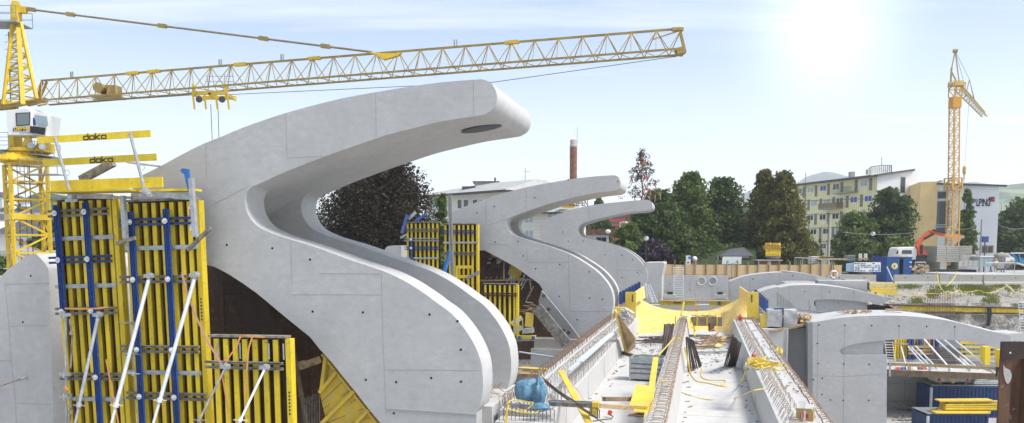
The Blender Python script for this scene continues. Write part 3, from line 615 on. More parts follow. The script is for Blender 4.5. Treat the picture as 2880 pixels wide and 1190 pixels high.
# jib
A0,A1=V('W',104,203,Y1),V('W',1714,72,38.0);B0,B1=V('W',100,262,Y1),V('W',1714,134,38.0)
dj=(A1-A0).normalized();sd=dj.cross(UP).normalized()
bz0=V('W',104,259,Y1);bz1=V('W',1714,130,38.0)
hw=.62
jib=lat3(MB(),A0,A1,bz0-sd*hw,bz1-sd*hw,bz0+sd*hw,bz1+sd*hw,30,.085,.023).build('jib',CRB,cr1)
mb=MB()
for x,y in ((192,183),(610,157),(774,143),(1205,113)):
    f=(x-104)/1610;p=A0.lerp(A1,f)+UP*.05;mb.bar(p,p+UP*.3,.06);mb.bar(p+dj*.12,p+dj*.12+UP*.3,.05)
mb.build('rope_guides',GREY,cr1)
for x in (370,430,667,860,1340):
    f=(x-104)/1610;p=A0.lerp(A1,f);MB().bar(p-dj*.35,p+dj*.35,.2,.16).build('chord_joint',CRY,cr1)
# jib foot
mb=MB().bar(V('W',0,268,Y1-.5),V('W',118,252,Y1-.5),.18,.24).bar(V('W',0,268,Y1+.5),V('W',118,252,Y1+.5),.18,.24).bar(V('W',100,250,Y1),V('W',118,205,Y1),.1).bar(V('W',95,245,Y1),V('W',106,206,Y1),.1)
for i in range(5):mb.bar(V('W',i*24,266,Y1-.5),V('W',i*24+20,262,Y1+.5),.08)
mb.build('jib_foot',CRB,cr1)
cj0,cj1=V('W',30,262,Y1),V('W',-420,300,Y1)
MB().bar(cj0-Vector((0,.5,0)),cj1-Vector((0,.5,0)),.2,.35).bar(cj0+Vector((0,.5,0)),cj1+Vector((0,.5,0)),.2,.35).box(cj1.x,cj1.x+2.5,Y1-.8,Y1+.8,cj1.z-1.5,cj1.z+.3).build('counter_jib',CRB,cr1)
# tip
tp=A1;mb=MB().bar(V('W',1708,70,38),V('W',1722,128,38),.12).bar(V('W',1690,74,38),V('W',1718,74,38),.22,.14).bar(V('W',1700,132,38),V('W',1722,126,38),.5,.3).tube(V('W',1712,134,37.8),V('W',1712,134,38.2),.16,10).bar(V('W',1640,100,38),V('W',1706,78,38),.05)
mb.build('jib_tip',CRB,cr1)
# tie bar
S_=V('W',62,22,Y1);E_=V('W',935,131,40.8);tb=MB().tube(S_,E_,.055,7)
tb.build('tie_bar',M('crane_tie',(.28,.24,.14),(.2,.17,.1),2,rough=.5),cr1)
for x in (80,187,428,680,828):
    p=S_.lerp(E_,(x-62)/873.);MB().bar(p-(E_-S_).normalized()*.25,p+(E_-S_).normalized()*.25,.16,.2).build('tie_joint',CRB,cr1)
pk=A0.lerp(A1,.556);MB().ext([V('W',x,y,40.6) for x,y in [(925,131),(980,134),(1010,132),(1000,140),(965,150),(940,136)]],Vector((0,.25,0))).build('tie_bracket',CRY,cr1)
# winch, trolley, hook ropes
p=bz0.lerp(bz1,.122);MB().box(p.x-.75,p.x+.7,p.y-.5,p.y+.5,p.z-.05,p.z+.08).tube(p+Vector((-.3,-.5,.45)),p+Vector((-.3,.5,.45)),.27,14).box(p.x+.1,p.x+.6,p.y-.35,p.y+.35,p.z+.05,p.z+.6).build('winch',CRB,cr1)
p=V('W',540,235,43.2)
tr=MB()
for sx in (-.85,.0,.85):tr.box(p.x+sx-.06,p.x+sx+.06,p.y-.75,p.y+.75,p.z-.25,p.z-.1)
tr.box(p.x-.9,p.x+.9,p.y-.75,p.y-.63,p.z-.2,p.z-.02).box(p.x-.9,p.x+.9,p.y+.63,p.y+.75,p.z-.2,p.z-.02)
for sx in (-.9,-.3,.3,.9):tr.bar(p+Vector((sx,-.7,-.1)),p+Vector((sx+.08,-.7,-.95)),.08)
for sx in (-.85,.85):tr.bar(p+Vector((sx,-.7,-.2)),p+Vector((sx,-.7,.35)),.12)
trl=tr.build('trolley',CRY,cr1)
for sx in (-.55,.65):MB().tube(p+Vector((sx,-.78,-.45)),p+Vector((sx,-.74,-.45)),.17,14).build('sheave',DGREY,trl)
mb=MB()
for sx in (-1,1):
    for i in range(3):mb.bar(p+Vector((.2+sx*.5,-.4,.25+i*.28)),p+Vector((.9+sx*.3,-.4,.25+i*.28)),.025)
    mb.bar(p+Vector((.2+sx*.4,-.4,0)),p+Vector((.25+sx*.45,-.4,.9)),.025)
mb.build('trolley_cage',GREY,trl)
q=V('W',530,262,43.2);q2=V('W',548,262,43.2)
MB().tube(q,Vector((q.x+.12,q.y,2)),.018,5).tube(q2,Vector((q2.x+.02,q2.y,2)),.018,5).build('hoist_rope',DGREY,cr1)
MB().tube(V('W',120,263,Y1),V('W',500,238,43.5),.015,4).tube(V('W',575,238,43),V('W',1240,207,40),.015,4).tube(V('W',1240,207,40),V('W',1700,142,38),.015,4).build('trolley_rope',DGREY,cr1)
# ---- second crane, far right
Y2=125.;b2=V('W',2393,640,Y2);b2=Vector((b2.x,Y2,0))
cr2=thing('tower_crane','slim orange tower crane on a concrete ballast block at the right, jib pointing away','tower crane',b2)
zB=V('W',0,618,Y2).z;zM=V('W',0,258,Y2).z
def rg(x,y,s,Y=Y2,al=R(12)):
    c=V('W',x,y,Y);return ring(c.z,s,Vector((c.x,Y,0)),al)
lat4(MB(),rg(2394,620,.62),rg(2398,470,.62),10,.2,.07).build('lower_mast',CRO,cr2)
lat4(MB(),rg(2398,470,.52),rg(2400,270,.50),14,.16,.06).build('upper_mast',CRO,cr2)
lat4(MB(),rg(2397,478,.85),rg(2397,448,.85),2,.2,.1).build('climbing_frame',CRO,cr2)
c_=V('W',2401,258,Y2);MB().box(c_.x-.62,c_.x+.68,Y2-.7,Y2+.7,c_.z-.85,c_.z+.75).build('counterweight_box',M('orange_plate',(.70,.33,.03),rough=.5),cr2)
lat4(MB(),rg(2401,245,.6),rg(2404,205,.7),2,.12,.07).build('slewing_frame',CRO,cr2)
MB().box(c_.x-.8,c_.x+1.2,Y2-.8,Y2+.8,V('W',0,217,Y2).z,V('W',0,209,Y2).z).build('turntable',CRO,cr2)
tpz=V('W',2402,128,Y2);MB().bar(V('W',2391,205,Y2),V('W',2393,170,Y2),.2).bar(V('W',2393,172,Y2),tpz,.12).bar(V('W',2413,215,Y2),tpz,.12).bar(V('W',2392,178,Y2),V('W',2410,215,Y2),.15).tube(tpz-PX*.3,tpz+PX*.3,.3,8).build('head_frame',CRB,cr2)
j0=V('W',2410,215,Y2);j1=V('W',2476,288,157.);jd=(j1-j0).normalized();js=jd.cross(UP).normalized();ju=js.cross(jd)
lat3(MB(),j0+ju*.6,j1+ju*.5,j0-ju*.6-js*.5,j1-ju*.4-js*.45,j0-ju*.6+js*.5,j1-ju*.4+js*.45,12,.16,.045).build('jib',CRB,cr2)
k1=V('W',2438,200,135.);jm=j0.lerp(j1,.32);MB().bar(jm-js*.4,k1,.09).bar(jm+js*.5+jd*3,k1,.09).build('jib_strut',CRB,cr2)
MB().tube(tpz,k1,.03,4).tube(k1,j0.lerp(j1,.62),.03,4).tube(tpz,j0.lerp(j1,.3),.03,4).build('tie_rope',DGREY,cr2)
hk=V('W',2425,432,136.);MB().tube(j0.lerp(j1,.36),hk,.025,4).build('hoist_rope',GREY,cr2)
MB().lathe(hk,[(.12,1.0),(.3,.7),(.3,-.1),(.12,-.6),(.08,-1.4)],8).build('hook_block',CRO,cr2)
hb=V('W',2426,540,136.)
t=thing('hoisted_load','white wrapped bundle hanging in yellow slings from the right crane','load',V('W',2427,598,136))
mb=MB();P0=V('W',2424,592,136)
mb.path([P0+Vector((-3.0,0,.9)),P0+Vector((-1.5,0,.7)),P0+Vector((.2,0,.3)),P0+Vector((1.9,0,.15))],[.25,.5,.75,.45],9);mb.ball(P0+Vector((1.4,0,-.1)),1.0,.6,.55,9,6)
o=mb.build('bundle',WHITE,t,smooth=60)
mb=MB();mb.tube(hb,P0+Vector((-.9,0,.4)),.04,4).tube(hb,P0+Vector((1.3,0,.3)),.04,4);mb.build('sling',HOSE,t);MB().tube(hk-UP*1.4,hb,.03,4).build('hoist_chain',DGREY,t)
# ballast
t=thing('ballast_block','stack of weathered concrete ballast slabs at the foot of the orange crane','ballast',Vector((b2.x,Y2-3.5,0)))
xa,xb=V('T',708,0,Y2-3.5).x,V('T',1228,0,Y2-3.5).x;z0,z1=V('T',0,515,Y2-3.5).z,V('T',0,275,Y2-3.5).z
for i in range(8):
    d=(z1-z0)/8
    for k in range(3):
        x0=xa+(xb-xa)*(0,.27,.65)[k];x1=xa+(xb-xa)*(.265,.645,1)[k]
        MB().box(x0,x1,Y2-6,Y2-1.5+random.uniform(-.05,.05),z0+d*i+.015,z0+d*(i+1)-.015).build('ballast_slab',CONCS,t,bevel=.04)
xc=[V('T',x,0,Y2-3.5).x for x in (765,860,1035,1145)]
zz0,zz1=V('T',0,655,Y2-3.5).z,z0
MB().box(xc[0],xc[1],Y2-6,Y2-1.5,0,zz1).box(xc[2],xc[3],Y2-6,Y2-1.5,0,zz1).box(xc[1],xc[2],Y2-5.9,Y2-1.6,0,zz1*.33).build('foot_block',CONCS,t)
MB().bar(V('T',885,560,Y2-5),V('T',935,520,Y2-5),.35,.5).bar(V('T',940,560,Y2-5),V('T',1020,530,Y2-5),.3,.5).build('undercarriage',CRY,t)
# ---- the bridge trough: floor, two side walls, centre kerb, each with its stirrups
def sect(name,label,prof,u0,u1,mat=CONCW,cat='concrete wall',grp=None,**k):
    pts=[U(u0,v,z) for v,z in prof];c=sum(pts,Vector())/len(pts)
    return single(MB().ext(pts,AX*(u1-u0)),name,mat,label,cat,grp,loc=Vector((c.x,c.y,min(p.z for p in pts))),bevel=.02,**k)
ZT=-.5;ZF=-1.4
fl=sect('trough_floor','pale swept concrete floor of the trough running away between the walls',[(-3.95,ZF),(1.95,ZF),(1.95,-2.3),(-3.95,-2.3)],12,66,FLOOR,'concrete floor')
wL=sect('trough_wall','wide left wall of the trough with three rows of stirrups, the blue tarp on its end',[(-5.6,-4),(-5.6,ZT+.05),(-4.05,ZT-.02),(-3.95,-1.396),(-3.95,-4)],22,54)
wM=sect('trough_kerb','narrow brown-edged centre kerb down the trough with one row of stirrups',[(-1.72,-1.396),(-1.42,ZT+.02),(-.80,ZT+.02),(-.66,-1.396)],14,53,CONCW,'concrete kerb')
wR=sect('trough_wall','wide right wall of the trough with a zigzag row of stirrups beside the orange-topped cable drop',[(1.95,-4.0),(1.95,-1.0),(2.1,ZT),(3.5,ZT),(3.6,-1.1),(3.6,-4.0)],14,54)
wR['label']='wide right wall of the trough, rows of stirrups along both of its edges'
MB().ubox(14,52.5,-.86,-.80,ZT+.022,ZT+.03).build('rust_stain',M('rust_stain',(.46,.37,.28),(.34,.22,.13),2,rough=.9),wM)
for w_ in (wL,wR):
    for u in range(24,54,5):
        v=-3.946 if w_ is wL else 1.946
        MB().ubox(u-.012,u+.012,v-.004,v+.004,-1.39,-1.02 if w_ is wR else ZT-.06).build('panel_joint',JOINT,w_)
for u in (20,27,34,41,48):MB().ubox(u-.015,u+.015,-3.9,-1.75,ZF,ZF+.003).ubox(u-.015,u+.015,-.6,1.9,ZF,ZF+.003).build('floor_joint',JOINT,fl)
REBARL=M('rebar_light',(.50,.46,.42),(.34,.25,.18),8,rough=.7,metal=.1)
def stir(w=.16,h=.26,r=.014,sk=0,side=1):
    return [Vector((-w/2*1,0,-.03)),Vector((-w/2+sk,0,h*.75)),Vector((-w*.3+sk,0,h)),Vector((w*.3+sk,0,h)),Vector((w/2+sk,0,h*.75)),Vector((w/2,0,-.03))]
def row(parent,v,u0,u1,step,w,h,z,mat,nmax=33,r=.013,along=False,sk=0,jit=.03,n=5,v1=None):
    us=[];u=u0
    while u<u1:us.append(u);u+=step
    stuff=MB();proto=None
    inv=wm(parent).inverted()
    for i,u in enumerate(us):
        vv=v+((v1-v)*(u-u0)/(u1-u0) if v1 is not None else 0)+random.uniform(-jit,jit)*.6
        pos=U(u,vv,z);L=stir(w,h,r,sk);rz=-TH+(math.pi/2 if along else 0)+random.uniform(-.25,.25);ti=random.uniform(-.12,.12)
        Mx=Matrix.Rotation(rz,3,'Z')@Matrix.Rotation(ti,3,'X')
        if i<nmax:
            if proto is None:
                mb=MB().path(L,r,n);proto=mb.build('stirrup',mat,parent,local=True,smooth=0);o=proto
            else:o=proto.copy();COL.objects.link(o);o.parent=parent
            o.location=inv@pos;o.rotation_euler=(ti,0,rz)
        else:stuff.path([pos+Mx@q for q in L],r*1.05,4)
    if stuff.v:stuff.build('far_stirrups',mat,parent)['kind']='stuff'
row(wL,-5.5,22.3,54,.24,.20,.34,ZT+.04,REBAR,36,.011,sk=-.05,jit=.05)
row(wL,-4.85,22.6,50,.40,.20,.34,ZT+.02,REBARL,30,.012)
row(wL,-4.22,22.6,52,.34,.20,.36,ZT,REBARL,34,.012)
row(wM,-1.12,16,53,.32,.46,.13,ZT+.02,REBARL,60,.012)
row(wM,-1.02,16.1,53,.5,.36,.17,ZT+.02,REBAR,40,.010)
row(wR,2.32,14.5,54,.3,.24,.24,ZT,REBARL,36,.013,sk=.1,jit=.05)
row(wR,2.72,14.5,52,.5,.14,.20,ZT,REBARL,30,.012,along=True)
row(wR,3.38,14.5,54,.27,.20,.20,ZT,REBAR,34,.012,sk=-.1,jit=.05)
# abutment faces right of the trough and under the left wall
mb=MB().ubox(51.9,56,3.62,5.25,-8.8,-.9);single(mb,'abutment',CONC,'pale concrete abutment face directly right of the trough wall','concrete wall','abutments beside the trough')
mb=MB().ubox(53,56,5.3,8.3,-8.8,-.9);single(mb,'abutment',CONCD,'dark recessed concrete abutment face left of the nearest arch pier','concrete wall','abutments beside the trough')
mb=MB().ubox(51.9,56,5.06,5.34,-8.8,-.85);single(mb,'abutment',CONCW,'narrow pale rib between the two abutment faces','concrete wall','abutments beside the trough')
ap=thing('abutment_wall','weathered concrete wall with dark upper band between the large fin and the left trough wall','concrete wall',U(50.2,-8,-8.8))
MB().ubox(50.2,51.3,-10.6,-5.65,-8.8,-2.35).build('lower_wall',CONC,ap);MB().ubox(50.3,51.3,-10.4,-5.65,-2.35,-1.7).build('upper_band',CONCS,ap)
a=PL('E',1216,630,40);b=PL('E',1433,662,42);single(MB().tube(a,b,.05,8),'handrail_tube',GALV,'galvanised handrail tube crossing in front of the weathered abutment wall','tube')
# steel curved form under the middle fin
t=thing('steel_form','grey steel curved form with square hole under the middle fin','formwork',PL('G',1080,1064,49))
o_=RG('G',cr([(985,760),(1060,850),(1130,935),(1180,1000),(1225,1064)],2)+[(1090,1080)]+cr([(1060,1020),(1010,930),(970,870)],2)+[(968,820)])
MB().ext([PL(r,x,y,50.6) for r,x,y in o_],AX*.3).build('web',CONCD,t)
MB().bar(PL('G',955,860,49.6),PL('G',1135,1080,49.6),.7,.25,up=AX).build('flange',GALVD,t)
MB().ext([PL('G',x,y,50.5) for x,y in [(1102,992),(1123,992),(1123,1014),(1102,1014)]],AX*.05).build('square_hole',HOLE,t)
for x,y in ((1000,790),(1030,870),(1062,960),(1150,1010)):MB().disc(PL('G',x,y,50.5),.12,-AX,.2,8).build('bolt',RUST,t)
# plinth of the large fin
sect('plinth','pale concrete plinth at the foot of the large fin with loose rebar on top',[(-7.3,-6),(-7.3,-.35),(-5.75,-.35),(-5.65,-6)],21.9,25.6,CONCW)
mb=MB()
for i in range(34):
    p=U(23.3+random.uniform(-.9,.6),-6.3+random.uniform(-.55,.35),-.30+random.uniform(0,.22));d=Vector((random.uniform(-1,1),random.uniform(-.6,.6),random.uniform(-.15,.35))).normalized()*random.uniform(.25,.6)
    mb.path([p-d*.5,p,p+d*.5+Vector((0,0,random.uniform(-.08,.1)))],.012,4)
single(mb,'rebar_pile',REBAR,'tangled heap of short rusty rebar on the plinth of the large fin','rebar')
# wall end block with starter bars, tarp, hose
blk=single(MB().ubox(21.2,22.0,-5.5,-3.9,-5,-.62),'wall_end',CONC,'concrete end block of the left trough wall, ringed by starter bars','concrete block',bevel=.03)
for i in range(22):
    u=21.35 if i<14 else 21.9;v=-5.4+(i%14)*.11;h=random.uniform(.25,.42)
    p=U(u+random.uniform(0,.1),v,-.62);MB().path([p,p+UP*h,p+UP*(h+.05)+PX*.06,p+UP*h+PX*.12,p+PX*.12+UP*.1],.013,5).build('starter_bar',REBARG,blk)
def blob(c,rx,ry,rz,amp,fr,n=40,m=26,flat=None,fold=0):
    mb=MB().ball(c,1,n=n,m=m);out=[]
    for p in mb.v:
        d=(p-Vector(c));k=1+amp*noise.noise(d*fr+Vector(c))+fold*abs(noise.noise(Vector((d.x*3.1,d.y*3.1,d.z*.8))+Vector(c)))
        q=Vector(c)+Vector((d.x*rx*k,d.y*ry*k,d.z*rz*k))
        if flat is not None and q.z<flat:q.z=flat+.01*noise.noise(d*7)
        out.append(q)
    mb.v=out;return mb
tc_=PL('Q',450,600,22.6);t=thing('tarpaulin','crumpled blue tarpaulin thrown over a lump on the end of the left trough wall','tarpaulin',tc_-UP*.45)
blob(tc_+UP*.0,.40,.34,.34,.22,1.3,48,30,tc_.z-.34,.16).build('cover',TARP,t,smooth=80)
blob(PL('Q',590,650,22.4),.16,.2,.38,.5,2.2,24,16,None,.6).build('hanging_corner',TARP,t,smooth=80)
blob(PL('Q',610,840,21.6),.24,.12,.1,.4,2.5,20,12,None,.5).build('hanging_corner',TARP,t,smooth=80)
def hose(label,pts,r=.018,mt=HOSE,name='hose',cat='hose',grp='yellow hoses and cables'):
    c=cr([tuple(p) for p in pts],6);return single(MB().path(c,r,6),name,mt,label,cat,grp,smooth=60)
hose('yellow hose looped among the starter bars below the blue tarpaulin',[PL('Q',140,940,21.4),PL('Q',150,770,21.4),PL('Q',260,735,21.6),PL('Q',400,760,21.6),PL('Q',500,780,21.6),PL('Q',440,850,21.5),PL('Q',350,890,21.4),PL('Q',280,850,21.5)])
hose('yellow hose hanging in two strands down the front of the wall end',[PL('Q',100,1100,21.1),PL('Q',118,900,21.15),PL('Q',160,810,21.2),PL('Q',130,900,21.1),PL('Q',132,1100,21.05)])
hose('yellow hose lying along the front edge of the wall end',[PL('Q',150,860,21.3),PL('Q',250,895,21.25),PL('Q',380,915,21.2),PL('Q',500,925,21.2),PL('Q',590,890,21.3)])
hose('thin yellow hose draped over the left trough wall beside the leaning plank',[PL('Q',1060,545,24),PL('Q',1120,570,24),PL('Q',1180,650,23.6),PL('Q',1240,750,23.3)],.012)
# planks, beam and clamp in front
t=thing('leaning_plank','long yellow plank leaning across the left trough wall into the foreground','plank',PL('H',700,1100,20.6))
MB().bar(PL('H',485,665,25.0),PL('H',720,1100,20.6),.05,.18,up=PX).build('plank',YELP,t)
t=thing('steel_beam','grey steel channel lying from the wall end, a yellow hooked clamp on its tip','steel beam',PL('Q',1100,800,21.6))
MB().bar(PL('Q',740,775,21.9),PL('Q',1355,800,21.3),.1,.17).build('channel',GALVD,t);MB().bar(PL('Q',740,752,21.9),PL('Q',1355,775,21.3),.16,.03).build('flange',GALV,t)
MB().bar(PL('Q',1350,820,21.2),PL('Q',1440,825,21.2),.26,.24).build('end_block',YELP,t)
t=thing('hooked_clamp','yellow wedge with wire hooks hanging under the tip of the grey channel','clamp',PL('Q',1370,985,21))
MB().ext([PL('Q',x,y,21.1) for x,y in [(1325,850),(1425,865),(1415,995),(1300,965)]],AX*.12).build('wedge',YELP,t)
for k in range(2):MB().path([PL('Q',1300+k*25,960,20.95),PL('Q',1320+k*25,845,20.95),PL('Q',1400+k*25,850,20.95),PL('Q',1425+k*25,880,20.95),PL('Q',1420+k*25,1000,20.95)],.014,5).build('wire_hook',DREB,t)
single(MB().bar(PL('H',815,880,22.8),PL('H',1035,880,24.2),.12,.12).bar(PL('H',1035,872,24.2),PL('H',1070,880,24.4),.12,.12),'timber_beam',WOODD,'short old timber beam poking left from the yellow slab','timber','timbers on the trough floor')
single(MB().bar(PL('H',780,930,22.2),PL('H',1040,950,22.8),.12,.12),'timber_beam',WOOD,'longer timber beam below the short one, touching the yellow clamp block','timber','timbers on the trough floor')
for i in range(5):
    a=PL('H',340+i*8,710+i*14,23.5);b=PL('H',600+i*55,900+i*42,20.9-i*.1)
    single(MB().path([a,a.lerp(b,.5)-UP*.05,b],.012,5),'rebar_rod',DREB,['uppermost','second','middle','fourth','lowest'][i]+' of the five thin rods slanting from the tarpaulin to the foreground','rebar','rods slanting into the foreground')
t=thing('yellow_slab','yellow formwork slab tipped against the centre kerb','formwork board',GR('H',1080,960,ZF))
MB().ext([PL('H',1010,945,22.9),PL('H',1150,955,22.9),PL('H',1195,800,24.5),PL('H',1060,785,24.5)],UP*.07).build('board',YELP,t)
MB().ext([PL('H',1025,952,22.85),PL('H',1140,965,22.85),PL('H',1140,985,22.8),PL('H',1030,972,22.8)],AX*.12).build('end_rail',YEL,t)
t=thing('leaning_plank','long narrow yellow plank standing against the left side of the centre kerb','plank',PL('H',1140,1100,20.6))
MB().bar(PL('H',1140,1090,21.4),PL('H',1213,560,30.5),.04,.20,up=PX).build('plank',YELP,t)
mb=MB()
for k in range(3):
    c=GR('H',1060+k*22,1010,ZF);mb.path([c+Vector((.24*math.cos(a),.2*math.sin(a),.04+.03*math.sin(a*2+k))) for a in [j*.55 for j in range(10)]],.022,5)
single(mb,'lashing_strap',M('brown_strap',(.40,.16,.06),rough=.8),'coiled brown strap on the floor below the yellow slab','strap')
t=thing('cable_plug','red plug on a dark cable curling on the trough floor in the foreground','plug',GR('H',850,1000,ZF))
c=GR('H',855,1000,ZF+.1);MB().tube(c,c+Vector((.05,.05,.12)),.07,10).build('plug',RED,t);MB().path([c,c+Vector((.12,-.1,-.03)),c+Vector((.02,-.35,-.06)),c+Vector((-.3,-.4,-.08)),c+Vector((-.6,-.6,-.08))],.016,5).build('cable',DREB,t)
# aluminium rail on the left wall
single(MB().bar(PL('H',548,662,25),PL('H',880,375,38),.10,.06).bar(PL('H',625,592,27),PL('H',875,378,38),.26,.04),'alloy_rail',ALU,'long pale aluminium rail lying among the stirrups of the left trough wall','rail')
# yellow plank and timbers left of the wall
single(MB().bar(PL('H',165,640,36),PL('H',430,655,35),.5,.06),'plank',YELP,'yellow plank bridging the gap left of the trough wall behind the tarpaulin','plank')
single(MB().bar(PL('H',155,690,34),PL('H',340,700,33),.5,.15).bar(PL('H',170,678,34.5),PL('H',330,672,34),.3,.1),'timber_stack',WOOD,'rough timbers lying below the yellow plank left of the trough wall','timber')
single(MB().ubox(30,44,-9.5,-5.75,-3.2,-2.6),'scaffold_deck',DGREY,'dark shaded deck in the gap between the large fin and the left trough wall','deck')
# mesh crate
c=GR('I',265,800,ZF);t=thing('mesh_crate','galvanised steel crate with pale bundles inside, against the centre kerb','crate',c,-TH-.10)
w2,d2,h2=.68,.45,1.0
mb=MB()
for x in (-w2,w2):
    for y in (-d2,d2):mb.box(x-.035,x+.035,y-.035,y+.035,0,h2)
for z in (.12,.96):
    for y in (-d2,d2):mb.box(-w2,w2,y-.025,y+.025,z-.03,z+.03)
    for x in (-w2,w2):mb.box(x-.025,x+.025,-d2,d2,z-.03,z+.03)
mb.build('frame',GALV,t,local=True)
mb=MB()
for y in (-d2,d2):
    for k in range(4):mb.box(-w2+.04,w2-.04,y-.012,y+.012,.16+k*.2,.30+k*.2)
for x in (-w2,w2):
    for k in range(4):mb.box(x-.012,x+.012,-d2+.04,d2-.04,.16+k*.2,.30+k*.2)
mb.build('side_slats',GALV,t,local=True)
MB().box(-w2+.06,w2-.06,-d2+.05,d2-.05,.15,.80).build('contents',CONCS,t,local=True)
MB().box(-w2+.08,w2-.1,-d2+.03,d2-.05,.80,.9).build('green_sheet',M('green_sheet',(.16,.24,.19),rough=.4),t,local=True)
# bundles of bars leaning on the kerb and walls
def bundle(label,rt,tops,bots,zt,mat=DREB,n=16,r=.018):
    mb=MB()
    for i in range(n):
        f=i/(n-1);a=tops[0].lerp(tops[1],f)+Vector((random.uniform(-.04,.04),random.uniform(-.08,.08),random.uniform(-.04,.04)));b=bots[0].lerp(bots[1],f)+Vector((random.uniform(-.07,.07),random.uniform(-.2,.2),0))
        mb.tube(a,b,r,5)
    return single(mb,'rebar_bundle',mat,label,'rebar bundle','bundles of dark bars leaning in the trough')
bundle('thick bundle of dark bars standing against the left side of the centre kerb','I',(PL('I',372,462,41),PL('I',428,462,41)),(GR('I',345,690,ZF),GR('I',378,690,ZF)),0,DREB,26,.035)
bundle('fan of dark bars leaning against the right side of the centre kerb','I',(PL('I',500,535,36),PL('I',540,560,38)),(GR('I',520,752,ZF),GR('I',600,715,ZF)),0,DREB,20,.022)
bundle('fan of dark bars leaning against the right trough wall','I',(PL('I',780,525,36),PL('I',832,575,36)),(GR('I',735,718,ZF),GR('I',795,712,ZF)),0,DREB,22,.024)
single(MB().bar(PL('I',490,600,36),GR('I',525,755,ZF),.06,.03),'yellow_batten',YELP,'thin yellow batten among the fan of bars at the centre kerb','batten')
# scrap and planks at the foot of the yellow basin
for i,(x0,y0,x1,y1,mt,lab) in enumerate(((545,590,700,585,WOOD,'long pale'),(560,606,680,600,WOODD,'short brown'),(690,600,735,535,YELF,'tilted yellowish'),(575,632,750,628,GREY,'front grey steel'),(600,572,760,560,WOOD,'rear narrow'),(520,552,590,590,DGREY,'dark slanting'))):
    a,b=GR('I',x0,y0,ZF+.08),GR('I',x1,y1,ZF+.08+(.1 if i==2 else 0));single(MB().bar(a,b,.3 if i in(0,2) else .14,.07),'plank',mt,lab+' board among the scrap at the foot of the yellow basin','plank','boards at the foot of the basin')
for k,(cx,cy,lab) in enumerate(((300,555,'left of the centre kerb, below the yellow basin'),(660,555,'between the kerb and right wall, below the yellow basin'))):
    mb=MB()
    for i in range(44):
        p=GR('I',cx+random.uniform(-60,60),cy+random.uniform(-18,22),ZF+random.uniform(.02,.3));d=Vector((random.uniform(-1,1),random.uniform(-.5,.5),random.uniform(-.1,.1))).normalized()*random.uniform(.5,1.5);mb.path([p-d*.5,p+UP*.03,p+d*.5],.022,4)
    single(mb,'rebar_heap',[DREB,REBAR][k],'heap of loose bars '+lab,'rebar heap','heaps of loose bars')
t=thing('timber_shutter','pale timber shutter leaning against the left trough wall near its far end','formwork board',GR('I',140,640,ZF))
MB().ext([PL('I',70,380,39),PL('I',190,545,40),GR('I',190,600,ZF),GR('I',135,635,ZF)],AX*.06).build('board',WOOD,t);MB().bar(PL('I',66,375,38.8),GR('I',132,638,ZF),.1,.12).build('edge_batten',YELF,t);MB().bar(GR('I',110,632,ZF+.08),GR('I',205,660,ZF+.08),.12,.14).build('foot_timber',WOODD,t)
# ---- yellow basin of film boards
near=[GR('I',195,520,ZF),GR('I',300,528,ZF),GR('I',400,532,ZF),GR('I',530,546,ZF),GR('I',650,548,ZF),GR('I',776,540,ZF)]
def PY_(x,y,u):return PL('I',x,y,u)
cols=[(192,300,188,262,54,62,195,515),(240,300,240,296,55,63,240,520),(300,340,300,335,55,63.5,300,527),(370,372,370,358,55,64,370,532),(440,390,440,372,55,64.5,440,536),(530,396,530,378,55,64.5,530,540),(620,392,620,370,55,64.5,620,545),(700,376,700,352,55,64,700,545),(760,350,760,335,55,63.5,760,545),(810,312,820,300,55,63,782,540),(872,300,872,262,54,62,790,430)]
mb=MB();rows=9;far=[('I',192,312),('I',212,300),('I',240,318),('I',290,345),('I',350,362),('I',430,375),('I',530,382),('I',640,377),('I',710,358),('I',770,332),('I',812,308),('I',845,296),('I',872,312)]
nearp=[('I',192,430),('I',193,505),('I',205,520),('I',250,523),('I',320,527),('I',420,534),('I',530,546),('I',640,549),('I',720,548),('I',776,540),('I',780,440),('I',850,418),('I',872,420)]
grid=[]
for i in range(len(far)):
    e=abs(i-6)/6.
    fp=PL(*far[i],62.-3.5*e**4);npt=PL(*nearp[i],51.8) if nearp[i][2]>500 else PL(*nearp[i],54.5)
    col=[]
    for k in range(rows):
        s_=k/(rows-1);p=npt.lerp(fp,s_);p.z=npt.z+(fp.z-npt.z)*(s_**1.5);col.append(p)
    grid.append(col)
n0=len(far)
for col in grid:mb.v+=col
for i in range(n0-1):
    for k in range(rows-1):mb.f.append((i*rows+k,(i+1)*rows+k,(i+1)*rows+k+1,i*rows+k+1))
bs=thing('yellow_basin','yellow film-faced basin formwork curving up at the far end of the trough','formwork',U(55,-.9,-1.5))
BAS=M('film_board',(.82,.60,.18),(.76,.53,.12),2,(1,1,1),.5,c3=(.84,.76,.50),s3=4,lo3=.5,hi3=.75)
BAS2,_nt,_b=newmat('film_board_strips');_tc=nd(_nt,'ShaderNodeTexCoord')
_m=nd(_nt,'ShaderNodeMapping');_nt.links.new(_tc.outputs['Object'],_m.inputs[0]);_m.inputs['Rotation'].default_value=(0,0,TH)
_br=nd(_nt,'ShaderNodeTexBrick');_br.inputs['Color1'].default_value=(.82,.59,.15,1);_br.inputs['Color2'].default_value=(.74,.50,.09,1);_br.inputs['Mortar'].default_value=(.45,.28,.05,1);_br.inputs['Scale'].default_value=1;_br.inputs['Brick Width'].default_value=2.2;_br.inputs['Row Height'].default_value=.25;_br.inputs['Mortar Size'].default_value=.012
_nt.links.new(_m.outputs[0],_br.inputs['Vector']);_nt.links.new(mixc(_nt,nz(_nt,3,lo=.5,hi=.7),_br.outputs[0],(.84,.69,.34)),_b.inputs['Base Color']);_b.inputs['Roughness'].default_value=.55
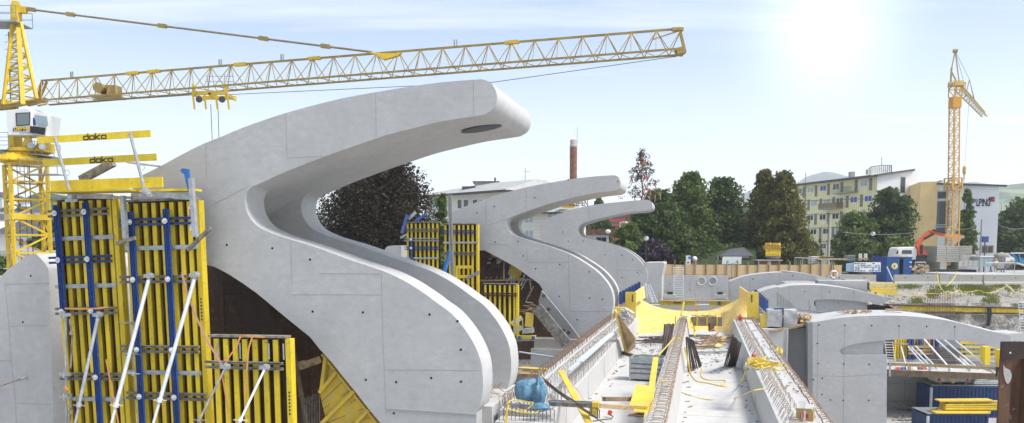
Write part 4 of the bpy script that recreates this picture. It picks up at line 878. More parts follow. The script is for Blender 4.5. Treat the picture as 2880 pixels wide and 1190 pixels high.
mb.build('basin_surface',BAS2,bs,smooth=70)
for (x0,x1,lab) in ((128,192,1),(873,942,-1)):
    MB().ext([PL('I',x0,265,53.8),PL('I',x1,265,53.8),PL('I',x1,428,53.8),PL('I',x0,400 if lab>0 else 418,53.8)],AX*.35).build('end_board',YELP,bs)
    xs=(x0+40 if lab>0 else x0+22);mb=MB()
    for i in range(6):
        a=PL('I',xs,282+i*8,53.78);mb.bar(a,a+PX*.09,.06,.005,up=AX)
    mb.build('stencil_marks',BLACK,bs)
MB().ext([PL('I',x,y,u) for x,y,u in [(192,262,54),(244,226,60),(250,300,60),(192,330,54)]],PX*-.08).build('side_lining',BAS,bs)
MB().ext([PL('I',x,y,u) for x,y,u in [(872,264,54),(822,228,60),(822,300,60),(872,330,54)]],PX*.08).build('side_lining',BAS,bs)
for s_ in (0,1):
    for i in range(7):
        x=(100+i*18.5) if s_==0 else (990-i*11);yt=(262-i*10.) if s_==0 else (310-i*10);u=54+i*.9
        single(MB().bar(PL('I',x,yt,u),PL('I',x,yt+75,u),.22,.22),'steel_post',BLUE,['nearest','second','third','fourth','fifth','sixth','farthest'][i]+' of the short blue posts outside the '+('left' if s_==0 else 'right')+' rim of the yellow basin','post','blue posts round the basin')
for (x0,y0,x1,y1,lab) in ((60,355,130,412,'left'),(950,400,1000,500,'right')):
    single(MB().ext([PL('I',x,y,52.6) for x,y in [(x0,y0),(x1,y0+5),(x1,y1),(x0+5,y1-5)]],AX*.5),'yellow_box_form',YELP,'small yellow box form outside the '+lab+' end board of the basin','formwork board')
# crate of clamps in the basin
c=PL('I',620,465,51.5);t=thing('timber_crate','brown timber crate full of clamps standing on the yellow basin','crate',c,-TH+.08);t.scale=(.6,1.1,.75)
MB().box(-1.45,1.45,-.6,.6,0,.06).box(-1.5,1.5,-.62,-.57,0,.75).box(-1.5,1.5,.57,.62,0,.75).box(-1.52,-1.47,-.57,.57,0,.75).box(1.47,1.52,-.57,.57,0,.75).build('box',WOODD,t,local=True)
mb=MB()
for i in range(26):
    p=Vector((random.uniform(-1.3,1.3),random.uniform(-.4,.4),random.uniform(.65,.85)));d=Vector((random.uniform(-1,1),random.uniform(-.4,.4),random.uniform(-.1,.3)))*.35;mb.bar(p-d,p+d,random.uniform(.05,.16))
mb.build('clamps',YELF,t,local=True)
for x in (-1,0,1):MB().box(x-.06,x+.06,-.66,-.62,0,.75).build('batten',YELP,t,local=True)
t=thing('work_table','pale plank table left of the timber crate on the basin','table',PL('I',530,490,51))
MB().bar(PL('I',490,412,51),PL('I',560,415,51.5),.8,.08).build('top',WHITE,t)
for x,y in ((530,420),(550,440),(548,470)):MB().bar(PL('I',x,y,51),PL('I',x+5,y+60,50.6),.09).build('leg',YEL,t)
single(MB().bar(PL('I',487,322,52),PL('I',466,412,51.5),.1,.06),'yellow_batten',YELP,'long yellow batten standing upright at the far end of the centre kerb','batten')
single(MB().tube(PL('I',435,412,50),PL('I',435,465,50),.05,6),'yellow_batten',YELP,'short yellow stake beside the bundle of dark bars','batten')
single(MB().tube(PL('I',556,250,60),PL('I',556,360,60),.03,5).bar(PL('I',550,358,60),PL('I',572,362,60),.4,.5),'stake',WOOD,'thin timber stake on a block at the rim of the basin','stake')
t=thing('cable_box','rusty red power box hung with orange cords leaning in the basin','power box',PL('I',650,500,50))
MB().bar(PL('I',640,480,50.2),PL('I',665,475,50.4),.2,.5).build('box',RUST,t);MB().path([PL('I',645,500,50),PL('I',665,492,50),PL('I',690,478,50.5)],.03,5).build('cord',ORNG,t)
# hoses on floor and walls
hose('yellow cable lying in a wide curve across the trough floor to the right wall',[GR('I',520,750,ZF+.02),GR('I',560,805,ZF+.02),GR('I',640,822,ZF+.02),GR('I',740,842,ZF+.02),GR('I',820,830,ZF+.02),PL('I',862,750,28),PL('I',865,700,30),PL('I',905,670,32)],.024)
hose('second yellow cable looping inside the first on the trough floor',[GR('I',598,730,ZF+.02),GR('I',590,775,ZF+.02),GR('I',630,800,ZF+.02),GR('I',730,803,ZF+.02),GR('I',735,822,ZF+.02),GR('I',710,832,ZF+.02)],.02)
hose('thin yellow cable swinging from the centre kerb over the floor to the right wall',[PL('I',345,820,22),PL('I',375,805,23),GR('I',420,845,ZF+.25),GR('I',520,895,ZF+.02),GR('I',650,922,ZF+.02),GR('I',800,910,ZF+.02),PL('I',900,868,23.5),PL('I',975,855,24.5)],.016)
hose('yellow cable tied over the far half of the centre kerb',[PL('I',330,650,33),PL('I',390,585,36),PL('I',430,542,39),PL('I',465,555,38)],.03)
t=thing('cable_tangle','tangle of yellow cables and a red-lidded power box on the right trough wall','cable tangle',PL('I',930,730,28.6))
mb=MB()
for k in range(7):
    c=PL('I',930+k*13,705+k*5,29.0-.2*k);mb.path(cr([tuple(c+Vector((random.uniform(-.5,.5),random.uniform(-.6,.6),random.uniform(.0,.25)))) for j in range(6)],4),.02,5)
mb.build('cables',HOSE,t,smooth=60)
MB().bar(PL('I',865,732,28),PL('I',925,728,28.3),.3,.1).build('tray',GREY,t);MB().ball(PL('I',912,655,30),.09,.08,.08).ball(PL('I',908,700,29),.12,.1,.07).build('red_lids',RED,t,smooth=60)
hose('small coil of yellow cable on the outer edge of the right wall',[PL('I',1050,620,35),PL('I',1060,605,35.3),PL('I',1080,612,35.2),PL('I',1085,632,34.8),PL('I',1065,635,34.8),PL('I',1055,622,35.1),PL('I',1072,610,35.3),PL('I',1082,640,34.6)],.03)
t=thing('red_canister','small red canister at the far end of the right trough wall','canister',PL('I',830,440,50));MB().lathe(PL('I',830,438,50),[(.12,0),(.13,.25),(.06,.32),(.03,.4)],10).build('body',RED,t,smooth=40);MB().tube(PL('I',830,424,50),PL('I',836,418,50),.03).build('handle',BLACK,t)
# cardboard box in the foreground right
c=GR('I',1226,1045,ZT);t=thing('cardboard_box','open yellow cardboard box with papers on the right trough wall near the foreground','box',c,-TH-.25)
CARD=M('cardboard',(.50,.34,.14),rough=.8)
MB().box(-.22,.22,-.15,.15,0,.02).box(-.22,.22,-.15,-.14,.02,.28).box(-.22,.22,.14,.15,.02,.28).box(-.22,-.21,-.14,.14,.02,.28).box(.21,.22,-.14,.14,.02,.28).build('body',CARD,t,local=True)
MB().ext([(-.22,-.15,.28),(.2,-.15,.28),(.2,-.24,.36),(-.22,-.24,.34)],(0,0,.008)).ext([(-.22,.15,.28),(.2,.15,.28),(.16,.22,.40),(-.2,.22,.40)],(0,0,.008)).build('flap',CARD,t,local=True)
MB().ext([(-.2,.0,.2),(.05,.05,.22),(-.02,.12,.52),(-.24,.1,.46)],(0,.01,0)).ext([(-.05,-.05,.2),(.18,0,.2),(.2,.08,.42),(0,.05,.44)],(0,.01,0)).build('papers',WHITE,t,local=True)
MB().box(-.12,.1,-.1515,-.1505,.08,.20).build('red_label',RED,t,local=True);MB().box(-.02,.03,-.153,-.152,.0,.28).build('tape_strip',WHITE,t,local=True)
# grey wrapped package and firewood on planks right of the basin

def box_soft(a,b,h):
    mb=MB();n=14
    for f in range(1):
        bm=bmesh.new();bmesh.ops.create_cube(bm,size=2);bmesh.ops.subdivide_edges(bm,edges=bm.edges[:],cuts=7,use_grid_fill=True)
        bm.verts.ensure_lookup_table()
        mb.v=[];
        for v in bm.verts:
            p=v.co.copy();q=Vector((p.x*a,p.y*b,(p.z+1)*h/2));r=p.normalized();k=max(abs(p.x),abs(p.y),abs(p.z))/p.length
            q=Vector((q.x*(1-.05*(1-k)*3),q.y*(1-.05*(1-k)*3),q.z))+Vector((noise.noise(q*2),noise.noise(q*2+Vector((5,0,0))),noise.noise(q*2+Vector((0,7,0)))*.5*(p.z+1)))*.09
            mb.v.append(q)
        mb.f=[tuple(v.index for v in fc.verts) for fc in bm.faces];bm.free()
    return mb
c=PL('I',1080,472,53);t=thing('wrapped_package','grey wrapped package strapped in black on planks right of the basin','package',c,-TH)
box_soft(.95,.6,1.05).build('wrapping',GALV and M('grey_wrap',(.50,.50,.49),(.36,.36,.36),4,rough=.5),t,local=True,smooth=50);MB().box(.0,.07,-.63,.63,.0,1.09).build('black_strap',BLACK,t,local=True);MB().bar((-.5,-.3,1.1),(.1,-.2,1.14),.2,.08).build('blue_rag',BLUE,t,local=True)
single(MB().bar(PL('I',990,500,52.3),PL('I',1290,440,53.5),1.4,.12),'plank_ramp',WOODD,'plank ramp carrying the grey package and the firewood','plank')
mb=MB()
for i in range(40):
    p=PL('I',1205+random.uniform(-40,45),440+random.uniform(-32,8),53.5+random.uniform(-.6,.6));d=Vector((random.uniform(-1,1),random.uniform(-1,1),random.uniform(-.4,.4))).normalized()*.22;mb.bar(p-d,p+d,.16,.12)
single(mb,'timber_offcuts',WOOD,'heap of timber offcuts beside the grey package','timber offcuts')
mb=MB()
for i in range(26):
    p=PL('I',130+random.uniform(-35,30),395+random.uniform(-25,45),50+random.uniform(-1,1));d=Vector((random.uniform(-1,1),random.uniform(-1,1),random.uniform(-.2,.5))).normalized()*random.uniform(.2,.5);mb.bar(p-d,p+d,random.uniform(.05,.3),.06)
single(mb,'rubble_heap',CONCW,'heap of bags, offcuts and rubble at the far end of the left trough wall','rubble')

mb=MB();random.seed(41)
for i in range(420):
    if i<260:u=random.uniform(36,53);v=random.uniform(-3.8,1.85);z=ZF+.01
    elif i<330:u=random.uniform(22,38);v=random.choice([random.uniform(-3.9,-3.4),random.uniform(-.6,-.3),random.uniform(1.4,1.9)]);z=ZF+.01
    else:u=random.uniform(22,53);v=random.choice([random.uniform(-5.3,-4.3),random.uniform(2.6,3.2)]);z=ZT+.04
    if -1.8<v<-.6 and z<ZT:continue
    p=U(u,v,z);a=random.uniform(0,6.28);L_=random.uniform(.03,.22)*(1.6 if u>40 else 1);mb.bar(p,p+Vector((math.cos(a)*L_,math.sin(a)*L_,random.uniform(0,.03))),random.uniform(.015,.07),.02)
single(mb,'site_debris',M('debris',(.34,.27,.18),(.12,.10,.08),3,rough=.9,lo=.45,hi=.55),'small chips, wire ends and dirt scattered over the trough floor and walls','debris',kind='stuff')
STAIN=M('damp_stain',(.36,.34,.31),(.30,.28,.26),3,rough=.8)
# ---- trees
def leaves(mb,c,n,sz,flat=0):
    for _ in range(n):pass
def quad(mb,p,s,nd_=None):
    a=Vector((random.gauss(0,1),random.gauss(0,1),random.gauss(0,1))).normalized();b=a.orthogonal().normalized()*s*random.uniform(.6,1.1);c=a.cross(b).normalized()*s*random.uniform(.5,1.)
    n=len(mb.v);mb.v+=[p-b-c*.3,p+c-b*.1,p+b+c*.2,p-c];mb.f.append((n,n+1,n+2,n+3))
def tree(name,label,base,h,w,mat,kind='round',n=4200,leaf=.3,trunk=None,group='trees beyond the site',seed=1,crown_lo=.12,cat='tree',nb=60,wob=.25,tmat=None):
    rs=random.Random(seed);st=random.getstate();random.seed(seed)
    base=Vector(base);t=thing(name,label,cat,base,group=group)
    tr=trunk or h*.02
    mb=MB().path([base,base+Vector((.1,0,h*.3)),base+Vector((-.1,.1,h*.6)),base+Vector((0,0,h*.9))],[tr,tr*.8,tr*.5,tr*.15],7)
    hubs=[]
    for k in range(nb):
        f=random.uniform(crown_lo,1)
        if kind=='cone':rad=w/2*(1-(f-crown_lo)/(1-crown_lo))**.72*random.uniform(.55,1.05)+.15
        elif kind=='thuja':rad=w/2*math.sin(math.pi*min(1,(1-(f-crown_lo)/(1.0-crown_lo))*.62+.02))*random.uniform(.6,1.06)
        elif kind=='sparse':rad=w/2*(1-(f-crown_lo)/(1-crown_lo))**.8*random.uniform(.25,1.05)
        else:
            q=(f-crown_lo)/(1-crown_lo);rad=w/2*(max(0,1-(2*q-.95)**2))**.5*random.uniform(.55,1.08)
        a=random.uniform(0,2*math.pi);p=base+Vector((rad*math.cos(a),rad*math.sin(a),h*f+random.uniform(-.02,.02)*h));hubs.append((p,f))
    for p,f in hubs[::4]:
        q=base+Vector((0,0,max(h*crown_lo,(p.z-base.z)*.72)));mb.tube(q,q.lerp(p,.85),tr*.25,4,tr*.08)
    mb.build('trunk',tmat or BARK,t)
    cb=MB();per=max(4,n//nb)
    for p,f in hubs:
        s=(w*.13 if kind in('round',) else w*.11)*random.uniform(.7,1.35)
        if kind=='sparse':s*=.5
        for _ in range(per):
            d=Vector((random.gauss(0,1),random.gauss(0,1),random.gauss(0,1)));d=d.normalized()*random.random()**.5;d.z*=.7
            q=p+d*s*1.25
            if q.z>base.z+.1:quad(cb,q,leaf*random.uniform(.6,1.25))
        if kind!='sparse':
            for _ in range(per//2):   # inner foliage
                quad(cb,p.lerp(base+Vector((0,0,p.z-base.z)),random.uniform(.15,.8))+Vector((random.uniform(-s,s),random.uniform(-s,s),random.uniform(-s*.5,s))),leaf*2.0)
    cb.build('crown',mat,t,fix=False);random.setstate(st);return t
def tp(x0,x1,ytop,Y,name,label,mat,**k):
    a,b=V('W',x0,600,Y),V('W',x1,600,Y);hh=V('W',0,ytop,Y).z;return tree(name,label,((a.x+b.x)/2,Y,0),hh,(b.x-a.x),mat,**k)
tp(818,1092,415,75,'copper_beech','large dark copper beech seen under the beak of the large fin',LCU,n=42000,leaf=.11,seed=3,nb=300,crown_lo=.05,group='trees beyond the site')
tp(1085,1135,488,68,'young_tree','slim green tree in front of the long flat-roofed building',LG1,n=1800,leaf=.14,kind='cone',seed=4)
tp(1575,1730,498,112,'broad_tree','dark round tree left of the two tall ones behind the smallest fin',LG2,n=9000,leaf=.22,seed=5,nb=120,crown_lo=.02)
tp(1668,1800,455,120,'broad_tree','tall loose-crowned green tree in the middle, lighter than its neighbours',LG1,n=12000,leaf=.22,seed=6,nb=150,crown_lo=.04)
tp(1738,1885,464,124,'broad_tree','tall dense rounded green tree left of the far mountain',LG2,n=12000,leaf=.22,seed=7,nb=150,crown_lo=.03)
tp(1640,1740,545,108,'broad_tree','low dark tree filling the gap under the loose-crowned green tree',LG2,n=5000,leaf=.24,seed=27,nb=70,crown_lo=.02)
tp(1530,1615,568,104,'bush','bright green bush right of the white hut behind the smallest fin',LG3,n=3200,leaf=.2,seed=8,nb=50,crown_lo=.02,cat='bush')
tp(1595,1690,606,102,'purple_shrub','purplish shrub beside the globe street lamp',LPU,n=3000,leaf=.2,seed=9,nb=50,crown_lo=.02,cat='bush')
tp(1560,1640,596,106,'bush','yellow-green bush between the bright bush and the purplish shrub',LG3,n=2400,leaf=.2,seed=29,nb=40,crown_lo=.02,cat='bush')
tp(1868,1972,440,116,'thuja_tree','left of the twin yellow-green conifers beside the yellow building',LTH,n=12000,leaf=.2,seed=10,nb=170,kind='thuja',crown_lo=.02)
tp(1900,2036,450,114,'thuja_tree','right of the twin yellow-green conifers, standing behind the yellow sign',LTH,n=13000,leaf=.2,seed=11,nb=190,kind='thuja',crown_lo=.02)
tp(1855,1925,560,118,'bush','bright bush between the tall dense tree and the twin conifers',LG3,n=2600,leaf=.22,seed=12,nb=40,crown_lo=.02,cat='bush')
tp(2176,2292,488,128,'street_tree','dark green loose tree in front of the blank end wall of the yellow building',LG2,n=5200,leaf=.26,seed=13,nb=70,crown_lo=.25)
tp(2098,2210,548,126,'street_tree','lower bright green tree in front of the yellow striped facade',LG1,n=5200,leaf=.26,seed=14,nb=70,crown_lo=.05)
tp(2010,2060,610,120,'bush','dark bush right of the twin conifers at the foot of the facade',LG2,n=1600,leaf=.22,seed=15,nb=30,crown_lo=.02,cat='bush')
tp(2190,2310,606,122,'bush','broad mixed bush behind the blue container',LG1,n=3600,leaf=.24,seed=16,nb=50,crown_lo=.02,cat='bush')
tp(2045,2080,600,124,'young_tree','thin bare-branched sapling in front of the facade left of the utility pole',LG1,n=500,leaf=.18,kind='sparse',seed=17,nb=26)
tp(2404,2452,478,134,'street_tree','green tree in front of the white lettered wall behind the orange crane',LG1,n=4200,leaf=.2,seed=18,nb=60,crown_lo=.12,kind='thuja')
tp(2500,2640,520,150,'broad_tree','dark broad tree at the right edge beyond the white building',LG2,n=8000,leaf=.32,seed=19,nb=90,crown_lo=.08)
tp(2560,2680,500,156,'broad_tree','dark tree half cut by the right edge, behind the broad one',LG2,n=6000,leaf=.34,seed=20,nb=80,crown_lo=.08)
tp(1462,1545,545,150,'broad_tree','dark tree under the smallest fin, left of the red building',LG2,n=3200,leaf=.32,seed=21,nb=50,crown_lo=.02)
tp(1488,1520,502,170,'broad_tree','tree top showing just over the arm of the smallest fin',LG1,n=1500,leaf=.34,seed=22,nb=30,crown_lo=.3)
tp(1575,1592,560,190,'spruce','small blue-green spruce in front of the red building',LG2,n=700,leaf=.28,seed=23,nb=26,kind='cone',crown_lo=.03)
tp(80,190,566,85,'broad_tree','green tree behind the yellow crane mast at the left',LG2,n=4000,leaf=.2,seed=24,nb=60,crown_lo=.03)
tp(-60,22,642,60,'bush','bright bush at the left edge in front of the pale houses',LG3,n=2200,leaf=.15,seed=25,nb=40,crown_lo=.02,cat='bush')
# ribboned tree on the farthest fin
bp=PL('J',644,488,82.3);t=tree('topping_out_tree','small bare spruce hung with red ribbons, fixed on the tip of the farthest fin',bp-UP*.1,V('J',0,105,80).z-bp.z+.3,4.6,leafmat('leaf_dull',(.08,.085,.055),(.05,.05,.035),(.10,.08,.05)),kind='sparse',n=1900,leaf=.085,seed=31,nb=110,crown_lo=.13,group=None,trunk=.09)
random.seed(77);RBM=M('ribbon_red',(.45,.10,.06),(.50,.34,.28),.9,rough=.6,lo=.45,hi=.62)
for k in range(48):
    f=random.uniform(.14,.97);hh=V('J',0,105,80).z-bp.z;rad=2.5*(1-f)**.75*random.uniform(.1,.95);a=random.uniform(0,6.28);p=bp+Vector((rad*math.cos(a),rad*math.sin(a),hh*f));q=p+Vector((random.uniform(-.25,.25),0,-random.uniform(.2,.55)));MB().path([p,p.lerp(q,.5)+Vector((.06,0,0)),q+Vector((random.uniform(-.1,.1),0,-.2))],[.07,.05,.03],4).build('ribbon',RBM,t)
MB().bar(bp+PX*-.3-AX*.9,bp+PX*.3-AX*.9,.1,.3).bar(bp-AX*.9+UP*.15,bp-AX*.9-UP*.35,.12,.12).build('clamp_foot',GALV,t)
# hedge and lawn
hb=MB();random.seed(5)
a,b=V('W',1640,660,106),V('W',1895,660,110)
for i in range(9000):
    p=a.lerp(b,random.random());q=random.random()
    p=Vector((p.x,p.y+q*5+random.uniform(-.2,.2),(1.2+q*3.4)*random.uniform(.9,1.06) if random.random()<.8 else random.uniform(0,1.2)));quad(hb,p,.28)
o=single(hb,'hedge',LG2,'dark clipped hedge bank behind the particle-board hoarding','hedge',fix=False)
gb=MB().add([V('W',1600,700,104)*1,V('W',1900,700,104)*1,V('W',1900,700,113)*1,V('W',1600,700,113)*1],[(0,1,2,3)])
for i,p in enumerate(gb.v):p.z=(0.02,.02,4.0,4.0)[i]
structure(gb,'grass_bank',M('dark_lawn',(.035,.055,.015),(.02,.035,.01),2,rough=1))
# ---- hills
def hill(name,pts,Y,mat,depth=500,rows=10,rough=12,nsub=6,lo=-5,seed=0):
    P=cr([tuple(V('W',x,y,Y)) for x,y in pts],nsub);mb=MB();n=len(P)
    for k in range(rows+1):
        f=k/rows
        for i,p in enumerate(P):
            z=lo+(p[2]-lo)*(1-f**1.15);nn=noise.noise(Vector((p[0]/(rough*9),f*4,seed)))*rough*(1-f)*(1 if k else .45)*min(1,(p[2]-lo)/40)
            mb.v.append(Vector((p[0]*(1-f*depth/Y*.6),Y-f*depth+abs(nn)*2,z+nn)))
    for k in range(rows):
        for i in range(n-1):mb.f.append((k*n+i,k*n+i+1,(k+1)*n+i+1,(k+1)*n+i))
    return structure(mb,name,mat,smooth=180)
FOR=M('forest_hill',(.045,.075,.03),(.03,.055,.022),.02,rough=1,c3=(.12,.17,.06),s3=.006,lo3=.6,hi3=.64)
FORB=M('forest_near',(.05,.08,.03),(.02,.035,.014),.12,rough=1,bmp=.6,lo=.4,hi=.6)
hill('mountain',[(1780,560),(1850,500),(1880,485),(1930,482),(1990,465),(2030,442),(2060,434),(2078,432),(2100,437),(2125,445),(2150,450),(2190,470),(2240,480),(2300,490)],3000,FOR,1200,rough=26)
hill('hill',[(2300,520),(2400,470),(2440,458),(2480,462),(2520,467),(2560,463),(2620,458),(2700,470),(2850,540)],1500,M('meadow_hill',(.055,.09,.035),(.035,.06,.024),.03,rough=1,c3=(.17,.23,.08),s3=.009,lo3=.5,hi3=.53),700,rough=12)
hill('hill',[(780,540),(810,535),(850,545),(900,560),(1000,570),(1200,560),(1500,560),(1800,565)],1500,FOR,500,rough=8)
hill('wooded_hill',[(-260,520),(-120,512),(0,515),(40,512),(80,490),(110,484),(150,492),(200,500),(300,512),(460,530),(640,560)],420,FORB,200,rows=16,rough=7,nsub=10)
# scattered pale houses on the left slope
random.seed(8)
for i,(x,y,Y,lab) in enumerate(((8,512,300,'leftmost'),(22,548,290,'lower'),(3,568,280,'lowest'),(48,520,310,'upper'),(70,548,300,'right'))):
    p=V('W',x,y,Y);t=thing('hillside_house',lab+' of the small pale houses on the wooded hill behind the left crane','house',p,random.uniform(-.5,.5),'houses on the left hill')
    MB().box(-3,3,-3,3,-2,2.2).build('wall',WHITE,t,local=True);MB().ext([(-3.6,-3.4,2.2),(3.6,-3.4,2.2),(0,-3.4,4.2)],(0,6.8,0)).build('roof',DGREY,t,local=True)
    for k in (-1.5,1.3):MB().box(k-.5,k+.5,-3.05,-3.0,-.2,1.1).build('window',GLASS,t,local=True)
# ---- generic facade
def wframe(A,B):
    d=Vector((B.x-A.x,B.y-A.y,0));return math.atan2(d.y,d.x),d.length
CREAM=M('cream_render',(.76,.74,.66),(.68,.65,.57),.6,rough=.9);WREN=M('white_render',(.80,.81,.82),(.74,.75,.76),.3,rough=.9);ROOFL=M('pale_roof',(.42,.42,.40),(.34,.34,.33),1.2,rough=.8);ROOFD=M('slate_roof',(.10,.105,.115),(.07,.07,.08),2,rough=.6)
def window(t,x,z,w,h,y=0,pane=GLASS,fr=WHITE,mull=1,local=True,fw=.08):
    mb=MB().box(x-w/2,x+w/2,y-.05,y-.002,z-h/2,z-h/2+fw).box(x-w/2,x+w/2,y-.05,y-.002,z+h/2-fw,z+h/2).box(x-w/2,x-w/2+fw,y-.05,y-.002,z-h/2+fw,z+h/2-fw).box(x+w/2-fw,x+w/2,y-.05,y-.002,z-h/2+fw,z+h/2-fw)
    for k in range(mull):
        xx=x-w/2+w*(k+1)/(mull+1);mb.box(xx-fw/2,xx+fw/2,y-.05,y-.002,z-h/2+fw,z+h/2-fw)
    f=mb.build('window',fr,t,local=local)
    MB().box(x-w/2+fw,x+w/2-fw,y-.03,y-.004,z-h/2+fw,z+h/2-fw).build('pane',pane,f,local=True);return f
# yellow striped building
A=V('K',150,800,176);A.z=0;B=V('K',826,800,150);B.z=0;rz,L=wframe(A,B)
yb=thing('apartment_building','five-storey building with yellow striped facade and blank white end wall','building',A,rz)
zr=lambda x,y,Y:V('K',x,y,Y).z
zl,zr_=zr(150,246,176),zr(826,168,150)
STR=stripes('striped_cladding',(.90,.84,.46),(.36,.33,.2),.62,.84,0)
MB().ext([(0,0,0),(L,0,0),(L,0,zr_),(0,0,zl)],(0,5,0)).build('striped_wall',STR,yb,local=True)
nrm=Vector((math.sin(rz),-math.cos(rz),0))
dwn=Vector((B.x-A.x,B.y-A.y,0)).normalized();per=Vector((-dwn.y,dwn.x,0))
def fw_(x,y):   # facade coords of photo point
    p=PP('K',x,y,A,nrm);q=p-A;return q.dot(dwn),q.z
EB=V('K',1162,800,151.3);EB.z=0;rz2,L2=wframe(B,EB)
ew=thing('dummy','x','x',B,rz2);bpy.data.objects.remove(ew)
Bw=B+Vector((0,0,0));d2=Vector((EB.x-B.x,EB.y-B.y,0)).normalized();n2=Vector((-d2.y,d2.x,0))
z1,z2=zr(826,158,150),zr(1162,104,151.3)
MB().ext([B-dwn*-.05,EB,EB+UP*z2,B-dwn*-.05+UP*z1],n2*-.0+(A-B).normalized()*3.0).build('end_wall',WREN,yb)
def eave(p,q,w,h,mat,nm):MB().bar(p,q,w,h).build(nm,mat,yb)
eave(V('K',140,242,176),V('K',826,160,149.4),1.6,.28,ROOFD,'roof_edge');eave(V('K',826,158,149.6),V('K',1150,112,151.2),.9,.35,ROOFD,'roof_edge')
rows_=[[(200,290),(297,278),(400,265),(507,252),(740,224)],[(225,400),(325,390),(428,377),(538,368),(655,360),(775,350)],[(203,515),(293,510),(396,505),(503,497),(615,490),(735,482)],[(222,630),(320,627),(425,622),(530,618),(650,612),(770,605)],[(290,740),(400,745),(490,742)]]
random.seed(21)
for row_ in rows_:
    for x,y in row_:
        X_,Z_=fw_(x,y);w_=window(yb,X_,Z_,2.2,1.25,0,GLASSB if (x,y) in ((400,265),(775,350),(735,482),(655,360)) else random.choice([GLASS,GLASSL,GLASS]),M('ignored',(.7,.7,.7)) if False else WHITE,1,True,.12)
SHUT=M('grey_shutter',(.24,.24,.20),(.17,.17,.15),2,rough=.7)
for x,y in [(240,300),(341,287),(445,275),(556,262),(675,245),(795,232),(182,395),(279,405),(380,398),(487,385),(600,378),(718,368),(238,525),(337,522),(442,513),(550,507),(668,500),(272,640),(376,637),(482,633),(235,750),(330,750)]:
    X_,Z_=fw_(x,y);MB().box(X_-.42,X_+.42,-.07,-.01,Z_-1.15,Z_+1.15).build('shutter',SHUT,yb,local=True)
for y in (360,475,590,705):
    a=fw_(170,y+12);b=fw_(822,y-10);MB().bar((a[0],-.03,a[1]),(b[0],-.03,b[1]),.06,.1).build('floor_band',DGREY,yb,local=True)
x_,z_=fw_(252,420);MB().box(x_-.06,x_+.06,-.2,-.08,0,z_+7.2).build('downpipe',GREY,yb,local=True)
for (x0,x1,y0,y1,mt) in ((530,690,262,308,None),(415,565,390,440,1)):
    a=fw_((x0),y1);b=fw_(x1,y1-12);bb=MB().box(a[0],b[0],-1.6,0,min(a[1],b[1])-.1,min(a[1],b[1])+.1).build('balcony',GREY,yb,local=True);z0=min(a[1],b[1])+.1
    mb=MB()
    if mt:mb.box(a[0],b[0],-1.62,-1.56,z0,z0+1.0).box(b[0]-.05,b[0],-1.56,0,z0,z0+1.0)
    else:
        mb.box(a[0],b[0],-1.6,-1.56,z0+.95,z0+1.0)
        for i in range(18):xx=a[0]+(b[0]-a[0])*i/17;mb.box(xx-.02,xx+.02,-1.6,-1.56,z0,z0+.95)
    mb.build('railing',WOODD if mt else DGREY,bb,local=True)
# end-wall windows
nE=Vector((d2.y,-d2.x,0))
for x,y,w_,h_ in ((1062,238,1.0,3.0),(1130,345,.9,1.1),(1125,478,.9,1.2),(1016,350,1.0,2.6)):
    p=PP('K',x,y,B+nE*.03,nE);f=MB().bar(p-d2*w_/2,p+d2*w_/2,.08,h_).build('window',GREY,yb);MB().bar(p-d2*(w_/2-.12)+nE*.06,p+d2*(w_/2-.12)+nE*.06,.02,h_-.24).build('pane',GLASS,f)
# roof things
for x,y0,y1,w_ in ((637,128,182,.9),(787,108,150,1.1)):
    MB().bar(V('K',x,y1,158),V('K',x,y0,158),w_,w_).build('chimney_stack',GREY,yb)
o=MB()
P=[V('K',790,88,153),V('K',885,74,153),V('K',968,74,156),V('K',968,130,156),V('K',885,132,153),V('K',790,150,153)]
for i in range(3):o.bar(P[i],P[(i+1)%6] if i<2 else P[3],.12)
for i in range(12):
    x=790+i*16;yt=88-(x-790)*.147 if x<885 else 74;o.bar(V('K',x,yt,154),V('K',x,yt+60,154),.07)
o.build('roof_screen',DGREY,yb)
MB().ext([V('K',x,y,156) for x,y in [(800,90),(968,78),(968,140),(800,155)]],Vector((0,1.5,0))).build('roof_cabin',WREN,yb)
MB().tube(V('K',886,75,154),V('K',886,5,154),.06,5).bar(V('K',878,22,154),V('K',894,22,154),.05).build('aerial',GREY,yb)
# white lettered building
A=V('K',1345,790,140);A.z=0;B=V('K',1840,790,136);B.z=0;rz,L=wframe(A,B);dk=Vector((B.x-A.x,B.y-A.y,0)).normalized();nk=Vector((dk.y,-dk.x,0))
kb=thing('apartment_building','white gabled building lettered in dark blue with an orange side wing','building',A,rz)
za,zb_=V('K',1345,222,140).z,V('K',1845,240,136).z
MB().ext([(0,0,0),(L,0,0),(L,0,zb_),(0,0,za)],(0,8,0)).build('white_wall',WREN,kb,local=True)
MB().bar(V('K',1345,226,139.6),V('K',1925,245,135.6),1.0,.3).build('roof_edge',ROOFD,kb)
ORW=M('orange_render',(.82,.62,.30),(.74,.54,.25),.5,rough=.9)
C_=V('K',1150,790,160);C_.z=0;dd=(C_-A).normalized();nn_=Vector((-dd.y,dd.x,0));nn_=nn_ if nn_.y<0 else -nn_
MB().ext([A+UP*0,C_,C_+UP*V('K',1162,272,159.5).z,A+UP*(za+.3)],-nn_*3).build('orange_wall',ORW,kb)
MB().bar(A+UP*(za+.35)+nn_*.2,C_+UP*(V('K',1162,268,159.5).z)+nn_*.2,.5,.25).build('roof_edge',GREY,kb)
for x,y,w_,h_ in ((1385,322,1.9,1.5),(1387,478,2.4,4.7),(1375,600,1.9,1.5)):
    p=PP('K',x,y,A,nk)-A;window(kb,p.dot(dk),p.z,w_,h_,-.02,GLASS,M('window_grey',(.35,.45,.45)),0,True,.2)
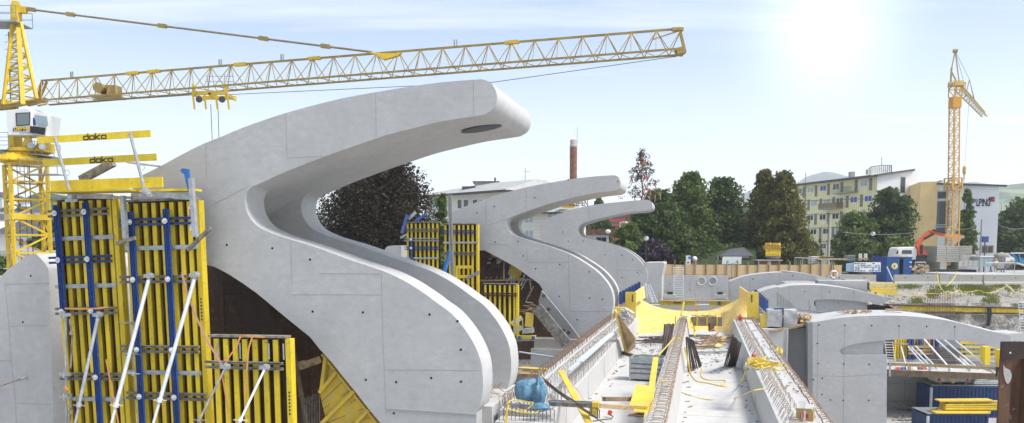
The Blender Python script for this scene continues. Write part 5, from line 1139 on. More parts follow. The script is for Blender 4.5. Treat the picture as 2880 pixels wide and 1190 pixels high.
p=PP('K',1765,772,A,nk)-A;window(kb,p.dot(dk),p.z,1.8,1.3,-.02,GLASS,WOOD,1,True,.15)
for x,y,h_ in ((1185,370,2.2),(1215,362,2.2),(1247,350,2.2),(1277,345,2.4),(1310,357,4.6),(1172,500,2.2),(1205,495,2.2),(1232,485,2.2),(1292,472,2.4),(1178,615,2.2),(1210,612,2.2),(1240,605,2.2),(1300,595,2.0)):
    p=PP('K',x,y,A+nn_*.04,nn_);MB().bar(p-dd*.4,p+dd*.4,.06,h_).build('window',GLASS,kb)
for y0 in (400,528,660):
    p=PP('K',1158,y0+22,A,nn_);q=PP('K',1262,y0+28,A,nn_);z=p.z;bb=MB().bar(Vector((p.x,p.y,z))+nn_*.7,Vector((q.x,q.y,z))+nn_*.7,1.4,.22).build('balcony',DGREY,kb);mb=MB()
    mb.bar(Vector((p.x,p.y,z+1.3))+nn_*1.4,Vector((q.x,q.y,z+1.3))+nn_*1.4,.07)
    for i in range(14):
        c=Vector((p.x,p.y,0)).lerp(Vector((q.x,q.y,0)),i/13)+nn_*1.4;mb.bar(c+UP*(z+.1),c+UP*(z+1.3),.05)
    mb.build('railing',WOODD,bb)
# lettering: K, raised small o, L P ! N G
NAVY=M('navy_letter',(.015,.02,.05),rough=.5)
def ltr(s,x,y,hpx,sx=1):
    p=PP('K',x,y,A+nk*.06,nk);sz=hpx/2.9557*138/2250/.73;text('lettering',s,NAVY,kb,p,dk,(0,0,1),sz,.03,.03,sx=sx)
ltr('K',1600,412,62,.6);ltr('o',1645,380,40,.65);ltr('L',1670,413,62,.48);ltr('P',1690,413,62,.5);ltr('!',1715,413,62,.6);ltr('N',1726,413,62,.45);ltr('G',1756,413,62,.45)
p=PP('K',1802,357,A+nk*.08,nk);f=MB().bar(p-dk*.42,p+dk*.42,.06,.8).build('logo_square',M('logo_red',(.60,.10,.05)),kb);MB().bar(p-dk*.3-UP*.38+nk*.05,p-dk*.3+UP*.38+nk*.05,.18,.03,up=nk).bar(p-dk*.2+nk*.05,p+dk*.3+UP*.33+nk*.05,.12,.03,up=nk).bar(p-dk*.2+nk*.05,p+dk*.3-UP*.33+nk*.05,.12,.03,up=nk).build('logo_mark',NAVY,f)
# long flat-roofed building with brick chimney behind
LA=PP and V('b',110,560,112);LA.z=0;LB=V('b',2400,560,92);LB.z=0;rz,L=wframe(LA,LB);dl=Vector((LB.x-LA.x,LB.y-LA.y,0)).normalized();nl=Vector((dl.y,-dl.x,0))
lb=thing('office_building','long cream building with pale low-pitched roof behind the middle fin','building',LA,rz)
def lc(x,y,off=0):
    p=PP('b',x,y,LA+nl*off,nl)-LA;return p.dot(dl),p.z
MB().box(0,L*.60,0,6,0,lc(600,365)[1]).build('upper_wall',CREAM,lb,local=True)
ze=lc(600,340)[1];MB().hexa([(-1.6,-1.6,ze-.1),(L*.62,-1.6,ze-.1),(L*.62,10,ze-.1),(-1.6,10,ze-.1),(7,5,ze+1.6),(L*.58,5,ze+1.6),(L*.58,7,ze+1.6),(7,7,ze+1.6)]).build('roof',ROOFL,lb,local=True)
MB().box(-1.7,L*.625,-1.7,-1.6,ze-.35,ze-.08).build('gutter',DGREY,lb,local=True)
for i,(x0,x1) in enumerate(((155,235),(245,325),(335,400),(565,640),(655,740),(790,880),(890,975),(985,1060))):
    a=lc(x0,500);b=lc(x1,500);zc=(lc(x0,425)[1]+lc(x0,580)[1])/2;hh_=lc(x0,425)[1]-lc(x0,580)[1];window(lb,(a[0]+b[0])/2,zc,b[0]-a[0],hh_,0,GLASSL if i<3 else GLASS,WHITE,0,True,.12)
zz=lc(300,600)[1];MB().box(0,L*.5,-.12,-.003,zz-1.6,zz-.3).build('sill_band',WHITE,lb,local=True)
for x0,x1 in ((150,330),(560,740)):
    a=lc(x0,700);b=lc(x1,700);window(lb,(a[0]+b[0])/2,a[1]-.4,b[0]-a[0],1.6,0,GLASS,WOODD,1,True,.1)
pa=V('b',838,175,112);pb=V('b',1225,200,108);MB().box(pa.x,V('b',1160,0,110).x,110,115,pa.z-2,V('b',0,168,110).z).build('roof_cabin',CONCS,lb);MB().box(pa.x-.3,V('b',1195,0,110).x,109.7,115.3,V('b',0,168,110).z,V('b',0,160,110).z).build('cabin_roof',DGREY,lb)
MB().tube(V('b',1130,155,110),V('b',1130,105,110),.14,6).build('vent_pipe',DGREY,lb)
for x in (740,1255,1430,1605,1785):
    p=V('b',x,212 if x>800 else 238,108);MB().box(p.x-.9,p.x+.9,107.5,108.5,p.z-.5,p.z).build('roof_vent',DGREY,lb)
MB().tube(V('b',1580,200,106),V('b',1580,-40,106),.05,5).bar(V('b',1575,15,106),V('b',1660,18,106),.05).build('aerial',GREY,lb)
# its lower right wing with the yellow hoarding sign on the roof
RA=V('b',1480,700,98);RA.z=0;RB=V('b',2350,700,94);RB.z=0;rz,L=wframe(RA,RB);dr=Vector((RB.x-RA.x,RB.y-RA.y,0)).normalized();nr=Vector((dr.y,-dr.x,0))
rb_=thing('office_wing','cream clapboard wing seen through the opening of the middle fin','building',RA,rz)
def rc(x,y):
    p=PP('b',x,y,RA,nr)-RA;return p.dot(dr),p.z
ztp=rc(1900,612)[1];CLAP=stripes('clapboard',(.76,.73,.62),(.50,.47,.38),.42,.9,2)
MB().box(0,L,0,2.5,0,ztp).build('wall',CLAP,rb_,local=True)
ze=rc(1900,600)[1];MB().hexa([(-.8,-.8,ze-.3),(L+.8,-.8,ze-.3),(L+.3,3.,ze-.3),(-.8,3.,ze-.3),(.2,.6,ze+.3),(L-.4,.6,ze+.3),(L-.4,2,ze+.3),(.2,2,ze+.3)]).build('roof',ROOFL,rb_,local=True)
MB().box(-.85,L+.85,-.86,-.8,ze-.4,ze-.2).build('gutter',DGREY,rb_,local=True)
for x,y in ((1640,715),(1990,680),(1640,960)):
    a=rc(x,y);window(rb_,a[0],a[1],1.25 if x<1900 else 1.3,1.15,0,GLASSL,WHITE,1,True,.08)
sg=thing('roof_sign','yellow sign with orange lettering on the roof of the cream wing','sign',V('b',2225,575,94))
MB().ext([V('b',x,y,94) for x,y in [(2135,482),(2318,480),(2318,556),(2135,556)]],Vector((0,.12,0))).build('board',M('sign_yellow',(.85,.55,.04),rough=.4),sg)
text('lettering','DARLEHEN',RUST,sg,V('b',2143,528,93.9),(1,0,0),(0,0,1),.95,.01,.02,sx=.62)
MB().ext([V('b',x,y,94.6) for x,y in [(2085,520),(2390,430),(2390,580),(2085,580)]],Vector((0,.5,0))).build('sign_backing',WHITE,sg)
# brick chimney
cb_=V('J',158,300,150);ch=thing('brick_chimney','tall round red brick factory chimney with a pale crown','chimney',(cb_.x,150,0))
zt_=V('J',0,85,150).z;r1=(V('J',184,100,150).x-V('J',132,100,150).x)/2
MB().lathe((cb_.x,150,0),[(r1*1.35,0),(r1*1.02,zt_-6.8),(r1*1.12,zt_-6.8),(r1*1.12,zt_-6.4),(r1*1.0,zt_-6.4),(r1,zt_)],18).build('shaft',BRK,ch,smooth=40)
MB().lathe((cb_.x,150,0),[(r1*1.05,zt_),(r1*1.08,zt_+.3),(r1*.95,zt_+.35),(r1*.95,zt_+1.3)],18).build('crown_band',M('pale_cap',(.55,.50,.46),rough=.8),ch,smooth=40)
MB().tube((cb_.x+r1,150,zt_),(cb_.x+r1,150,zt_+3.6),.04,4).build('lightning_rod',GREY,ch)
# red building, white hut, pale block, slate-roof house
p0=V('J',425,600,220);p1=V('J',645,600,220);t=thing('red_building','long red building with dark window bands behind the smallest fin','building',(p0.x,220,0))
z1=V('J',0,565,220).z;MB().box(p0.x,p1.x+4,220,232,0,z1).build('wall',M('red_facade',(.48,.06,.05),(.4,.05,.04),.5,rough=.6),t)
for ya,yb2 in ((582,594),(618,630),(648,660)):MB().box(p0.x,p1.x+3.5,219.9,220,V('J',0,yb2,220).z,V('J',0,ya,220).z).build('window_band',GLASS,t)
MB().box(p0.x-.5,p1.x+4.5,219.5,232.5,z1,z1+.5).build('roof_edge',DGREY,t)
p0=V('J',515,600,205);p1=V('J',585,600,205);t=thing('pale_block','plain pale stair block in front of the red building','building',(p0.x,205,0))
MB().box(p0.x,p1.x,205,212,0,V('J',0,615,205).z).build('wall',WREN,t);MB().box(V('J',552,0,205).x,V('J',565,0,205).x,204.9,205,V('J',0,690,205).z,V('J',0,640,205).z).build('window',GLASS,t)
p0=V('J',262,700,135);p1=V('J',412,700,135);t=thing('white_hut','low white flat-roofed hut below the red building','building',(p0.x,135,0))
MB().box(p0.x,p1.x,135,143,0,V('J',0,708,135).z).build('wall',WHITE,t);zt_=V('J',0,700,135).z;MB().box(p0.x-.6,p1.x+2.2,134.4,143.6,zt_-.3,zt_+.7).build('roof',RUST,t)
for x in (345,382):MB().box(V('J',x-17,0,135).x,V('J',x+17,0,135).x,134.92,135,V('J',0,760,135).z,V('J',0,730,135).z).build('window',GLASS,t)
MB().ball(V('J',405,688,134.5),.5,.3,.4).build('roof_dome',WHITE,t,smooth=60)
p0=V('J',1206,900,110);p1=V('J',1412,900,110);t=thing('small_house','small white house with slate roof behind the particle-board hoarding','house',(p0.x,110,0))
MB().box(p0.x,p1.x,110,116,0,V('J',0,856,110).z).build('wall',WHITE,t);z_=V('J',0,860,110).z
MB().hexa([(p0.x-.3,109.4,z_),(p1.x+.4,109.4,z_),(p1.x+.4,116.6,z_),(p0.x-.3,116.6,z_),(V('J',1290,0,113).x,112.6,z_+.95),(p1.x,112.6,z_+1.15),(p1.x,113.4,z_+1.15),(V('J',1290,0,113).x,113.4,z_+.95)]).build('roof',ROOFD,t)
MB().box(V('J',1208,0,109).x,V('J',1218,0,109).x,109.4,109.5,0,z_).build('corner_post',GREY,t)
# pale building glimpsed between trees
p0=V('J',1365,540,210);p1=V('J',1425,540,210);t=thing('distant_building','pale grey building glimpsed between the tall tree and the conifers','building',(p0.x,210,0))
MB().box(p0.x,p1.x,210,220,0,V('J',0,540,210).z).build('wall',GREY,t)
for k in range(3):MB().box(p0.x+.5,p1.x-.5,209.9,210,V('J',0,575+k*35,210).z,V('J',0,560+k*35,210).z).build('window_band',GLASSL,t)
# left houses
p0=V('R',-20,900,95);t=thing('pale_house','pale house with dark roof seen through the left crane mast','house',(p0.x,95,0))
x1=V('R',300,0,95).x;z_=V('R',0,835,95).z;MB().box(p0.x,x1,95,105,0,z_).build('wall',CREAM,t)
MB().hexa([(p0.x-.5,94.4,z_),(x1+.5,94.4,z_),(x1+.5,105.6,z_),(p0.x-.5,105.6,z_),(p0.x+2,99.5,z_+2.4),(x1-2,99.5,z_+2.4),(x1-2,100.5,z_+2.4),(p0.x+2,100.5,z_+2.4)]).build('roof',ROOFD,t)
for x in (30,90,150,220):MB().box(V('R',x-12,0,95).x,V('R',x+12,0,95).x,94.93,95,V('R',0,910,95).z,V('R',0,870,95).z).build('window',GLASS,t)
MB().box(V('R',248,0,99).x,V('R',272,0,99).x,98,99.5,z_,V('R',0,770,99).z).build('chimney_stack',DGREY,t)
p0=V('R',-40,940,70);t=thing('low_outbuilding','low outbuilding with grey eaves at the left edge','house',(p0.x,70,0));x1=V('R',48,0,70).x
MB().box(p0.x,x1,70,76,0,V('R',0,965,70).z).build('wall',WHITE,t);z_=V('R',0,965,70).z;MB().box(p0.x-.4,x1+.5,69.4,76.4,z_,z_+.35).build('roof',CONCS,t);MB().box(V('R',20,0,70).x,V('R',42,0,70).x,69.9,70,.6,z_-.5).build('door',GLASS,t)
t=thing('terrace_house','red-roofed terrace house behind the crane and the left formwork','house',V('R',385,800,130)*1);t.location.z=0
p0=V('R',330,0,130).x;p1=V('R',480,0,130).x;z_=V('R',0,815,130).z;MB().box(p0,p1,130,138,0,z_).build('wall',CREAM,t);MB().ext([(p0-.5,129.5,z_),(p0-.5,138.5,z_),(p0-.5,134,z_+3.2)],(p1-p0+1,0,0)).build('roof',M('red_roof_tiles',(.30,.15,.11),rough=.8),t)
# roadside things on the far side: hoarding, signs, lamps
hd=thing('particle_board_hoarding','long fence of orange particle boards with posts beyond the trough','fence',V('K',100,985,100)*1)
hd.location.z=0
zt_=V('I',365,97,100).z;xa=V('I',366,0,100).x;xb=V('K',585,0,100).x;n=17
for i in range(n):
    x0=xa+(xb-xa)*i/n;x1=xa+(xb-xa)*(i+1)/n;MB().box(x0+.01,x1-.01,100,100.03,-.1,zt_+random.uniform(-.05,.05)).build('board',OSB,hd)
    MB().box(x0-.06,x0+.06,99.85,99.98,-.1,zt_+random.uniform(.3,.6)).build('post',WOODD if i%3 else GREY,hd)
MB().box(xa,xb,99.93,99.96,.25,.4).build('rail',WOODD,hd)
def lamp(name,label,r,x,yt,yb,Y,kind='globe',rad=.05):
    p=V(r,x,yb,Y);p.z=0 if name!='globe_lamp' or True else p.z;q=V(r,x,yt,Y);t=thing(name,label,'street lamp',(q.x,Y,0),group=None)
    MB().tube((q.x,Y,0),q,rad,8,rad*.7).build('pole',DGREY,t)
    if kind=='globe':
        MB().lathe(q,[(.06,0),(.22,.08),(.30,.26),(.22,.42),(.05,.5)],12).build('lamp_globe',WHITE,t,smooth=60);MB().lathe(q+UP*.3,[(.32,0),(.28,.15),(.08,.25)],12).build('lamp_cap',GREY,t,smooth=60)
    return t
lamp('street_lamp','black post lamp with pale globe beside the purplish shrub','J',678,752,900,98)
lamp('street_lamp','white mushroom street lamp in front of the street tree and facade','K',812,660,860,108,rad=.07)
lamp('street_lamp','distant pale lamp on the hillside beside the white lettered building','K',1882,400,560,200)
t=thing('globe_lamp','white ball lamp on a brick pier beside the white info sign','lamp',(V('J',1022,0,104).x,104,0));c=V('J',1022,883,104);MB().box(c.x-.45,c.x+.45,103.6,104.4,0,c.z-.35).build('brick_pier',BRK,t);MB().ball(c,.36).build('lamp_globe',WHITE,t,smooth=60)
t=thing('info_sign','white upright information board beside the ball lamp','sign',(V('J',993,0,103).x,103,0));MB().box(V('J',976,0,103).x,V('J',1010,0,103).x,103,103.2,.3,V('J',0,858,103).z).build('board',WHITE,t)
c=V('J',993,872,102.97);MB().ball(c,.32,.02,.14).build('oval_logo',BLUEL,t)
for k in range(3):MB().box(c.x-.4,c.x-.15,102.96,102.99,c.z-.7-k*.45,c.z-.55-k*.45).build('arrow_mark',DGREY,t)
t=thing('yellow_sign','illuminated-style yellow sign on a funnel foot above a white-framed plinth, in front of the conifers','sign',(V('J',1582,0,106).x,106,0))
t['label']='square yellow shop sign with red stripe on a funnel foot before the conifers'
MB().ext([V('J',x,y,106) for x,y in [(1528,768),(1637,770),(1635,862),(1530,862)]],Vector((0,.3,0))).build('board',M('sign_yellow2',(.92,.68,.02),rough=.4),t,bevel=.04)
MB().ext([V('J',x,y,105.97) for x,y in [(1540,842),(1626,842),(1626,858),(1540,858)]],Vector((0,.02,0))).build('red_stripe',M('sign_red',(.60,.10,.02),rough=.4),t)
for s_,y,z in (('BÜRO-',793,.85),('BETRIEBS-',810,.85),('CENTER',827,.85)):text('lettering',s_,M('sign_ink',(.50,.26,.03)),t,V('J',1582,y,105.95),(1,0,0),(0,0,1),.66,.01,.012,sx=.9,align='CENTER')
text('lettering','aktiv',HOSE,t,V('J',1584,857,105.93),(1,0,0),(0,0,1),.68,.01,.02,sx=1.3,align='CENTER')
c=V('J',1582,864,106.1);MB().lathe(Vector((c.x,106.15,c.z-1.0)),[(.25,0),(.35,.3),(1.1,1.0)],12).build('funnel_foot',GREY,t)
pw=V('J',1495,0,105.5).x;pe=V('J',1648,0,105.5).x;MB().box(pw,pe,105.3,107,0,V('J',0,895,105.5).z).build('brick_plinth',BRK,t);MB().box(pw+1.2,pe-1.2,105.2,105.28,.4,V('J',0,902,105.2).z).build('white_frame',WHITE,t);MB().box(pw+1.4,pe-1.4,105.14,105.18,.4,V('J',0,905,105.2).z).build('dark_panel',CONCS,t)
MB().box(pw-.3,pe+.3,105.0,107.2,V('J',0,895,105.5).z,V('J',0,888,105.5).z).build('cap_stone',CONCS,t)
# twin-arm post, utility poles
t=thing('twin_arm_post','grey post with a forked bracket and white board in front of the hoarding','post',(V('I',780,0,87).x,87,0))
MB().tube((V('I',780,0,87).x,87,0),V('I',780,88,87),.07,8).build('pole',GREY,t);MB().path([V('I',755,72,87),V('I',757,84,87),V('I',780,88,87),V('I',806,84,87),V('I',808,72,87)],.05,6).build('fork',GREY,t)
MB().ext([V('I',x,y,108) for x,y in [(722,48),(838,48),(836,94),(718,94)]],Vector((0,.1,0))).build('white_board',WHITE,t)
for x,yt,rd,lab,mt in ((452,510,.22,'thick weathered timber pole in front of the striped facade',CONCS),(285,560,.16,'thinner grey pole left of the thick timber pole',CONCS),(1718,522,.14,'slim grey pole in front of the white lettered wall',GREY)):
    q=V('K',x,yt,118);t=thing('utility_pole',lab,'pole',(q.x,118,0),group='poles behind the barriers');MB().tube((q.x,118,0),q,rd,9,rd*.8).build('pole',mt,t)
    if x<1000:MB().tube(q-PX*(1.0 if x>400 else .6)-UP*.8,q-UP*.6,.04,5).build('lamp_arm',WHITE,t)
q=V('K',1745,708,116);t=thing('blue_sign_post','dark post topped by a blue cube sign at the foot of the lettered wall','sign',(q.x,116,0));MB().tube((q.x,116,0),q,.09,6).build('pole',DGREY,t);MB().box(q.x-.4,q.x+.4,115.8,116.2,q.z-.1,q.z+.75).build('blue_cube',BLUE,t)
for i,(x0,y0,x1,y1,lab) in enumerate(((560,630,1310,612,'overhead cable sagging from the striped facade past the street tree'),(1500,600,1720,545,'overhead cable in front of the lettered wall'),(1840,560,2100,590,'overhead cable crossing the dark trees at the right edge'))):
    a,b=V('K',x0,y0,119),V('K',x1,y1,119);single(MB().path([a.lerp(b,k/8)-UP*.5*math.sin(math.pi*k/8) for k in range(9)],.018,4),'overhead_cable',GREY,lab,'cable','overhead cables')
# ---- second set of formwork, under and left of the middle fin
uf=50.7
G2='formwork panels by the middle fin'
def wl2(z,mt=GALVD,pair=True,x0=-.1,x1=2.3):return (z,x0,x1,mt,pair)
panel('small distant yellow formwork panel with a short blue post, left of its pair',PL('N',40,178,uf),2.30,4.2,0,[.1,.38,.68,.98,1.28,1.58,1.88,2.18],[wl2(.50,GALVD),wl2(1.12,GALV,True),wl2(1.68,BLUE),wl2(2.35,GALV,False)],[(.42,1.0,3.9)],edge=False,group=G2)
panel('small distant yellow formwork panel joining the middle fin, crossed by a blue waling',PL('N',322,190,uf-.02),2.20,5.0,0,[.1,.4,.72,1.04,1.34,1.66,1.96],[wl2(.50,BLUE,True,-.1,2.2),wl2(1.20,GALV,False,-.05,2.3),wl2(1.9,GALVD,True,-.1,2.15)],[],group=G2)
panel('small lower yellow formwork panel under the arch of the middle fin',PL('N',620,635,uf-.8),2.12,3.3,0,[.1,.42,.74,1.06,1.38,1.72,2.02],[wl2(.65,RUST,True,-.05,2.2)],[],group=G2)
for i,(x0,y0,x1,y1,mt,w_,lab) in enumerate(((0,255,42,118,BLUE,.22,'left of two blue lifting props behind the small panels'),(100,165,185,108,BLUE,.2,'right of two blue lifting props behind the small panels'),(318,545,362,380,BLUEL,.24,'bright blue inclined prop between the two small panels'))):
    single(MB().bar(PL('N',x0,y0,50.2 if i<2 else 49.6),PL('N',x1,y1,50.4 if i<2 else 50.),w_,w_*.8),'blue_prop',mt,lab,'prop','blue props by the middle fin')
single(MB().bar(PL('N',-10,290,50.6),PL('N',40,262,50.6),.06,.14).bar(PL('N',50,150,50.6),PL('N',105,98,50.6),.07,.2),'steel_bracket',GALV,'two grey steel arms beside the blue lifting props','bracket')
single(MB().bar(PL('N',488,590,50.0),PL('N',582,540,50.0),.12,.12).bar(PL('N',480,605,50.0),PL('N',582,556,50.0),.06,.06,),'diagonal_strut',GREY,'dark diagonal arm bolted to the small panel joining the middle fin','bracket')
t=thing('access_hatch','small yellow frame hung on the panel beside the middle fin','frame',PL('N',470,600,50.3))
for a,b in (((412,500),(412,600)),((526,500),(526,640)),((412,508),(526,508)),((412,580),(526,580))):MB().bar(PL('N',*a,50.3),PL('N',*b,50.3),.1,.2 if a[1]==b[1] else .1,up=UP if a[1]==b[1] else AX).build('bar',YEL,t)
# tall lattice steel post
t=thing('steel_lattice_post','tall slim perforated steel post rising in front of the middle fin','post',PL('N',370,600,47))
a0=PL('N',350,-30,47);b0=PL('N',372,600,47);a1=PL('N',368,-30,47);b1=PL('N',386,600,47)
mb=MB().bar(a0,b0,.09,.09).bar(a1,b1,.09,.09);mb.build('chord',GREY,t)
mb=MB()
for i in range(34):mb.bar(a0.lerp(b0,i/34),a1.lerp(b1,(i+.5)/34),.04);mb.bar(a1.lerp(b1,(i+.5)/34),a0.lerp(b0,(i+1)/34),.04)
mb.build('lacing',GALVD,t)
# rounded pale wall end left of the small panels
pts=[PL('a',x,y,51.6) for x,y in [(1040,420),(1072,290),(1085,270),(1110,255),(1150,250),(1235,252),(1235,500),(1040,500)]]
single(MB().ext(pts,AX*4.4),'concrete_wall',CONC,'small rounded pale wall end left of the distant formwork panels','concrete wall',smooth=30)
# inside of the opening under the middle fin
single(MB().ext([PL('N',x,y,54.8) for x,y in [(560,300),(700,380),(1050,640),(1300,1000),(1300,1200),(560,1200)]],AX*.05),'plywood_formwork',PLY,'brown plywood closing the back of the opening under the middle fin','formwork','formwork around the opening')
single(MB().bar(PL('N',540,610,52.2),PL('N',990,602,52.2),.9,.10),'scaffold_deck',WOODD,'narrow deck the two workers stand on, under the middle fin','deck')
t=thing('tube_scaffold','yellow and blue scaffold frame right of the two workers','scaffold',PL('N',790,602,53))
for a,b,mt in (((765,460),(765,600),YEL),((775,475),(778,600),BLUE),((793,490),(795,600),BLUE),((812,495),(812,600),YEL),((865,545),(870,600),YEL),((765,598),(900,598),YEL),((780,530),(870,530),BLUE),((900,580),(985,600),BLUE)):MB().bar(PL('N',*a,53),PL('N',*b,53),.12,.12).build('bar',mt,t)
blob(PL('N',845,545,53),.45,.2,.5,.3,1.5,16,10).build('yellow_bag',YELP,t,smooth=60)
random.seed(14)
mb=MB()
for i in range(14):
    x=random.uniform(800,960);mb.tube(PL('N',x,random.uniform(540,640),52.0),PL('N',x+random.uniform(-60,10),random.uniform(640,720),51.8),.03,5)
single(mb,'tie_rods',GALV,'cluster of grey tie rods hanging under the arch of the middle fin','tie rod')
single(MB().tube(PL('N',925,770,51.5),PL('N',984,780,51.5),.05,6).tube(PL('N',930,760,51.4),PL('N',985,650,51.4),.05,6),'props',GALVD,'two crossing dark props right of the lower small panel','prop')
mb=MB()
for i in range(30):
    p=PL('N',random.uniform(925,985),random.uniform(790,860),51.4);mb.bar(p,p+Vector((random.uniform(-.7,.7),random.uniform(-.3,.3),random.uniform(-.1,.1))),.12,.05)
single(mb,'timber_offcuts',WOODD,'jumble of offcuts in the dark right of the lower small panel','timber offcuts')
t=thing('scaffold_landing','yellow plank landing with blue-ended beams below the lower small panel','deck',PL('N',920,1040,49))
MB().bar(PL('N',865,1030,49),PL('N',1000,1032,49),.5,.18).build('beam',YEL,t);MB().bar(PL('N',860,1055,48.8),PL('N',990,1052,48.8),.3,.12).build('beam',GREY,t)
for x in (880,985):MB().tube(PL('N',x,1025,48.6),PL('N',x,1050,48.6),.10,8).build('beam_end',BLUE,t)
MB().bar(PL('N',925,900,49.6),PL('N',984,905,49.6),.1,.9).build('yellow_panel',YELP,t);MB().bar(PL('N',920,985,49.3),PL('N',984,980,49.3),.7,.3).build('bag_pile',GALV,t)
t=thing('guard_rail','pale guard frame with two yellow boards beside the rim of the large fin','guard rail',PL('N',860,1000,49.2))
MB().bar(PL('N',820,935,49),PL('N',898,885,49),.05,.3).build('board',YELF,t);MB().bar(PL('N',845,985,49),PL('N',898,960,49),.05,.3).build('board',YELF,t)
for x in (850,902):MB().bar(PL('N',x,890,48.9),PL('N',x+4,1010,48.9),.1,.06).build('post',GALV,t)
# ---- people
def person(label,base,rz,J,skin=SKIN,top=SHIRT,legs=DARKC,helmet=None,hair=BLACK,sleeve=1,group=None,scale=1.):
    """J: joints in metres, local x right, -y forward"""
    t=thing('person',label,'person',base,rz,group)
    def skinned(name,pts,eds,rad,mat,lv=1):
        me=bpy.data.meshes.new(name);me.from_pydata([Vector(p)*scale for p in pts],eds,[]);me.update();o=bpy.data.objects.new(name,me);COL.objects.link(o);o.parent=t;me.materials.append(mat)
        m=o.modifiers.new('s','SKIN');sv=me.skin_vertices[0].data if me.skin_vertices else None
        if sv is None:
            bm=bmesh.new();bm.from_mesh(me);bm.verts.layers.skin.verify();bm.to_mesh(me);bm.free();sv=me.skin_vertices[0].data
        for i,r in enumerate(rad):sv[i].radius=(r*scale,r*scale)
        sv[0].use_root=True;s2=o.modifiers.new('d','SUBSURF');s2.levels=lv;s2.render_levels=lv;m.use_smooth_shade=True;return o
    j={k:Vector(v) for k,v in J.items()}
    N=['pel','chest','neck','head','top','shl','ell','wrl','shr','elr','wrr','hpl','knl','anl','tol','hpr','knr','anr','tor']
    idx={n:i for i,n in enumerate(N)};pts=[j[n] for n in N]
    E=[('pel','chest'),('chest','neck'),('neck','head'),('head','top'),('chest','shl'),('shl','ell'),('ell','wrl'),('chest','shr'),('shr','elr'),('elr','wrr'),('pel','hpl'),('hpl','knl'),('knl','anl'),('anl','tol'),('pel','hpr'),('hpr','knr'),('knr','anr'),('anr','tor')]
    rad=dict(pel=.125,chest=.13,neck=.055,head=.09,top=.07,shl=.06,ell=.042,wrl=.028,shr=.06,elr=.042,wrr=.028,hpl=.085,knl=.058,anl=.04,tol=.035,hpr=.085,knr=.058,anr=.04,tor=.035)
    ed=[(idx[a],idx[b]) for a,b in E];P=list(pts);rr=[rad[n] for n in N]
    for s_ in ('l','r'):          # palm, four fingers, thumb
        w_=j['wr'+s_];d=(w_-j['el'+s_]).normalized();side=d.cross(Vector((0,1,.2))).normalized();P.append(w_+d*.08);pi=len(P)-1;rr.append(.026);ed.append((idx['wr'+s_],pi))
        for k,ln in enumerate((.07,.08,.075,.06)):
            o_=side*(k-1.5)*.02;P.append(w_+d*.10+o_);rr.append(.009);ed.append((pi,len(P)-1));P.append(w_+d*(.10+ln)+o_+Vector((0,-.02,0)));rr.append(.008);ed.append((len(P)-2,len(P)-1))
        P.append(w_+d*.07+side*.05);rr.append(.01);ed.append((idx['wr'+s_],len(P)-1))
    skinned('body',P,ed,rr,skin)
    def mid(a,b,f):return j[a].lerp(j[b],f)
    skinned('shirt',[mid('pel','chest',.15),j['chest'],mid('chest','neck',.5),j['shl'],mid('shl','ell',sleeve),j['shr'],mid('shr','elr',sleeve)],[(0,1),(1,2),(1,3),(3,4),(1,5),(5,6)],[.155,.16,.08,.08,.06,.08,.06],top)
    skinned('trousers',[j['pel'],j['hpl'],j['knl'],mid('knl','anl',.85),j['hpr'],j['knr'],mid('knr','anr',.85)],[(0,1),(1,2),(2,3),(0,4),(4,5),(5,6)],[.15,.105,.078,.065,.105,.078,.065],legs)
    for s_ in ('l','r'):
        a=j['an'+s_]*scale;b=j['to'+s_]*scale;MB().ball(a.lerp(b,.55)+Vector((0,0,-.01)),.055*scale,.14*scale,.06*scale,10,6).build('shoe',BLACK,t,local=True,smooth=60)
    hd_=j['head'].lerp(j['top'],.35)*scale;f=(j['top']-j['neck']).normalized()
    face=Vector((0,-1,0))-f*Vector((0,-1,0)).dot(f);face.normalize()
    hb_=MB().ball(hd_+face*.10*scale-f*.02,.016,.02,.024,6,5);hb_.build('nose',skin,t,local=True,smooth=60)
    for sx in (-1,1):
        r_=f.cross(face).normalized();MB().ball(hd_+(face*.088+r_*sx*.034+f*.02)*scale,.012,.008,.008,6,5).build('eye',BLACK,t,local=True);MB().ball(hd_+r_*sx*.095*scale,.012,.02,.03,6,5).build('ear',skin,t,local=True)
    MB().box(hd_.x-.025,hd_.x+.025,hd_.y+face.y*.098-.004,hd_.y+face.y*.098,hd_.z-.062,hd_.z-.054).build('mouth',RED,t,local=True)
    if helmet:
        c=hd_+f*.045*scale;mb=MB().ball(c,.125*scale,.145*scale,.105*scale,14,8).tube(c-f*.005,c+f*.012,.15*scale,14);mb.build('helmet',helmet,t,local=True,smooth=50)
    else:MB().ball(hd_+f*.03*scale-face*.02*scale,.105*scale,.115*scale,.105*scale,12,8).build('hair',hair,t,local=True,smooth=60)
    return t
stand=dict(pel=(0,0,.95),chest=(0,-.02,1.32),neck=(0,-.03,1.50),head=(0,-.05,1.60),top=(0,-.06,1.70),shl=(-.19,0,1.42),ell=(-.25,.02,1.14),wrl=(-.26,-.12,.90),shr=(.19,0,1.42),elr=(.25,.02,1.14),wrr=(.24,-.14,.92),hpl=(-.1,0,.90),knl=(-.12,-.03,.50),anl=(-.13,.02,.09),tol=(-.14,-.14,.05),hpr=(.1,0,.90),knr=(.12,-.05,.50),anr=(.13,.05,.09),tor=(.14,-.10,.05))
walk=dict(stand,knl=(-.11,-.18,.52),anl=(-.12,-.22,.10),tol=(-.12,-.38,.06),knr=(.11,.02,.50),anr=(.12,.24,.13),tor=(.12,.10,.06),wrl=(-.24,-.22,1.0),elr=(.25,.1,1.16),wrr=(.25,.16,.92))
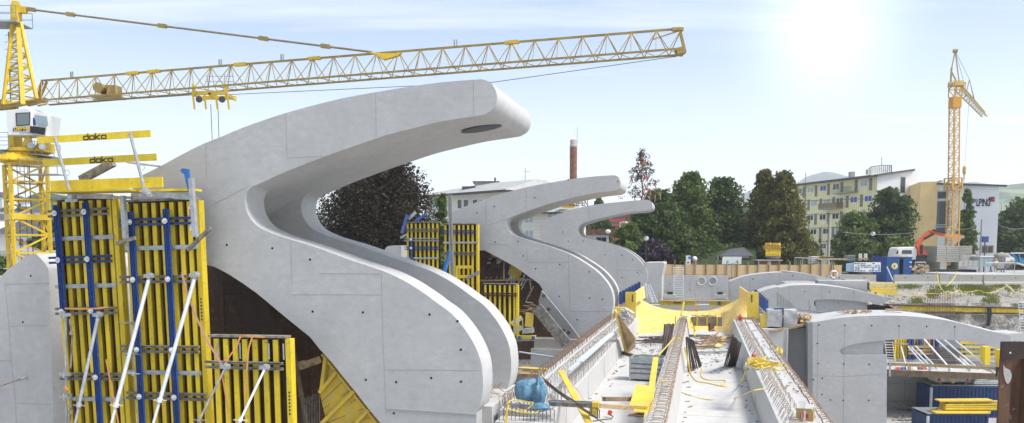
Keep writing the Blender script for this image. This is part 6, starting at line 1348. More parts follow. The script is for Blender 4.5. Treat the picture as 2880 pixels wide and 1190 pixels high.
bend=dict(pel=(0,.1,.92),chest=(0,-.17,1.22),neck=(0,-.32,1.34),head=(0,-.42,1.38),top=(0,-.52,1.42),shl=(-.19,-.24,1.28),ell=(-.24,-.34,1.0),wrl=(-.2,-.48,.78),shr=(.19,-.24,1.28),elr=(.25,-.34,1.02),wrr=(.2,-.5,.82),hpl=(-.1,.08,.88),knl=(-.14,-.02,.49),anl=(-.16,.08,.09),tol=(-.17,-.08,.05),hpr=(.1,.08,.88),knr=(.14,0,.49),anr=(.16,.1,.09),tor=(.17,-.06,.05))
stoop=dict(bend,pel=(0,.12,.62),chest=(0,-.3,.72),neck=(0,-.5,.74),head=(0,-.6,.73),top=(0,-.71,.72),shl=(-.19,-.38,.68),ell=(-.24,-.42,.42),wrl=(-.2,-.52,.2),shr=(.19,-.38,.68),elr=(.25,-.42,.42),wrr=(.2,-.55,.2),hpl=(-.1,.12,.58),knl=(-.2,-.22,.42),anl=(-.2,.05,.09),hpr=(.1,.12,.58),knr=(.2,-.22,.42),anr=(.2,.05,.09))
dz=lambda x,y:PL('N',x,y,52.1)
person('worker in grey shirt and dark trousers seen from behind under the middle fin',dz(728,604),R(165),bend,group=None,scale=1.12)
person('stooping worker in dark clothes and yellow helmet left of the grey-shirted one',dz(655,604),R(150),bend,top=DARKC,helmet=HELM,scale=1.1)
pz=lambda x,y:Vector((V('T',x,y,105).x,105,.9))
person('worker in dark blue overalls and yellow helmet walking behind the concrete barriers',pz(1635,655),R(200),walk,top=BLUEC,legs=BLUEC,helmet=HELM)
person('worker in white shirt and yellow helmet beside the one in blue',pz(1700,655),R(150),walk,top=WHITEC,legs=SHIRT,helmet=HELM)
person('crouching worker in blue bending to the ground right of the white-shirted one',pz(1810,655),R(-80),stoop,top=BLUEC,legs=BLUEC,helmet=HELM,scale=1.1)
# ---- retaining wall with two round openings, beyond the basin
t=thing('retaining_wall','grey concrete wall with two round openings beyond the yellow basin','concrete wall',PL('I',555,305,85))
MB().ext([PL('I',x,y,85) for x,y in [(353,162),(757,164),(760,330),(350,330)]],AX*.5).build('wall',CONC,t)
mb=MB()
for i in range(50):
    x=360+i*8;mb.bar(PL('I',x,162,85.2),PL('I',x,154,85.2),.05)
mb.build('starter_bars',REBAR,t)
for x,mt in ((593,CONCS),(661,GREY)):
    c=PL('I',x,196,85);MB().disc(c-AX*.02,.38,-AX,.01,20).build('round_opening',mt,t);ring_=[c-AX*.03+PX*(.4*math.cos(a))+UP*(.4*math.sin(a)) for a in [k*math.pi/12 for k in range(25)]];MB().path(ring_,.04,5).build('opening_rim',WHITE,t)
kids(t,85,RG('I',[(480,190),(520,250),(690,240),(400,215)]),[RG('I',[(528,165),(528,300)]),RG('I',[(657,220),(657,300)])],.05,.05)
MB().ext([PL('I',x,y,84.6) for x,y in [(268,300),(345,300),(345,302),(760,302),(760,330),(268,330)]],AX*.35).build('ledge',CONCW,t)
for x0,x1 in ((363,437),(671,743)):
    MB().ext([PL('I',x,y,83.6) for x,y in [(x0,280),(x1,280),(x1,304),(x0,304)]],AX*.9).build('bearing_block',CONCW,t)
    xm=(x0+x1)/2;MB().ext([PL('I',x,y,83.9) for x,y in [(xm-20,264),(xm+20,264),(xm+12,272),(xm+22,280),(xm-22,280),(xm-12,272)]],AX*.5).build('bearing',BLACK,t)
t=single(MB().ext([PL('I',x,y,80.6) for x,y in [(250,85),(363,83),(366,95),(350,170),(350,330),(250,330)]],AX*6),'concrete_wall',CONC,'pale block wall between the smallest fin and the wall with round openings','concrete wall')
single(MB().ext([PL('I',x,y,78) for x,y in [(262,342),(775,342),(775,420),(262,420)]],AX*1),'cross_wall',CONCW,'pale cross wall just behind the rim of the yellow basin','concrete wall')
t=thing('yellow_waling','yellow timber beam lying behind the basin below the bearings','timber beam',PL('I',550,340,76))
MB().bar(PL('I',338,328,76),PL('I',552,328,76),.3,.5).bar(PL('I',640,330,76),PL('I',770,332,76),.3,.5).build('beam',YEL,t);MB().bar(PL('I',330,318,76),PL('I',770,322,76),.8,.14).build('plank',WOOD,t)
MB().ext([PL('I',x,y,75.6) for x,y in [(692,322),(708,320),(712,345),(696,346)]],AX*.3).build('blue_rag',BLUE,t)
for k in range(5):a=PL('I',420+k*9,326,75.7);MB().bar(a,a+PX*.18,.02,.22).build('stencil_mark',BLACK,t)
single(MB().ext([PL('I',x,y,76) for x,y in [(330,272),(336,272),(338,330),(330,330)]],AX*.1).bar(PL('I',762,250,76),PL('I',764,335,76),.15,.15),'rim_posts',WOOD,'two short timber posts at both ends of the bearing ledge','post')
def ladder(label,a,b,w,n,mt=ALU,r=.03):
    t=thing('ladder',label,'ladder',b)
    for s_ in (-1,1):MB().tube(a+PX*w/2*s_,b+PX*w/2*s_,r,6).build('rail',mt,t)
    for i in range(n):p=a.lerp(b,(i+.5)/n);MB().tube(p-PX*w/2,p+PX*w/2,r*.75,5).build('rung',mt,t)
    return t
ladder('aluminium ladder standing against the wall with round openings',PL('I',452,108,84.4),PL('I',452,298,84.4),.95,14,r=.045)
ladder('pale ladder leaning at the inner edge of the smallest fin beside the basin',PL('I',262,215,75),PL('I',310,330,75),.45,9,r=.04)
ladder('pale ladder at the right edge against the rough cut wall',PL('L',1716,215,62),PL('L',1730,440,62),.42,12,r=.025)
ladder('aluminium ladder left of the inclined props under the nearest arch',V('O',88,362,61),V('O',118,605,60.5),.55,11,r=.03)
single(MB().tube(PL('I',250,210,76),PL('I',262,300,76),.06,6).tube(PL('I',266,225,76),PL('I',300,325,76),.05,6),'handrail_tubes',ALU,'thin pale tubes beside the rim of the smallest fin','tube')
# life ring on a post
c=V('K',487,982,87);t=thing('life_ring','white life ring hung on a post in front of the particle boards','life ring',c-UP*.4)
MB().path([c+Vector((.36*math.cos(k*math.pi/12),0,.36*math.sin(k*math.pi/12))) for k in range(25)],.11,8).build('ring',WHITE,t,smooth=60);MB().tube(V('K',487,872,87.4),V('K',487,1030,87.4),.06,6).build('post',WOODD,t)
for a in (.8,2.4,3.9,5.5):
    d=Vector((math.cos(a),0,math.sin(a)));tt=Vector((-math.sin(a),0,math.cos(a)));MB().tube(c+d*.36-tt*.04,c+d*.36+tt*.04,.12,8).build('red_band',ORRED,t)
# ---- slope, rough wall and barriers at the right
xl=V('L',640,170,78).x;mb=MB();nx,ny=70,16;random.seed(3)
for j_ in range(ny+1):
    for i in range(nx+1):
        x=xl+(68-xl)*i/nx;f=j_/ny;y=88.0-f*15.5;z=-.16-1.05*f**1.3+.16*noise.noise(Vector((x*.8,y*.8,0)))+.5*noise.noise(Vector((x*.22,y*.25,4)))*f
        mb.v.append(Vector((x,y,z if j_ else -.02)))
for j_ in range(ny):
    for i in range(nx):a=j_*(nx+1)+i;mb.f.append((a,a+1,a+nx+2,a+nx+1))
mb.f.append(tuple(range(ny*(nx+1),ny*(nx+1)+nx+1))+ (len(mb.v),len(mb.v)+1));mb.v+=[Vector((68,72.5,-2)),Vector((xl,72.5,-2))]
structure(mb,'gravel_slope',GRAV,smooth=60)
mb=MB();nx,nz_=90,22
for j_ in range(nz_+1):
    for i in range(nx+1):
        x=xl+(68-xl)*i/nx;z=-.9-j_/nz_*8.;y=72.6+.5*noise.noise(Vector((x*.6,z*.7,1)))+.25*noise.noise(Vector((x*2,z*2,3)))-.02*j_
        mb.v.append(Vector((x,y,z)))
for j_ in range(nz_):
    for i in range(nx):a=j_*(nx+1)+i;mb.f.append((a,a+1,a+nx+2,a+nx+1))
structure(mb,'rough_cut_wall',ROCK,smooth=60)
gm=MB();random.seed(12)
for (x,y,rx,n) in ((945,130,50,300),(990,190,40,160),(1065,110,45,220),(1350,140,70,520),(1440,150,60,300),(1560,125,60,420),(1620,100,40,150),(1700,80,60,260),(1260,85,50,160),(1180,140,60,160),(860,130,25,90),(1500,180,50,140),(1660,140,50,160),(1100,160,40,100)):
    for _ in range(n):
        p=GR('L',x+random.gauss(0,.5)*rx,y+random.gauss(0,.5)*16,-.45)
        if not(72.6<p.y<87.8):continue
        f=(88-p.y)/15.5;p.z=-.16-1.05*f**1.3+.12;
        for _k in range(3):
            d=Vector((random.uniform(-.16,.16),random.uniform(-.1,.1),random.uniform(.1,.34)));q=p+Vector((random.uniform(-.3,.3),random.uniform(-.3,.3),-.05));nn=len(gm.v);gm.v+=[q-PX*.05,q+PX*.05,q+d];gm.f.append((nn,nn+1,nn+2))
o=single(gm,'grass',GRASS,'tufts of weeds and grass on the gravel slope','grass',kind='stuff',fix=False)
st_=MB();random.seed(6)
for _ in range(420):
    p=GR('L',random.uniform(650,1740),random.uniform(95,245),-.5)
    if 73<p.y<87.5:
        f=(88-p.y)/15.5;p.z=-.16-1.05*f**1.3+.05;r=random.uniform(.06,.22);st_.ball(p,r,r*random.uniform(.6,1),r*.6,6,4)
o=single(st_,'loose_stones',M('stone',(.52,.50,.46),(.34,.32,.3),3,rough=.9),'loose stones scattered over the gravel slope','stones',kind='stuff')
def barrier(label,x0,x1,Y=88.4,h_=1.15,base=.28):
    t0=V('T',x0,800,Y).x;t1=V('T',x1,800,Y).x;m=(t0+t1)/2;t=thing('concrete_barrier',label,'barrier',(m,Y,0),0,'concrete barriers along the slope');L=t1-t0
    prof=[(-.30,.0),(-.30,base*.8),(-.16,base+.12),(-.12,h_),(.12,h_),(.16,base+.12),(.30,base*.8),(.30,0)]
    MB().ext([(-L/2+.03,y,z) for y,z in prof],(L-.06,0,0)).build('body',CONCS if x0<1500 else CONCS,t,local=True)
    MB().box(-L/2+.04,L/2-.04,-.36,-.301,.03,base*.8).build('foot_strip',CONCW,t,local=True)
    for k in (-.25,.25):MB().tube((L*k,-.155,h_*.72),(L*k,-.13,h_*.72),.06,8).build('lifting_hole',HOLE,t,local=True)
barrier('concrete barrier right of the blue container, joined by the yellow hose',175,845);barrier('concrete barrier between the hose and the workers',850,1492);barrier('concrete barrier in front of the workers',1510,2150);barrier('concrete barrier at the left end of the row beside the life ring',-830,-90)
single(MB().ext([V('K',x,y,86.6) for x,y in [(585,1020),(790,1026),(790,1064),(600,1062)]],Vector((0,1,0))),'concrete_ledge',CONCW,'low pale concrete ledge below the left barrier','concrete block')
hs=lambda *p:[V('T',x,y,Y)+UP*.05 for x,y,Y in p]
hose('thick yellow hose hanging over the barrier and down the gravel slope',hs((820,665,87.9),(835,740,87.5),(850,830,86),(890,920,81.5),(950,985,78.5),(1040,990,78),(1160,950,80),(1200,990,78)),.05)
hose('yellow hose snaking along the weeds to the right edge of the slope',hs((1200,975,78.5),(1330,970,78.5),(1450,950,79),(1560,985,78),(1720,960,79),(1850,890,82),(1930,900,82),(1980,990,78),(2130,920,80)),.035)
hose('yellow hose low on the left part of the slope',hs((160,1020,76.5),(300,1030,76),(480,1025,76),(640,1000,77),(860,1000,77.5),(1100,1060,75)),.035)
hose('thin yellow line running over the middle barrier down the slope',hs((1120,665,87.9),(1095,740,87.5),(1030,830,86),(960,890,83)),.035)
for i,(x0,y0,x1,y1) in enumerate(((1840,905,2128,985),(1860,870,1985,985))):
    single(MB().tube(V('T',x0,y0,81)+UP*.1,V('T',x1,y1,78)+UP*.1,.06,6),'pole',[GALV,YELF][i],['long grey pole lying across the weeds at the right','yellow pole lying across the weeds at the right'][i],'pole')
# upright bars, waling
mb=MB();random.seed(9);t=thing('starter_bars','cluster of tall upright rusty starter bars in front of the gravel slope','rebar',V('L',1150,310,70))
for i in range(17):
    x=1062+i*11.6;MB().tube(V('L',x,318,70+random.uniform(-.6,.6)),V('L',x+random.uniform(-3,3),130+random.uniform(0,50),70),.022,5).build('bar',REBAR,t)
t=thing('yellow_waling','long yellow waling beam with rusty flanges along the top of the rough cut wall','beam',V('L',1290,292,71.6))
MB().bar(V('L',870,262,71.8),V('L',1720,284,71.2),.2,.36).build('web',YEL,t);MB().bar(V('L',780,240,71.8),V('L',1720,264,71.2),.5,.12).build('flange',RUST,t);MB().bar(V('L',1050,296,71.8),V('L',1720,302,71.2),.5,.1).build('flange',RUST,t)
single(MB().bar(V('L',1490,255,71),V('L',1492,320,70.9),.36,.06,up=AX).bar(V('L',1492,318,70.9),V('L',1480,388,70.9),.28,.06,up=AX),'dark_cloth',BLACK,'dark blue cloth strip hanging from the yellow waling','cloth')
t=thing('steel_rack','rack of yellow beams at the left end of the gravel slope','rack',V('L',745,170,78))
for y0,y1,x0,x1 in ((98,98,652,838),(128,124,655,838),(142,146,660,838),(158,162,700,845)):MB().bar(V('L',x0,y0,78),V('L',x1,y1,78),.5,.22).build('beam',YELP,t)
for x in (770,822):MB().bar(V('L',x,95,77.8),V('L',x,198,77.8),.08).build('post',GALV,t)
MB().bar(V('L',648,85,77.6),V('L',648,140,77.6),.2,.1).build('side_post',BLACK,t)
# ---- the pit under the nearest arch
t=single(MB().ubox(70.2,70.8,12,30,-8.8,-4.9),'pit_wall',CONC,'plain concrete wall at the back of the pit left of the blue site container','concrete wall');kids(t,70.2,[],[RG('L',[(900,745),(900,945)]),RG('L',[(780,790),(1035,790)])],.05,.05)
dk_=thing('working_deck','timber-edged working deck under the nearest arch, full of inclined props','deck',V('O',560,680,60))
za=V('O',560,612,60).z
p0=V('O',60,612,60);p1=V('O',1060,640,58.5)
MB().bar(p0+Vector((0,3,-.12)),p1+Vector((0,3,-.12)),6.,.2).build('slab',CONCW,dk_);MB().bar(V('O',78,632,59.9),V('O',1050,668,58.4),.2,.46).build('edge_beam',WOODD,dk_)
MB().bar(V('O',80,558,59.7),V('O',1045,596,58.2),.06,.22).build('guard_plank',WOOD,dk_)
for i in range(6):
    x=100+i*170;MB().bar(V('O',x,545+i*6,59.6),V('O',x-3,665+i*8,59.6),.09,.12).build('clamp_post',GALV,dk_)
MB().ext([V('O',x,y,58.0) for x,y in [(1010,585),(1035,588),(1025,640),(1012,670)]],Vector((0,.1,0))).build('black_rag',BLACK,dk_)
for i,(x0,y0,x1,y1) in enumerate(((385,340,640,628),(485,340,812,635),(555,345,905,640),(660,360,1005,642),(255,410,432,612),(318,405,525,618),(285,418,470,600),(195,410,245,605),(700,500,830,640))):
    t=thing('inclined_prop','pale prop leaning under the arch, %s'%['first long one from the left','second long one','third long one','rightmost and longest reach','leftmost of the short group','rightmost of the short group','middle of the short group','nearly upright beside the ladder','short one low under the long ones'][i],'prop',V('O',x1,y1,60.5),group='inclined props under the nearest arch')
    a,b=V('O',x0,y0,62.5),V('O',x1,y1,60.3);MB().tube(a,b,.06,7).build('tube',ALU,t,smooth=40);MB().tube(a.lerp(b,.85),a.lerp(b,.88),.1,8).build('nut',GALV,t)
t=thing('wall_formwork','far formwork with yellow studs and dark blue posts under the nearest arch','formwork',V('O',300,560,64.5))
MB().ext([V('O',x,y,65) for x,y in [(60,330),(470,330),(470,560),(60,560)]],Vector((0,.1,0))).build('sheathing',PLY,t)
for i in range(8):x=145+i*23;MB().bar(V('O',x,345,64.8),V('O',x-4,545,64.8),.2,.14).build('timber_stud',YEL,t)
for i in range(6):x=335+i*20;MB().bar(V('O',x,345,64.8),V('O',x,470,64.8),.12,.14).build('timber_stud',WOOD,t)
for x in (262,292,360,500):MB().bar(V('O',x,345,64.5),V('O',x+4,520,64.5),.28,.2).build('steel_post',BLUE,t)
for y in (385,410,440,468):MB().bar(V('O',130 if y<400 else 255,y,64.3),V('O',255 if y<400 else 475,y+4,64.3),.12,.16).build('plank_waling',WOOD,t)
mb=MB()
for i in range(24):x=420+i*13;mb.tube(V('O',x,575,63),V('O',x+75-(i*2),395+abs(i-10)*4,63.6),.03,4)
for i in range(11):y=415+i*16;mb.tube(V('O',450-i*3,y,63.4),V('O',690-i*4,y+12,63.4),.03,4)
single(mb,'rebar_mesh',DREB,'dark rebar mesh behind the inclined props under the nearest arch','rebar mesh')
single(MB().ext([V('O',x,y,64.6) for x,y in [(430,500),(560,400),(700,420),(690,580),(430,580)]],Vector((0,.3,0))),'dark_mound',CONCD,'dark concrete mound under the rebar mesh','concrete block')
t=thing('yellow_scaffold','yellow framed scaffold with stout yellow posts at the right under the arch','scaffold',V('O',870,560,62))
for x,y0,y1,w_ in ((915,408,560,.62),(1045,435,580,.66)):MB().bar(V('O',x,y0,61),V('O',x,y1,61),w_,.4).build('yellow_post',YEL,t)
for y in (378,410,452,490):MB().bar(V('O',700,y,63.5),V('O',1040,y+6,63.),.15,.18).build('rail',YELF if y in(410,490) else YEL,t)
for x in (735,820,880,970):MB().bar(V('O',x,365,63.6),V('O',x+3,500,63.6),.12).build('upright',[GALV,BLUE][x%4//2],t)
single(MB().ext([V('O',x,y,66) for x,y in [(690,490),(1060,505),(1060,610),(690,600)]],Vector((0,.5,0))),'low_wall',CONC,'low pale wall behind the yellow scaffold under the arch','concrete wall')
single(MB().bar(V('O',700,515,62.4),V('O',830,640,61),.5,.06),'plank',WHITE,'pale plank sloping down between the long props','plank')
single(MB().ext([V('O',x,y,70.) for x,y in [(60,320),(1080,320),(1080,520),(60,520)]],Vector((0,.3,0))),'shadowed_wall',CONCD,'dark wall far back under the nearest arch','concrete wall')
for i in range(7):
    x=170+i*35;single(blob(V('O',x,602,60.6),.28,.2,.16,.3,2,10,7),'tool_bag',[RED,BLUE,BLACK,ORNG,WHITE,DGREY,RED][i],['red','blue','black','orange','white','dark grey','small red'][i]+' gear bag on the deck, %s from the ladder'%['first','second','third','fourth','fifth','sixth','seventh'][i],'bag','gear on the working deck',smooth=60)
def container(label,corner,L,H,D,rz,marks=True):
    t=thing('site_container',label,'container',corner,rz);n=int(L/.28);pts=[]
    for i in range(n):
        x=.12+(L-.24)*i/n;d=(L-.24)/n;pts+=[(x,0),(x+d*.35,0),(x+d*.5,.05),(x+d*.85,.05)]
    pts.append((L-.12,0))
    MB().ext([(x,y-.0,.16) for x,y in pts]+[(L-.12,.2,.16),(.12,.2,.16)],(0,0,H-.32)).build('corrugated_side',CBL,t,local=True)
    MB().box(.02,L-.02,.2,D,.15,H-.15).build('body',CBL,t,local=True)
    for z in (0,H-.16):MB().box(.0,L,-.02,.12,z,z+.16).build('rail',CBL,t,local=True)
    for x in (0,L-.14):MB().box(x,x+.14,-.03,.15,.16,H-.16).build('corner_post',WHITE if x==0 else CBL,t,local=True)
    MB().box(-.02,L+.02,-.02,D,H,H+.03).build('roof',GALV,t,local=True)
    mb=MB()
    for i in range(int(L/.3)):mb.box(.1+i*.3,.2+i*.3,.05,D-.05,H+.03,H+.06)
    mb.build('roof_ribs',GALV,t,local=True)
    MB().box(-.05,-.001,.2,D-.1,.1,H-.1).build('door',CBL,t,local=True)
    return t
CBL=M('container_blue',(.022,.06,.19),(.015,.04,.12),2,rough=.5,c3=(.12,.10,.1),s3=10,lo3=.64,hi3=.7)
cc_=GR('L',1075,1022,-8.8);container('long blue corrugated site container under the nearest arch, bundles on its roof',cc_,6.2,2.45,2.4,-.06)
Yc=cc_.y-.2;zr2=-8.8+2.5
bl=thing('wrapped_bundle','foil-wrapped pale bundle with red corners on the roof of the long container','bundle',(V('O',640,0,Yc+1).x,Yc+1,zr2));xw=(V('O',790,0,Yc+1).x-V('O',480,0,Yc+1).x)/2
MB().box(-xw,xw,-.55,.55,.12,.62).build('wrapping',M('foil_wrap',(.58,.58,.56),(.42,.42,.41),3,rough=.4,bmp=.4),bl,local=True,bevel=.12)
for x in (-xw*.8,xw*.8):MB().box(x-.12,x+.12,-.57,-.54,.25,.45).build('red_mark',RED,bl,local=True)
MB().box(-.15,.1,-.57,-.54,.12,.62).build('yellow_tape',YELF,bl,local=True)
for x in (-xw*.7,0,xw*.7):MB().box(x-.08,x+.08,-.5,.5,0,.12).build('batten',WOOD,bl,local=True)
t=thing('tube_stack','stack of galvanised tubes on the roof of the long container at its right end','tube stack',(V('O',940,0,Yc+.6).x,Yc+.6,zr2))
for j_ in range(4):
    for k in range(3):MB().tube((-1.0+j_*.04,-.3+k*.22,.1+j_*.13),(1.5,-.3+k*.22,.1+j_*.13),.055,7).build('tube',GALV,t,local=True)
c2=V('O',462,990,56);c2.z=-8.8-.6+.0;hh=V('O',0,985,56).z+8.8
container('lower blue container nearer the camera carrying yellow boards',Vector((V('O',462,0,56).x,56,-8.8)),V('O',990,0,56).x-V('O',462,0,56).x,hh,2.2,0)
st2=thing('board_stack','stack of yellow formwork beams and planks on the lower blue container','board stack',Vector((V('O',740,0,56.6).x,56.6,hh-8.8)))
for (x0,x1,y0,y1,mt) in ((470,930,965,975,YELP),(500,1010,938,950,WOOD),(470,935,950,964,YEL),(548,1005,925,940,YEL),(548,1005,908,922,YELP),(552,1005,893,906,YEL),(590,1030,878,888,WOOD),(505,960,864,874,YELP),(680,940,966,976,WOOD)):
    MB().bar(V('O',x0,(y0+y1)/2,56.5 if y0<960 else 56.0),V('O',x1,(y0+y1)/2-(4 if y0<900 else 0),56.5 if y0<960 else 56.0),.8 if mt is not WOOD else .5,(y1-y0)/3.039/2250*56.5).build('board',mt,st2)
for i in range(9):single(MB().bar(GR('O',random.uniform(100,300),random.uniform(990,1060),-8.75),GR('O',random.uniform(150,420),random.uniform(1000,1060),-8.72),.12,.06),'scrap_profile',[GALV,GREY,WOOD][i%3],'loose profile on the pit floor left of the containers',  'scrap','loose profiles on the pit floor')
mb=blob(GR('O',220,925,-8.7),2.6,1.2,.45,.5,1.1,30,16);single(mb,'rubble_heap',GRAV,'flat heap of rubble at the foot of the pit wall','rubble',smooth=60)
# sheet pile at the right edge
t=thing('sheet_pile','rusty brown steel sheet pile with a dark flanged cap at the right edge','sheet pile',V('O',1150,1064,30))
X0=V('O',1045,600,30).x;X1=V('O',1290,600,30).x;zt_=V('O',0,515,30).z;d=(X1-X0)
MB().ext([(X0,30,-6),(X0+.42,30.0,-6),(X0+.52,30.35,-6),(X0+1.0,30.35,-6),(X0+1.1,30,-6),(X0+1.6,30,-6),(X0+1.6,30.1,-6),(X0+1.15,30.1,-6),(X0+1.05,30.45,-6),(X0+.45,30.45,-6),(X0+.38,30.1,-6),(X0,30.1,-6)],(0,0,zt_+6)).build('profile',RUST,t)
xa_=V('O',1066,0,30).x;za_=V('O',0,366,30).z;MB().box(xa_,xa_+1.5,29.95,30.03,zt_+.003,za_).box(xa_,xa_+.05,29.85,29.95,zt_+.003,za_).build('dark_cap',M('dark_rust',(.05,.025,.018),(.03,.018,.015),3,rough=.6),t)
MB().disc(V('O',1128,463,29.94),.035,(0,-1,0),.01,10).build('hole',WHITE,t)
mb=MB().ext([V('O',x,y,29.99) for x,y in cr([(1068,565),(1085,590),(1120,610),(1140,650),(1130,700),(1105,728),(1085,700),(1070,640)],3)],Vector((0,-.01,0)));mb.build('bleached_patch',M('bleached',(.52,.48,.44),rough=.9),t)
single(MB().ext([V('O',x,y,50) for x,y in [(1125,300),(1250,295),(1250,362),(1065,362),(1065,330)]],Vector((0,2,0))),'concrete_pad',CONCW,'pale concrete pad at the end of the nearest arch above the sheet pile','concrete block')
single(MB().bar(PL('L',770,276,54.5),PL('L',892,276,54.5),.5,.10),'plank',WOOD,'pale timber plank lying on the crown of the nearest arch','plank')
mb=MB()
for i in range(20):
    p=PL('L',480+random.uniform(0,150),292+random.uniform(-6,8),54+random.uniform(-.8,.8));mb.bar(p,p+Vector((random.uniform(-.6,.6),random.uniform(-.3,.3),random.uniform(0,.15))),.12,.06)
single(mb,'timber_offcuts',WOOD,'scattered timber offcuts on the left shoulder of the nearest arch','timber offcuts')
mb=MB()
for i in range(12):
    x=15+i*11;mb.tube(PL('L',x,250+i*2,66),PL('L',x,150+i*9,66),.03,4)
single(mb,'upright_bars',GREY,'row of grey upright bars in front of the middle arch','rebar')
single(MB().ext([PL('L',x,y,60) for x,y in [(230,200),(240,200),(252,270),(215,296),(236,262)]],AX*.1).bar(PL('L',338,260,60),PL('L',395,290,60),.2,.1),'steel_bracket',GALV,'grey angular steel bracket standing before the middle arch','bracket')
single(MB().bar(PL('L',130,268,61),PL('L',380,300,59),.12,.06).bar(PL('L',200,300,60),PL('L',420,292,60),.08,.06).bar(PL('L',30,300,58),PL('L',300,322,57),3,.1),'steel_rails',GALV,'pale steel rails lying between the grey package and the middle arch','rail')
# ---- street behind the barriers
t=thing('blue_skip','dark blue container with a dark door gap behind the barriers left of the truck','container',GR('T',240,735,.0))
Yk=96.;k0,k1=V('T',12,0,Yk).x,V('T',478,0,Yk).x;t.location=((k0+k1)/2,Yk,0);z1=V('T',0,455,Yk).z;BCT=M('skip_blue',(.02,.09,.30),(.015,.06,.2),2,rough=.45)
zb_=-.05;xs=[V('T',x,0,Yk).x for x in (100,285,345,470)]
MB().box(xs[0],xs[1],Yk,Yk+.1,zb_+.1,z1).box(xs[2],xs[3],Yk,Yk+.1,zb_+.1,z1).build('door',BCT,t)
MB().box(xs[0],k1,Yk+.9,Yk+2.2,zb_+.1,z1-.1).build('body',BLACK,t);MB().hexa([(xs[0],Yk,.05),(xs[0],Yk+.05,.05),(k0,Yk+2.2,.05),(k0-.05,Yk+2.2,.05),(xs[0],Yk,z1),(xs[0],Yk+.05,z1),(k0,Yk+2.2,z1+.3),(k0-.05,Yk+2.2,z1+.3)]).build('side_wall',BCT,t)
MB().box(xs[0]-.05,k1+.05,Yk-.03,Yk+2.3,z1,z1+.12).build('top_rail',BCT,t)
MB().disc(V('T',192,577,Yk-.02),.38,(0,-1,0),.02,18).build('yellow_emblem',YELF,t);MB().bar(V('T',190,560,Yk-.06),V('T',194,595,Yk-.06),.16,.05).build('emblem_figure',BLUE,t)
for y in (520,588):MB().bar(V('T',415,y,Yk-.02),V('T',450,y-2,Yk-.02),.02,.12).build('lettering_strip',WHITE,t)
blob(V('T',240,440,Yk+1),1.2,.8,.3,.4,1,24,12).build('rubble_load',GRAV,t,smooth=60)
single(MB().tube(V('T',75,590,91),V('T',170,800,89),.08,6),'inclined_tube',GALV,'grey tube leaning on the blue container','tube')
# truck with orange loader crane
Yt=106.;tk=thing('crane_truck','white truck with an orange-red folding loader crane behind the blue container','truck',(V('T',400,0,Yt).x,Yt,0))
T_=lambda x,y,Y=Yt:V('T',x,y,Y)
MB().ext([T_(x,y) for x,y in [(205,480),(208,400),(232,312),(262,296),(500,290),(530,330),(530,480)]],Vector((0,2.3,0))).build('cab',WHITE,tk,bevel=.08)
for w_ in ([(302,395),(302,345),(318,338),(445,338),(450,395)],[(212,400),(228,345),(246,345),(240,400)]):MB().ext([T_(x,y,Yt-.01) for x,y in w_],Vector((0,-.03,0))).build('window',GLASS,tk)
MB().bar(T_(278,330,Yt-.2),T_(262,395,Yt-.2),.12,.3).build('mirror',WHITE,tk)
for x in (262,305):MB().tube(T_(x,296,Yt+.6),T_(x,282,Yt+.6),.12,8).build('beacon',ORRED,tk)
MB().box(T_(530,0).x,T_(690,0).x,Yt-.1,Yt+2.3,.9,T_(0,420).z).build('crane_base',BLACK,tk);MB().box(T_(560,0).x,T_(1450,0).x,Yt+.1,Yt+2.2,.8,1.2).build('chassis',BLACK,tk)
MB().box(T_(1225,0).x,T_(1440,0).x,Yt,Yt+.06,T_(0,490).z,T_(0,405).z).build('side_board',CONCS,tk);MB().box(T_(1434,0).x,T_(1450,0).x,Yt,Yt+2.3,T_(0,495).z,T_(0,400).z).build('tail_board',RED,tk);MB().box(T_(660,0).x,T_(682,0).x,Yt-.1,Yt+2.2,T_(0,450).z,T_(0,345).z).build('head_board',RED,tk)
for x in (330,620,1260,1380):
    c=T_(x,0);c.z=.5;MB().tube(c,c+Vector((0,.35,0)),.5,18).build('wheel',BLACK,tk,smooth=40);MB().tube(c-Vector((0,.02,0)),c,.25,12).build('rim',GREY,bpy.data.objects[bpy.data.objects[-1].name] if False else tk)
MB().bar(T_(585,408),T_(550,250),.55,.75).build('column',ORRED,tk);MB().bar(T_(600,400,Yt-.4),T_(600,262,Yt-.4),.2,.25).build('ram',BLACK,tk)
MB().ext([T_(x,y) for x,y in [(530,258),(565,265),(585,240),(755,80),(725,50),(690,62),(560,190),(535,225)]],Vector((0,.55,0))).build('main_boom',ORRED,tk)
MB().bar(T_(640,170,Yt-.1),T_(775,95,Yt-.1),.2,.25).build('ram',BLACK,tk)
ORJ=M('orange_jib',(.72,.30,.04),(.6,.24,.03),2,rough=.4)
MB().ext([T_(x,y) for x,y in [(715,40),(770,30),(870,62),(950,100),(950,135),(900,125),(760,90),(720,70)]],Vector((0,.5,0))).build('fold_boom',ORRED,tk)
MB().ext([T_(x,y,Yt+.06) for x,y in [(900,85),(1060,112),(1240,125),(1240,152),(1050,148),(880,125)]],Vector((0,.38,0))).build('extension',ORJ,tk)
MB().bar(T_(770,36,Yt-.1),T_(950,80,Yt-.1),.3,.2).build('hose_carrier',BLACK,tk)
